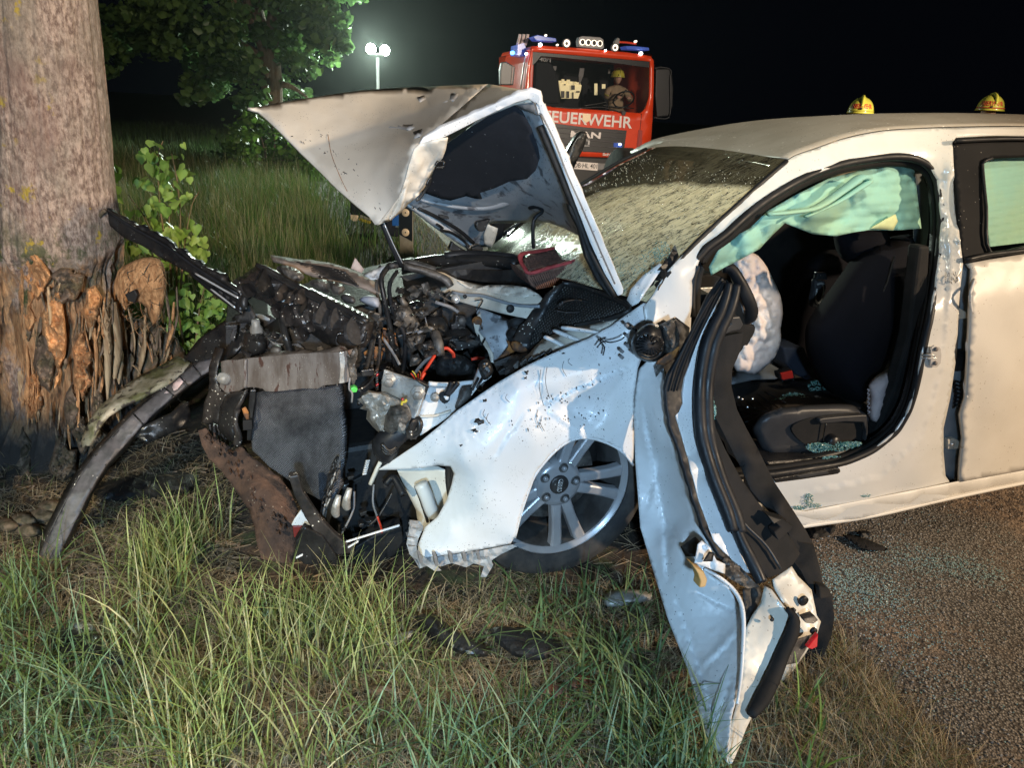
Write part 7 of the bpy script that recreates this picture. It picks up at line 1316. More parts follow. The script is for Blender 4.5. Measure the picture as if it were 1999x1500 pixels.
def crumbs_on(name, ob, n, size, m_, keep):
    me = ob.data; o_ = WORLD[ob.name]; vsx = [v.co+o_ for v in me.vertices]; V = []; Fx = []; c = 0
    polys = [p for p in me.polygons if keep(sum((vsx[i] for i in p.vertices), Vector())/len(p.vertices))]
    while c < n:
        p = random.choice(polys); a, b, d = (vsx[i] for i in p.vertices[:3]); P = a+(b-a)*random.random()*.9+(d-b)*random.random()*.9; s_ = size*random.uniform(.4, 1.5); b_ = len(V); nn = p.normal if p.normal.z > 0 else -p.normal
        for q in ((1, 0, -.3), (-.5, .9, -.3), (-.6, -.8, -.3), (0, 0, 1)): V.append(P+nn*.002+Vector(q)*s_)
        Fx += [(b_, b_+1, b_+2), (b_, b_+1, b_+3), (b_+1, b_+2, b_+3), (b_+2, b_, b_+3)]; c += 1
    o = mk(name, V, Fx, m_, C_, False); o['kind'] = 'stuff'
m_crumb = mat('pale_crumb', (.8, .74, .64), (.3, .25, .2), 90, rough=.5)
roof_ob = [o for o in C_.children if o.name.startswith('roof')][0]
crumbs_on('roof_crumbs', roof_ob, 520, .0022, m_crumb, lambda P: True)
crumbs_on('glass_glints', wsc, 1100, .0014, mat('glass_glint', (.95, .93, .8), rough=.1, coat=1), lambda P: (P-CO).dot(CV) < 1.2 and P.z < 1.27)
# ================================================================== torn strips lying between tree and car
def strip(nm, label, cat, fr, up, lo, m_, thick=.02, amp=.003, group=None, **k):
    loop = up+lo[::-1]; o = crump(nm, fr, loop, m_, None, cell=8, thick=thick, off=1, amp=amp, **k); tag(o, label, cat, group); return o
ZF = YF(2.0)
s1_ = thing('torn_bumper_carrier', 'black torn plastic strip stuck in the tree bark and slanting down to the engine', 'car part', YF(2.62).pt(206, 410))
crump('strip', YF(2.5), px(L, [(475, 128, .10), (520, 150, .10), (600, 200, .08), (700, 245, .06), (790, 310, .04), (900, 382, .0), (990, 440, -.03), (1078, 505, -.06), (1095, 560, -.06), (1088, 605, -.06), (1040, 560, -.05), (960, 500, -.02), (880, 440, .01), (800, 395, .03), (720, 350, .05), (640, 300, .07), (560, 265, .09), (500, 215, .10), (480, 190, .10)]), m_black, s1_, cell=7, thick=.03, off=1, amp=.010, nsc=26, ridge=1)
tpx('strip_rib', YF(2.5), px(L, [(490, 150, .07), (620, 230, .05), (760, 310, .02), (900, 410, -.02), (1075, 520, -.08)]), .007, m_rub, s1_, sides=6)
tpx('strip_bright_edge', YF(2.5), px(L, [(880, 425, -.02), (950, 465, -.04), (1020, 505, -.06), (1075, 535, -.085)]), .004, m_chr, s1_, sides=6)
tpx('strip_lower_bar', YF(2.5), px(L, [(860, 425, .0), (940, 490, -.02), (1020, 550, -.04), (1095, 605, -.06)]), [.006, .009, .009, .006], m_black, s1_, sides=6)
tpx('strip_bright_edge', YF(2.5), px(L, [(950, 495, -.03), (1010, 540, -.05), (1060, 580, -.07)]), .0035, m_chr, s1_, sides=6)
for k in range(3): prism('strip_slot', YF(2.5), px(L, [(985+k*30, 500+k*22), (1005+k*30, 512+k*22), (1000+k*30, 525+k*22), (982+k*30, 512+k*22)], -.05-.01*k), None, .01, m_soot, s1_)
tpx('bark_curl', YF(2.5), px(L, [(450, 200, .08), (445, 175, .07), (460, 150, .06), (475, 140, .06)]), .008, m_bsl, s1_, sides=6)
# long bumper strip running from the engine down to the ground
b2_ = thing('long_bumper_strip', 'long grey black bumper strip sloping from the crushed front down into the grass at left', 'car part', ground(85, 1100))
bs = [(985, 828, .30, 0), (960, 800, .30, 1)]
up_ = [(410, 694, 2.42), (377, 714, 2.38), (350, 735, 2.34), (321, 757, 2.30), (260, 808, 2.20), (220, 850, 2.14), (186, 887, 2.08), (150, 935, 2.02), (128, 975, 1.97), (98, 1035, 1.92), (72, 1095, 1.88)]
lo_ = [(427, 712, 2.40), (392, 734, 2.36), (366, 752, 2.32), (338, 772, 2.28), (278, 828, 2.18), (238, 875, 2.12), (207, 908, 2.06), (176, 955, 2.00), (156, 1000, 1.96), (126, 1060, 1.91), (104, 1108, 1.87)]
y0 = YF(0)
crump('strip_face', y0, up_+lo_[::-1], mat('scuffed_grey_strip', (.11, .10, .105), (.05, .048, .05), 14, rough=.5, stretch=(1, 1, 1), bump=.0015, bsc=50, spots=((.45, .4, .36), 60, .14, .05, 9)), b2_, cell=8, thick=.012, off=1, amp=.003, nsc=20)
crump('strip_upper_flange', y0, [(a-8, b-3, c+.04) for a, b, c in up_]+[(a+2, b+1, c-.002) for a, b, c in up_[::-1]], m_dust, b2_, cell=7, thick=.004, amp=.002)
crump('strip_side_flange', y0, lo_+[(a+7, b+4, c+.05) for a, b, c in lo_[::-1]], m_black, b2_, cell=7, thick=.004, amp=.002)
for i in (1, 2, 3, 4):
    a, b = up_[i], lo_[i]; tpx('strip_joint', y0, [(a[0], a[1], a[2]-.004), (b[0], b[1], b[2]-.004)], .0025, m_soot, b2_, sides=5, n=1)
crump('pink_paint_patch', y0, px(L, [(775, 925, 2.315), (812, 893, 2.335), (832, 905, 2.33), (800, 945, 2.30), (770, 962, 2.29), (740, 965, 2.28)]), mat('pinkish_scuff', (.50, .38, .38), (.3, .24, .24), 20, rough=.6), b2_, cell=6, thick=.003)
b3_ = crump('mud_smeared_bumper', y0, px(L, [(365, 1180, 2.12), (372, 1210, 2.11), (395, 1200, 2.10), (440, 1110, 2.12), (480, 1060, 2.14), (560, 1010, 2.18), (640, 975, 2.22), (740, 920, 2.28), (820, 870, 2.36), (855, 825, 2.42), (800, 795, 2.48), (720, 840, 2.44), (640, 880, 2.38), (560, 930, 2.32), (500, 980, 2.26), (440, 1030, 2.20), (400, 1090, 2.15)]),
           mat('moss_smeared_white', (.38, .34, .26), (.10, .10, .04), 6, rough=.7, stretch=(1.5, 1.5, 1.5), bump=.003, bsc=30, spots=((.05, .04, .03), 22, .56, .05)), None, cell=8, thick=.012, off=1, amp=.012, nsc=12)
tag(b3_, 'pale bumper skin smeared with moss and mud leaning under the tree wound', 'car part')
b4_ = crump('black_bumper_end', y0, px(L, [(600, 1150, 2.2), (640, 1110, 2.2), (760, 1060, 2.26), (840, 1000, 2.34), (850, 1080, 2.32), (820, 1120, 2.28), (720, 1160, 2.22), (660, 1195, 2.18)]), m_black, None, cell=8, thick=.03, amp=.01, nsc=16)
tag(b4_, 'black curved plastic bumper end lying under the long grey strip', 'car part')
# loose parts on the ground
def debris(nm, label, cat, pts_, m_, h=.03, amp=.008, smooth=False, z=.03, group=None):
    """a lump or shard lying on the ground, outlined on a level plane"""
    fr = Frame((0, 0, z), (0, 0, -1)); o = pillow(nm, fr, [(a, b, 0) for a, b in pts_], m_, None, t=h, cell=7, amp=amp, nsc=25, curve=2, smooth=smooth); tag(o, label, cat, group); return o
debris('plastic_shard', 'black triangular plastic shard lying on the road behind the door', 'debris', [W6(610, 364), (W6(690, 372)), W6(760, 395), W6(840, 434), W6(770, 438), W6(700, 425)], m_trim, .012, 0, z=.022)
debris('plastic_fragment', 'small crumpled black fragment on the road beside the triangular shard', 'debris', [W6(680, 348), W6(715, 340), W6(752, 350), W6(740, 370), W6(700, 368)], m_soot, .02, .01, z=.022)
debris('torn_rubber', 'torn black rubber pieces on the road under the sill', 'debris', [W6(430, 325), W6(500, 318), W6(570, 312), W6(576, 345), W6(520, 372), W6(450, 380)], m_soot, .03, .02, z=.025)
debris('black_hose_piece', 'black bent hose piece in the dry grass below the front wheel', 'debris', [(810, 1205), (850, 1200), (880, 1225), (920, 1245), (960, 1275), (930, 1285), (880, 1270), (835, 1245)], m_black, .05, .008)
debris('black_plastic_lump', 'black plastic lump half hidden in grass right of the hose piece', 'debris', [(950, 1230), (1010, 1225), (1070, 1240), (1100, 1265), (1060, 1290), (1000, 1280)], m_soot, .05, .012)
debris('silver_pipe_stub', 'short silver foil pipe lying in grass beside the tyre', 'debris', [(1180, 1162), (1215, 1150), (1262, 1155), (1270, 1172), (1225, 1182), (1185, 1185)], m_alu, .04, .004, True)
debris('black_block', 'flat black block in the shade of the grass at lower left', 'debris', [(90, 1232), (150, 1225), (215, 1250), (270, 1280), (240, 1300), (160, 1290), (100, 1270)], m_black, .05, .008)
debris('silver_shell', 'small pale curved shell lying in the grass at lower left', 'debris', [(137, 1220), (160, 1214), (185, 1222), (180, 1232), (150, 1232)], m_alu, .02, .004, True)
debris('foil_strip', 'crumpled silver foil strip left of the black hose piece', 'debris', [(745, 1255), (775, 1240), (805, 1232), (800, 1245), (770, 1262)], m_alu, .015, .006)
debris('broken_branch_piece', 'small broken branch stub on the foreground soil', 'branch', [(715, 1345), (740, 1335), (775, 1345), (750, 1352), (745, 1375), (728, 1360)], m_bsl, .03, .008)
debris('dark_beam_piece', 'dark flat beam piece lying at the foot of the tree behind the grass', 'debris', [(180, 945), (260, 925), (345, 920), (390, 930), (370, 965), (280, 975), (200, 980)], m_soot, .06, .01, z=.04)
debris('white_chip', 'tiny white chip on the soil right of the long strip', 'debris', [(303, 950), (316, 946), (320, 958), (308, 962)], m_paint, .012, 0, z=.05)
for k, (x, y) in enumerate(((20, 1010), (60, 1000), (30, 1030), (75, 985), (-10, 1020))):
    debris('soil_clod', ('dark soil clod on the ground at the tree foot, left edge', 'dark soil clod in front of the trunk base', 'low dark soil clod near the left border', 'soil clod touching the trunk root', 'soil clod cut by the left border')[k], 'soil clod', [(x, y), (x+22, y-12), (x+48, y-4), (x+52, y+12), (x+24, y+20), (x+4, y+12)], m_bsl, .07, .02, True, z=.04, group='soil clods at the foot of the tree')
m_dl = mat('dead_leaf_brown', (.22, .10, .06), (.12, .06, .04), 30, rough=.8)
for k, (x, y, lb) in enumerate(((1055, 1345, 'reddish brown dead leaf on the bare soil'), (1110, 1330, 'curled brown dead leaf right of the reddish one'), (1085, 1370, 'flat grey brown dead leaf below the others'))):
    fr = Frame((0, 0, .03), (0, 0, -1)); o = crump('dead_leaf', fr, [(x, y, 0), (x+18, y-14, 0), (x+42, y-8, .01), (x+52, y+6, 0), (x+30, y+16, .005), (x+8, y+12, 0)], m_dl, None, cell=7, amp=.012, nsc=40, thick=.001); tag(o, lb, 'dead leaf', 'dead leaves on the soil')
# ================================================================== fire engine
fe = thing('fire_engine', 'red fire engine with lit roof lamps standing on the road behind the bonnet', 'fire engine', ground(1150, 372, .01))
m_fred = mat('fire_engine_red', (.72, .06, .015), (.66, .05, .012), 4, rough=.3, coat=.6)
m_fblk = mat('cab_black', (.012, .012, .013), rough=.4)
m_fin = mat('cab_interior', (.016, .016, .02), rough=.9)
m_wht = mat('white_lettering', (.78, .72, .68), rough=.4)
def on(nm, pts_, depth, m_, off=-.01, parent=fe, **k): return prism(nm, TF, px(T, [(p[0], p[1], off) for p in pts_]), None, depth, m_, parent, **k)
# cab shell: pieces round the windscreen opening
wsO = [(530, 310), (1540, 395), (1532, 700), (1500, 800), (1460, 842), (1100, 815), (640, 780), (505, 765), (510, 500)]
shell = [(520, 265), (640, 262), (1000, 285), (1350, 318), (1545, 350), (1572, 390), (1572, 600), (1560, 900), (1545, 1100), (1520, 1170), (1500, 1235), (1100, 1220), (450, 1200), (440, 1100), (455, 700), (490, 400)]
crump('cab_front', TF, px(T, [(a, b, 0) for a, b in shell]), m_fred, fe, (), [px(T, [(a, b, 0) for a, b in wsO])], cell=14, thick=.05, off=1)
def boxback(nm, pts_, off, depth, m_, **k): return prism(nm, TF, px(T, [(a, b, off) for a, b in pts_]), None, depth, m_, fe, **k)
boxback('cab_roof', [(520, 262), (640, 260), (1350, 316), (1545, 348), (1572, 388), (1540, 392), (530, 306), (500, 300)], .04, 2.2, m_fred, bevel=.02)
boxback('cab_side', [(520, 300), (545, 310), (525, 760), (470, 1180), (440, 1180), (455, 700), (490, 400)], .04, 1.9, m_fred, bevel=.02)
boxback('cab_side', [(1545, 350), (1572, 390), (1560, 900), (1520, 1200), (1480, 1200), (1530, 800), (1540, 400)], .04, 1.9, m_fred, bevel=.02)
boxback('cab_rear_wall', [(530, 300), (1545, 380), (1540, 900), (500, 860)], 1.9, .05, m_fin)
boxback('cab_floor', [(500, 780), (1500, 850), (1500, 900), (500, 840)], .1, 1.8, m_fin)
boxback('body', [(640, 270), (1560, 330), (1560, 1150), (640, 1150)], 2.3, 4.2, m_fred, bevel=.03)
boxback('front_bumper', [(450, 1195), (1180, 1225), (1500, 1240), (1490, 1480), (900, 1500), (450, 1450)], .0, .5, m_fblk, bevel=.03)
prism('bumper_grey_panel', TF, px(T, [(840, 1262, -.02), (1270, 1280, -.02), (1240, 1330, -.02), (860, 1330, -.02)]), None, .03, m_cons, fe, bevel=.004)
# windscreen glass
m_fgl = mat('cab_glass', (.02, .025, .03), rough=.04, alpha=.28, coat=0)
crump('cab_windscreen', TF, px(T, [(a, b, .03) for a, b in wsO]), m_fgl, fe, cell=30, thick=0)
on('windscreen_top_band', [(532, 312), (1540, 397), (1538, 450), (1200, 405), (800, 365), (600, 350), (560, 400), (528, 430)], .01, m_fblk, .035)
# grille
on('grille', [(690, 925), (1000, 965), (1340, 990), (1312, 1182), (1270, 1190), (720, 1160), (640, 1150), (650, 940)], .02, m_fblk, -.015, bevel=.004)
for k in range(5):
    y = 985+k*44; tpx('grille_slat', TF, px(T, [(690, y-25, -.03), (1000, y, -.03), (1318-k*5, y+26, -.03)]), .009, mat('grille_grey', (.10, .095, .10), rough=.4) if k == 0 else bpy.data.materials['grille_grey'], fe, sides=6)
# letters
def tmap(x0, y0, x1, y1, x2, y2, off):      # baseline left, baseline right, top left in crop pixels
    def f(s, t):
        a = T(x0+(x1-x0)*s+(x2-x0)*t, y0+(y1-y0)*s+(y2-y0)*t); return TF.pt(a[0], a[1], off)
    return f
text('lettering', 'FEUERWEHR', tmap(628, 915, 1382, 975, 636, 815, -.018), m_wht, fe, 1, 1, bold=.018, thick=.006)
text('maker_lettering', 'MAN', tmap(852, 1047, 1110, 1062, 858, 992, -.035), m_wht, fe, 1, 1, bold=.035, thick=.02)
text('builder_lettering', 'Schlingmann', tmap(1130, 1215, 1345, 1228, 1134, 1182, -.02), m_wht, fe, 1, 1, bold=.02)
text('cab_number', '40/1', tmap(585, 392, 682, 402, 588, 358, .02), m_cons, fe, 1, 1, bold=.01)
npl = prism('number_plate', TF, px(T, [(872, 1255, -.04), (1092, 1272, -.04), (1087, 1338, -.04), (868, 1320, -.04)]), None, .015, m_wht, fe, bevel=.003)
text('plate_lettering', 'OB·HL 401', tmap(880, 1308, 1082, 1320, 884, 1268, -.045), m_fblk, npl, 1, 1, bold=.004, thick=.003)
em = prism('emblem', TF, px(T, [(955, 1065, -.035), (1022, 1068, -.035), (1018, 1128, -.035), (950, 1124, -.035)]), None, .01, m_chr, fe)
prism('emblem_core', TF, px(T, [(968, 1080, -.04), (1008, 1082, -.04), (1004, 1114, -.04), (964, 1110, -.04)]), None, .008, m_fblk, em)
prism('crest', TF, px(T, [(960, 842, -.03), (1030, 848, -.03), (1026, 900, -.03), (990, 925, -.03), (958, 895, -.03)]), None, .008, m_refl, fe)
m_lamp = mat('lamp_white', (1, 1, 1), emit=(.85, .93, 1), es=9); m_lampb = mat('beacon_blue', (.1, .2, 1), emit=(.05, .25, 1), es=12); m_lampw = mat('lamp_warm', (1, .95, .85), emit=(1, .86, .68), es=1.6); m_lampd = mat('beacon_dome', (.05, .09, .3), rough=.2, emit=(.05, .12, .6), es=.25)
def disc(nm, x, y, r, off, m_, parent=fe, ring=None):
    c = TF.pt(*T(x, y), off); o = lathe(nm, [(0, -.01), (r*.8, -.008), (r, 0), (r, .06), (r*.6, .09)], c, RD, m_, parent, seg=20)
    if ring: lathe('lamp_rim', [(r*1.02, -.012), (r*1.28, -.008), (r*1.28, .05), (r*1.02, .05)], c, RD, ring, parent, seg=20)
    return o
disc('roof_spotlight', 822, 238, .065, -.02, m_lampw, ring=m_cons); disc('roof_spotlight', 1240, 275, .06, -.02, m_lampw, ring=m_cons)
for (x, y) in ((822, 240), (1240, 277)): disc('spotlight_reflector', x, y, .03, -.035, m_cons)
disc('marker_lamp', 598, 250, .03, -.02, m_lamp); disc('marker_lamp', 1465, 326, .03, -.02, m_lamp); disc('marker_lamp', 1160, 300, .015, -.03, m_lamp); disc('marker_lamp', 478, 328, .022, .1, m_lamp)
lb = prism('light_bar', TF, px(T, [(930, 185, .0), (960, 176, .0), (1110, 186, .0), (1140, 205, .0), (1145, 275, .0), (1125, 290, .0), (925, 270, .0), (920, 215, .0)]), None, .14, m_cons, fe, bevel=.01)
for k in range(4): disc('light_bar_lens', 958+k*50, 228+k*4, .042, -.03, m_fblk, lb, ring=m_lampw)
for p_ in ([(640, 180), (730, 195), (735, 225), (560, 215), (530, 180), (570, 165)], [(1330, 262), (1400, 262), (1530, 275), (1535, 300), (1340, 290)]): on('beacon_bar', p_, .3, m_lampd, .05, bevel=.01)
tpx('roof_rail', TF, px(T, [(1270, 228, .1), (1340, 232, .1), (1420, 245, .1)]), .02, m_fred, fe); disc('small_roof_lamp', 1420, 222, .022, .05, m_lampw)
on('roof_horn', [(1235, 225), (1262, 190), (1278, 200), (1275, 245), (1245, 250)], .1, m_cons, .0); disc('roof_lamp', 645, 170, .02, .1, m_lampw); disc('roof_lamp', 745, 252, .018, .0, m_lampw)
disc('blue_flashing_light', 358, 320, .035, .3, m_lampb); 
# left side of the engine (its near side): mirrors, ladder rails catching light
for k in range(4): tpx('side_ladder_rail', TF, px(T, [(470-k*12, 350+k*10, .2+.3*k), (455-k*12, 420, .2+.3*k), (425-k*8, 640, .2+.3*k)]), .016, m_chr, fe, sides=8)
for k in range(3): tpx('roof_tube', TF, px(T, [(420+k*34, 160, .6), (412+k*34, 200, .6), (400+k*32, 250, .5)]), .03, m_airs, fe, sides=8)
on('side_rail_box', [(400, 250), (455, 235), (480, 300), (470, 350), (395, 340)], .5, m_lampd, .4)
on('left_mirror', [(262, 400), (300, 395), (340, 420), (380, 440), (365, 600), (250, 600), (248, 470)], .12, m_fblk, .15, bevel=.02)
tpx('left_mirror_edge', TF, px(T, [(270, 405, .13), (256, 480, .13), (250, 595, .13)]), .012, m_cons, fe); tpx('left_mirror_edge', TF, px(T, [(358, 430, .13), (352, 500, .13), (345, 590, .13)]), .008, m_airs, fe)
on('right_mirror', [(1590, 455), (1700, 450), (1730, 480), (1745, 620), (1740, 780), (1700, 870), (1600, 880), (1585, 700)], .12, m_fblk, .15, bevel=.03)
tpx('right_mirror_arm', TF, px(T, [(1570, 880, .1), (1690, 885, .12), (1715, 800, .12), (1712, 560, .12), (1718, 470, .12), (1640, 445, .12), (1580, 455, .1)]), .012, m_gpl, fe)
on('door_hinge_panel', [(1440, 985), (1475, 990), (1470, 1120), (1455, 1165), (1420, 1170)], .02, mat('dark_red_step', (.35, .03, .02), rough=.4), -.01, bevel=.004)
tpx('cab_seam', TF, px(T, [(1465, 845, -.006), (1462, 900, -.006), (1452, 990, -.006), (1425, 1180, -.006)]), .006, m_fblk, fe, sides=5)
on('grille_lamp', [(1228, 1095), (1300, 1100), (1298, 1145), (1226, 1138)], .02, m_lampd, -.03); disc('grille_lamp_bulb', 1282, 1110, .022, -.05, m_lamp)
for p_ in ([(690, 785, .0), (900, 800, -.02), (1130, 790, -.02), (1300, 840, -.02)], [(960, 780, -.02), (1090, 760, -.02), (1180, 740, -.02)], [(1120, 770, -.02), (1250, 790, -.02), (1400, 800, -.02)]): tpx('wiper', TF, px(T, p_), .011, m_fblk, fe, sides=6)
on('wiper_mount', [(1290, 820), (1335, 825), (1325, 862), (1298, 860)], .04, m_fblk, -.02)
# seats, and gear that glows by itself to look lit, inside the cab
on('cab_seat', [(560, 400), (680, 390), (730, 480), (760, 600), (770, 760), (540, 760)], .25, m_fin, .7, bevel=.05)
for p_ in ([(935, 450), (975, 452), (965, 520), (930, 600), (925, 520)], [(705, 435), (735, 435), (730, 475), (708, 470)], [(1180, 460), (1200, 460), (1195, 500), (1180, 500)]): on('cab_handle', p_, .02, m_cons, .9)
m_hiv = mat('self_lit_cream_equipment', (.8, .7, .4), emit=(1, .80, .42), es=.55)
hg = on('equipment_rack', [(755, 560), (905, 570), (950, 600), (945, 640), (920, 715), (780, 715), (765, 640)], .05, m_hiv, 1.2)
for x, y, w_, h_ in ((780, 548, 22, 30), (825, 552, 26, 30), (900, 575, 40, 16), (1065, 585, 22, 100), (1130, 590, 26, 40)): on('self_lit_gear', [(x, y), (x+w_, y), (x+w_, y+h_), (x, y+h_)], .04, m_hiv, 1.15)
for x, y, w_, h_ in ((775, 650, 28, 60), (820, 652, 24, 60), (862, 600, 30, 40), (800, 590, 14, 10), (870, 660, 12, 60), (905, 650, 30, 14)): on('gear_gap', [(x, y), (x+w_, y), (x+w_, y+h_), (x, y+h_)], .02, m_fblk, 1.12)
for s in (-1, 1):
    for back in (1.3, 5.2):
        c = ground(1150, 372, .5)+RD*back+RN*(s*1.05); w_ = lathe('wheel', [(.2, -.15), (.45, -.15), (.5, -.1), (.5, .1), (.45, .15), (.2, .15)], c, RN, m_tyre, fe, seg=28)
# ================================================================== people
m_jac = mat('beige_turnout_coat', (.40, .30, .19), (.32, .24, .15), 8, rough=.8); m_skinp = mat('skin', (.55, .33, .24), rough=.6); m_helm = mat('yellow_helmet', (.66, .62, .08), (.56, .52, .07), 6, rough=.35, coat=.3); m_hred = mat('helmet_red', (.6, .08, .04), rough=.5); m_pant = mat('dark_trousers', (.02, .02, .03), rough=.9)
def skin_fig(nm, joints, edges, m_, parent):
    me = bpy.data.meshes.new(nm); c = WORLD[parent.name]
    me.from_pydata([tuple(Vector(j[0])-c) for j in joints], edges, []); me.update(); o = bpy.data.objects.new(nm, me); put(o, c, parent)
    sk_ = o.modifiers.new('skin', 'SKIN'); 
    for i, j in enumerate(joints): me.skin_vertices[0].data[i].radius = (j[1], j[1]*(j[2] if len(j) > 2 else 1)); 
    me.skin_vertices[0].data[0].use_root = True
    ss = o.modifiers.new('sub', 'SUBSURF'); ss.levels = 2; ss.render_levels = 2; me.materials.append(m_); return o
def face_head(c, fwd, parent, s=1.0):
    """head with nose, ears and eyes, centred at c, looking along fwd"""
    fwd = Vector(fwd).normalized(); up = Vector((0, 0, 1)); rt = fwd.cross(up).normalized(); vs = []; n1, n2 = 20, 16
    for i in range(n2+1):
        th = math.pi*i/n2
        for j in range(n1):
            ph = 2*math.pi*j/n1; x = math.sin(th)*math.cos(ph); y = math.sin(th)*math.sin(ph); z = math.cos(th)
            f = 1.0
            jaw = 1-.22*max(0, -z)**1.0*(1 if y > -.3 else .6); nose = .20*math.exp(-((x/.16)**2+((z+.12)/.22)**2)) if y > 0 else 0
            eye = -.06*(math.exp(-(((abs(x)-.33)/.14)**2+((z-.05)/.10)**2))) if y > 0 else 0; mouth = .03*math.exp(-((x/.3)**2+((z+.45)/.08)**2)) if y > 0 else 0
            vs.append(c+(rt*(x*.075*jaw)+fwd*(y*.095*(1+nose+eye+mouth))+up*(z*.12))*s)
    fs = [(i*n1+j, i*n1+(j+1) % n1, (i+1)*n1+(j+1) % n1, (i+1)*n1+j) for i in range(n2) for j in range(n1)]
    h_ = mk('head', vs, fs, m_skinp, parent)
    return h_
def helmet(c, fwd, parent, s=1.0, word=True, band=None):
    fwd = Vector(fwd).normalized(); up = Vector((0, 0, 1)); rt = fwd.cross(up).normalized(); vs = []; n1, n2 = 32, 12
    def P(ph, th, k=1.0): x = math.sin(th)*math.cos(ph); y = math.sin(th)*math.sin(ph); z = math.cos(th); return c+(rt*(x*.132)+fwd*(y*.165)+up*(z*.155+(.012 if abs(x) < .10 and z > .1 else 0)))*(s*k)
    for i in range(n2+1):
        th = (math.pi*.53)*i/n2
        for j in range(n1): vs.append(P(2*math.pi*j/n1, th, 1+(.10 if i == n2 else 0)))
    fs = [(i*n1+j, i*n1+(j+1) % n1, (i+1)*n1+(j+1) % n1, (i+1)*n1+j) for i in range(n2) for j in range(n1)]
    h_ = mk('helmet', vs, fs, m_helm, parent, solid=.006)
    tube('helmet_comb', [P(math.pi/2, 1.25, 1.02), P(math.pi/2, .7, 1.05), P(0, .0, 1.0), P(-math.pi/2, .7, 1.05), P(-math.pi/2, 1.3, 1.02)], .016*s, m_helm, h_, sides=8, n=5)
    for sg in (1, -1): tube('helmet_rib', [P(math.pi/2+sg*.5, 1.2, 1.01), P(sg*.4 if sg > 0 else math.pi+.4, .5, 1.02), P(-math.pi/2-sg*.5+0, 1.3, 1.01)], .007*s, m_helm, h_, sides=6, n=4)
    to = (CAM-c); to.z = 0; to.normalize(); ang = math.atan2(to.dot(fwd), to.dot(rt))
    if word: text('helmet_lettering', 'FEUERWEHR', lambda a, b: P(ang+(a-.5)*1.6*-1 if False else ang-(.5-a)*1.9, 1.36-b*.34, 1.035), m_hred, h_, 1, 1, bold=.02, thick=.002)
    tube('helmet_band', [P(ang+t, 1.50, 1.05) for t in np.linspace(-1.2, 1.2, 9)], .011*s, band or m_helm, h_, sides=6, n=2, flat=.6)
    lathe('helmet_stud', [(0, -.008), (.01, -.006), (.013, .004)], P(ang, 1.45, 1.08), -to, m_fblk, h_, seg=12)
    return h_
def person(label, foot, fwd, H_, band=None, word=True, cat='person'):
    """standing firefighter: coat, trousers and boots are one continuous figure"""
    foot = Vector(foot); fwd = Vector(fwd).normalized(); rt = fwd.cross(Vector((0, 0, 1))).normalized(); p = thing('person', label, cat, foot)
    def q(x, y, z): return foot+rt*x+fwd*y+Vector((0, 0, z*H_))
    J = [(q(0, 0, .53), .15, .8), (q(0, 0, .62), .15, .75), (q(0, 0, .74), .17, .7), (q(0, 0, .81), .12, .7), (q(0, .01, .86), .055, 1),
         (q(.10, 0, .49), .095, 1), (q(.11, .02, .28), .065, 1), (q(.12, 0, .05), .05, 1), (q(.13, .14, .02), .04, .7),
         (q(-.10, 0, .49), .095, 1), (q(-.11, .02, .28), .065, 1), (q(-.12, 0, .05), .05, 1), (q(-.13, .14, .02), .04, .7),
         (q(.20, 0, .80), .07, 1), (q(.27, -.02, .63), .055, 1), (q(.25, .14, .50), .042, 1), (q(-.20, 0, .80), .07, 1), (q(-.27, -.02, .63), .055, 1), (q(-.25, .14, .50), .042, 1)]
    Ed = [(0, 1), (1, 2), (2, 3), (3, 4), (0, 5), (5, 6), (6, 7), (7, 8), (0, 9), (9, 10), (10, 11), (11, 12), (3, 13), (13, 14), (14, 15), (3, 16), (16, 17), (17, 18)]
    skin_fig('body', J, Ed, m_jac, p); hd = face_head(q(0, .03, .925), fwd, p)
    for sg in (1, -1):
        w_ = q(.25*sg, .15, .49); 
        skin_fig('hand', [(w_, .035, .6), (w_+fwd*.06+Vector((0, 0, -.03)), .035, .5)] + [(w_+fwd*(.10+.01*(i == 1))+rt*((i-1.5)*.019)+Vector((0, 0, -.05)), .010) for i in range(4)] + [(w_+fwd*(.13+.012*(i == 1))+rt*((i-1.5)*.02)+Vector((0, 0, -.085)), .008) for i in range(4)] + [(w_+fwd*.05-rt*(sg*.05)+Vector((0, 0, -.03)), .011), (w_+fwd*.09-rt*(sg*.06)+Vector((0, 0, -.05)), .009)],
                 [(0, 1)]+[(1, 2+i) for i in range(4)]+[(2+i, 6+i) for i in range(4)]+[(0, 10), (10, 11)], m_fblk, p)
    helmet(q(0, .01, .955), fwd, p, word=word, band=band); return p
def foot_of(px_, ytop, dist, H_):
    P = CAM+ray(px_, ytop)*dist; return Vector((P.x, P.y, 0.012)), P.z
for (x, y, d, lb, band, wd, fw) in ((1686, 189, 8.0, 'firefighter with plain yellow helmet standing behind the car roof', None, True, (.3, .8, 0)), (1941, 184, 8.1, 'firefighter with red banded yellow helmet behind the car at the right edge', m_hred, True, (.2, .9, 0))):
    ft, zt = foot_of(x, y, d, 0); H_ = (zt-.012)/(1.043+.0); H_ = (zt-.17)/.955 if False else (zt-.012-.16)/.955; person(lb, ft, fw, H_, band, wd)
# third one stoops: only the yellow green crown of the helmet shows over the roof
ft, zt = foot_of(1343, 259, 10.5, 0); m_helm_b = m_helm
person('small yellow green helmet of a shorter firefighter just above the front of the roof', ft, (0, -1, 0), (zt-.012-.16)/.955, None, False)
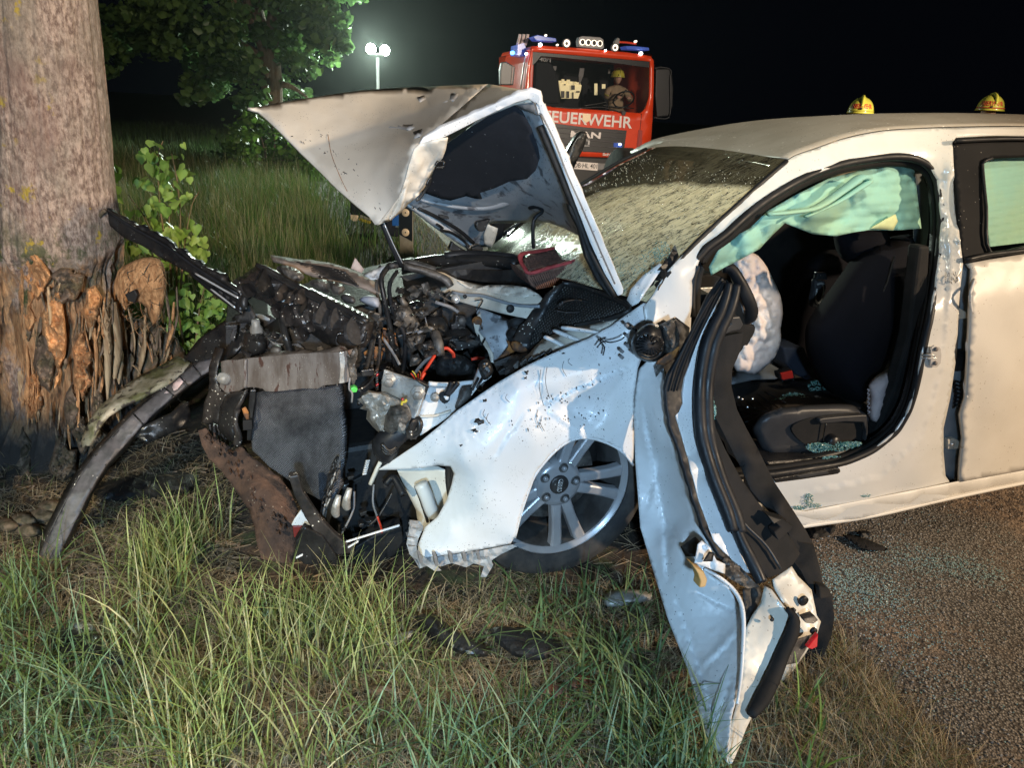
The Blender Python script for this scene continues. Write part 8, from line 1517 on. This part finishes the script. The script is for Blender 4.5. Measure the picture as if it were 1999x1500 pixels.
# driver at the wheel of the fire engine
sc_ = T(1262, 540); hc = TF.pt(sc_[0], sc_[1], .75); fwdt = -RD
dr = thing('person', 'firefighter in beige coat and yellow helmet sitting at the wheel of the fire engine', 'person', hc-Vector((0, 0, .85)))
rt_ = fwdt.cross(Vector((0, 0, 1))).normalized()
def dq(x, y, z): return hc+rt_*x+fwdt*y+Vector((0, 0, z))
J = [(dq(0, 0, -.72), .16, .8), (dq(0, 0, -.55), .16, .75), (dq(0, 0, -.36), .19, .65), (dq(0, 0, -.22), .13, .7), (dq(0, .0, -.13), .055), (dq(.2, 0, -.24), .075), (dq(.27, .12, -.40), .06), (dq(.10, .34, -.36), .045), (dq(-.2, 0, -.24), .075), (dq(-.30, .12, -.42), .06), (dq(-.12, .34, -.38), .045), (dq(.12, .3, -.74), .09), (dq(.13, .42, -.80), .07), (dq(-.12, .3, -.74), .09), (dq(-.13, .42, -.80), .07)]
skin_fig('body', J, [(0, 1), (1, 2), (2, 3), (3, 4), (3, 5), (5, 6), (6, 7), (3, 8), (8, 9), (9, 10), (0, 11), (11, 12), (0, 13), (13, 14)], m_jac, dr)
for sg in (1, -1):
    w_ = dq(.11*sg, .35, -.37); skin_fig('hand', [(w_, .03, .7), (w_+fwdt*.04, .035, .6)]+[(w_+fwdt*.08+rt_*((i-1.5)*.02), .010) for i in range(4)]+[(w_+fwdt*.09+rt_*((i-1.5)*.02)+Vector((0, 0, -.04)), .009) for i in range(4)]+[(w_+fwdt*.04-rt_*(sg*.05), .011)], [(0, 1)]+[(1, 2+i) for i in range(4)]+[(2+i, 6+i) for i in range(4)]+[(0, 10)], m_skinp, dr)
face_head(dq(0, .02, .0), fwdt+Vector((-.2, 0, 0)), dr); helmet(dq(0, -.01, .035), fwdt, dr, word=False)
tube('chest_strap', [dq(-.18, .10, -.22), dq(-.02, .16, -.36), dq(.14, .14, -.50)], .015, m_fblk, dr, flat=.4); tube('sleeve_band', [dq(.31, .10, -.33), dq(.27, .19, -.36), dq(.20, .14, -.40)], .02, m_helm, dr, flat=.5)
swc = dq(0, .42, -.42); ax_ = (fwdt*.5+Vector((0, 0, -.5))).normalized(); a_ = rt_; b_ = ax_.cross(a_).normalized()
tube('cab_steering_wheel', [swc+a_*(.22*math.cos(t))+b_*(.22*math.sin(t)) for t in np.linspace(0, 6.283, 25)], .016, m_fblk, fe, n=1)
# ================================================================== floodlight mast, delineator post, small things by the road
YL = 19.0; fl_ = YF(YL)
fm = thing('floodlight_mast', 'bright twin floodlight on a thin pole behind the bonnet', 'floodlight', Vector((fl_.pt(736, 180).x, YL, 0)))
pt_ = fl_.pt(737, 112); tube('pole', [Vector((pt_.x, YL, 0)), Vector((pt_.x, YL, 1.2)), pt_], .045, m_cons, fm, n=1)
m_fl = mat('floodlight_glow', (1, 1, 1), emit=(.93, 1, .97), es=60)
for x, y in ((724, 95), (751, 98)):
    c = fl_.pt(x, y); h_ = box('lamp_head', c+Vector((0, .06, 0)), (Vector((1, 0, 0)), Vector((0, 1, 0)), Vector((0, 0, 1))), (.09, .05, .07), m_fblk, fm)
    lathe('lamp_lens', [(0, -.03), (.08, -.02), (.12, 0), (.12, .01)], c+Vector((0, -.0, 0)), (0, 1, 0), m_fl, fm, seg=20)
tube('cross_arm', [fl_.pt(724, 104), fl_.pt(751, 107)], .025, m_cons, fm, n=1)
pl = bpy.data.lights.new('floodlight_glare', 'POINT'); pl.energy = 420; pl.color = (.82, 1, .9); pl.shadow_soft_size = .25; po = bpy.data.objects.new('floodlight_glare', pl); scene.collection.objects.link(po); po.location = fl_.pt(737, 97)+Vector((0, -1.4, .2))
spot('floodlight_meadow', fl_.pt(737, 97)+Vector((0, -.4, -.05)), (-2.6, 7.5, 0), 2600, (.84, 1, .84), .12, 60, .8)
spot('floodlight_beam', fl_.pt(737, 97)+Vector((0, -.35, 0)), fl_.pt(600, 190)+Vector((0, -4, 0)), 800, (.80, 1, .86), .12, 165, .6)
post = thing('delineator_post', 'white roadside marker post with black band and two round reflectors', 'marker post', ground(792, 512))
fp = YF(6.75)
prism('post_body', fp, [(779, 382, 0), (805, 384, 0), (806, 512, 0), (780, 512, 0)], None, .05, m_post, post, bevel=.006)
prism('black_band', fp, px(I, [(922, 60), (1098, 60), (1098, 610), (926, 515)], -.004), None, .003, m_fblk, post, bevel=0)
for y in (235, 492):
    c = fp.pt(*I(1010, y), -.008); lathe('reflector', [(0, -.004), (.034, -.004), (.036, 0)], c, (0, 1, 0), m_refl, post, seg=24)
    lathe('reflector_screw', [(0, -.003), (.006, -.002), (.007, .002)], fp.pt(*I(1010, y), -.014), (0, 1, 0), m_fblk, post, seg=10)
bx_ = prism('blue_marker', YF(7.4), px(I, [(830, 190), (918, 190), (916, 410), (835, 405)], 0), None, .06, m_blue, None, bevel=.005); tag(bx_, 'bright blue plastic box standing behind the black banded marker post', 'box')
pb = prism('dark_bag', YF(7.6), px(I, [(690, 330), (835, 300), (835, 420), (915, 430), (910, 560), (800, 540), (720, 480)], 0), None, .2, m_pant, None, bevel=.02); tag(pb, 'dark bag standing in the grass left of the marker post', 'bag')
eq = thing('equipment_case', 'black case with yellow and cream reflective ends in the meadow under the bonnet tip', 'equipment case', ground(705, 440))
fe2 = YF(8.6)
prism('case_body', fe2, px(I, [(285, 80), (420, 60), (600, 200), (590, 330), (400, 300), (290, 290)], 0), None, .3, m_fblk, eq, bevel=.02)
prism('cream_end', fe2, px(I, [(290, 262), (395, 272), (390, 340), (340, 350), (295, 325)], -.02), None, .05, m_refl, eq, bevel=.01)
prism('white_end', fe2, px(I, [(418, 262), (562, 318), (556, 350), (410, 300)], -.02), None, .05, m_post, eq, bevel=.01)
prism('yellow_end', fe2, px(I, [(410, 300), (556, 350), (545, 388), (400, 338)], -.02), None, .05, m_yel, eq, bevel=.01)
# ================================================================== thin mist added to make the floodlight bloom
hz_ = bpy.data.materials.new('added_mist'); hz_.use_nodes = True; nt = hz_.node_tree; nt.nodes.remove(nt.nodes['Principled BSDF'])
pv = nt.nodes.new('ShaderNodeVolumePrincipled'); pv.inputs['Color'].default_value = (.85, .95, .92, 1); pv.inputs['Density'].default_value = .0005; pv.inputs['Anisotropy'].default_value = .8
nt.links.new(pv.outputs[0], nt.nodes['Material Output'].inputs['Volume'])
x0, x1, y0_, y1_, z0, z1 = -60, 60, -12, 90, -1.2, 9
hv = mk('haze', [(x, y, z) for x in (x0, x1) for y in (y0_, y1_) for z in (z0, z1)], [(0, 1, 3, 2), (4, 6, 7, 5), (0, 4, 5, 1), (2, 3, 7, 6), (0, 2, 6, 4), (1, 5, 7, 3)], hz_, None, False)
hv['kind'] = 'stuff'; hv['label'] = 'thin added mist that gives the floodlight its glow'; hv['category'] = 'mist'
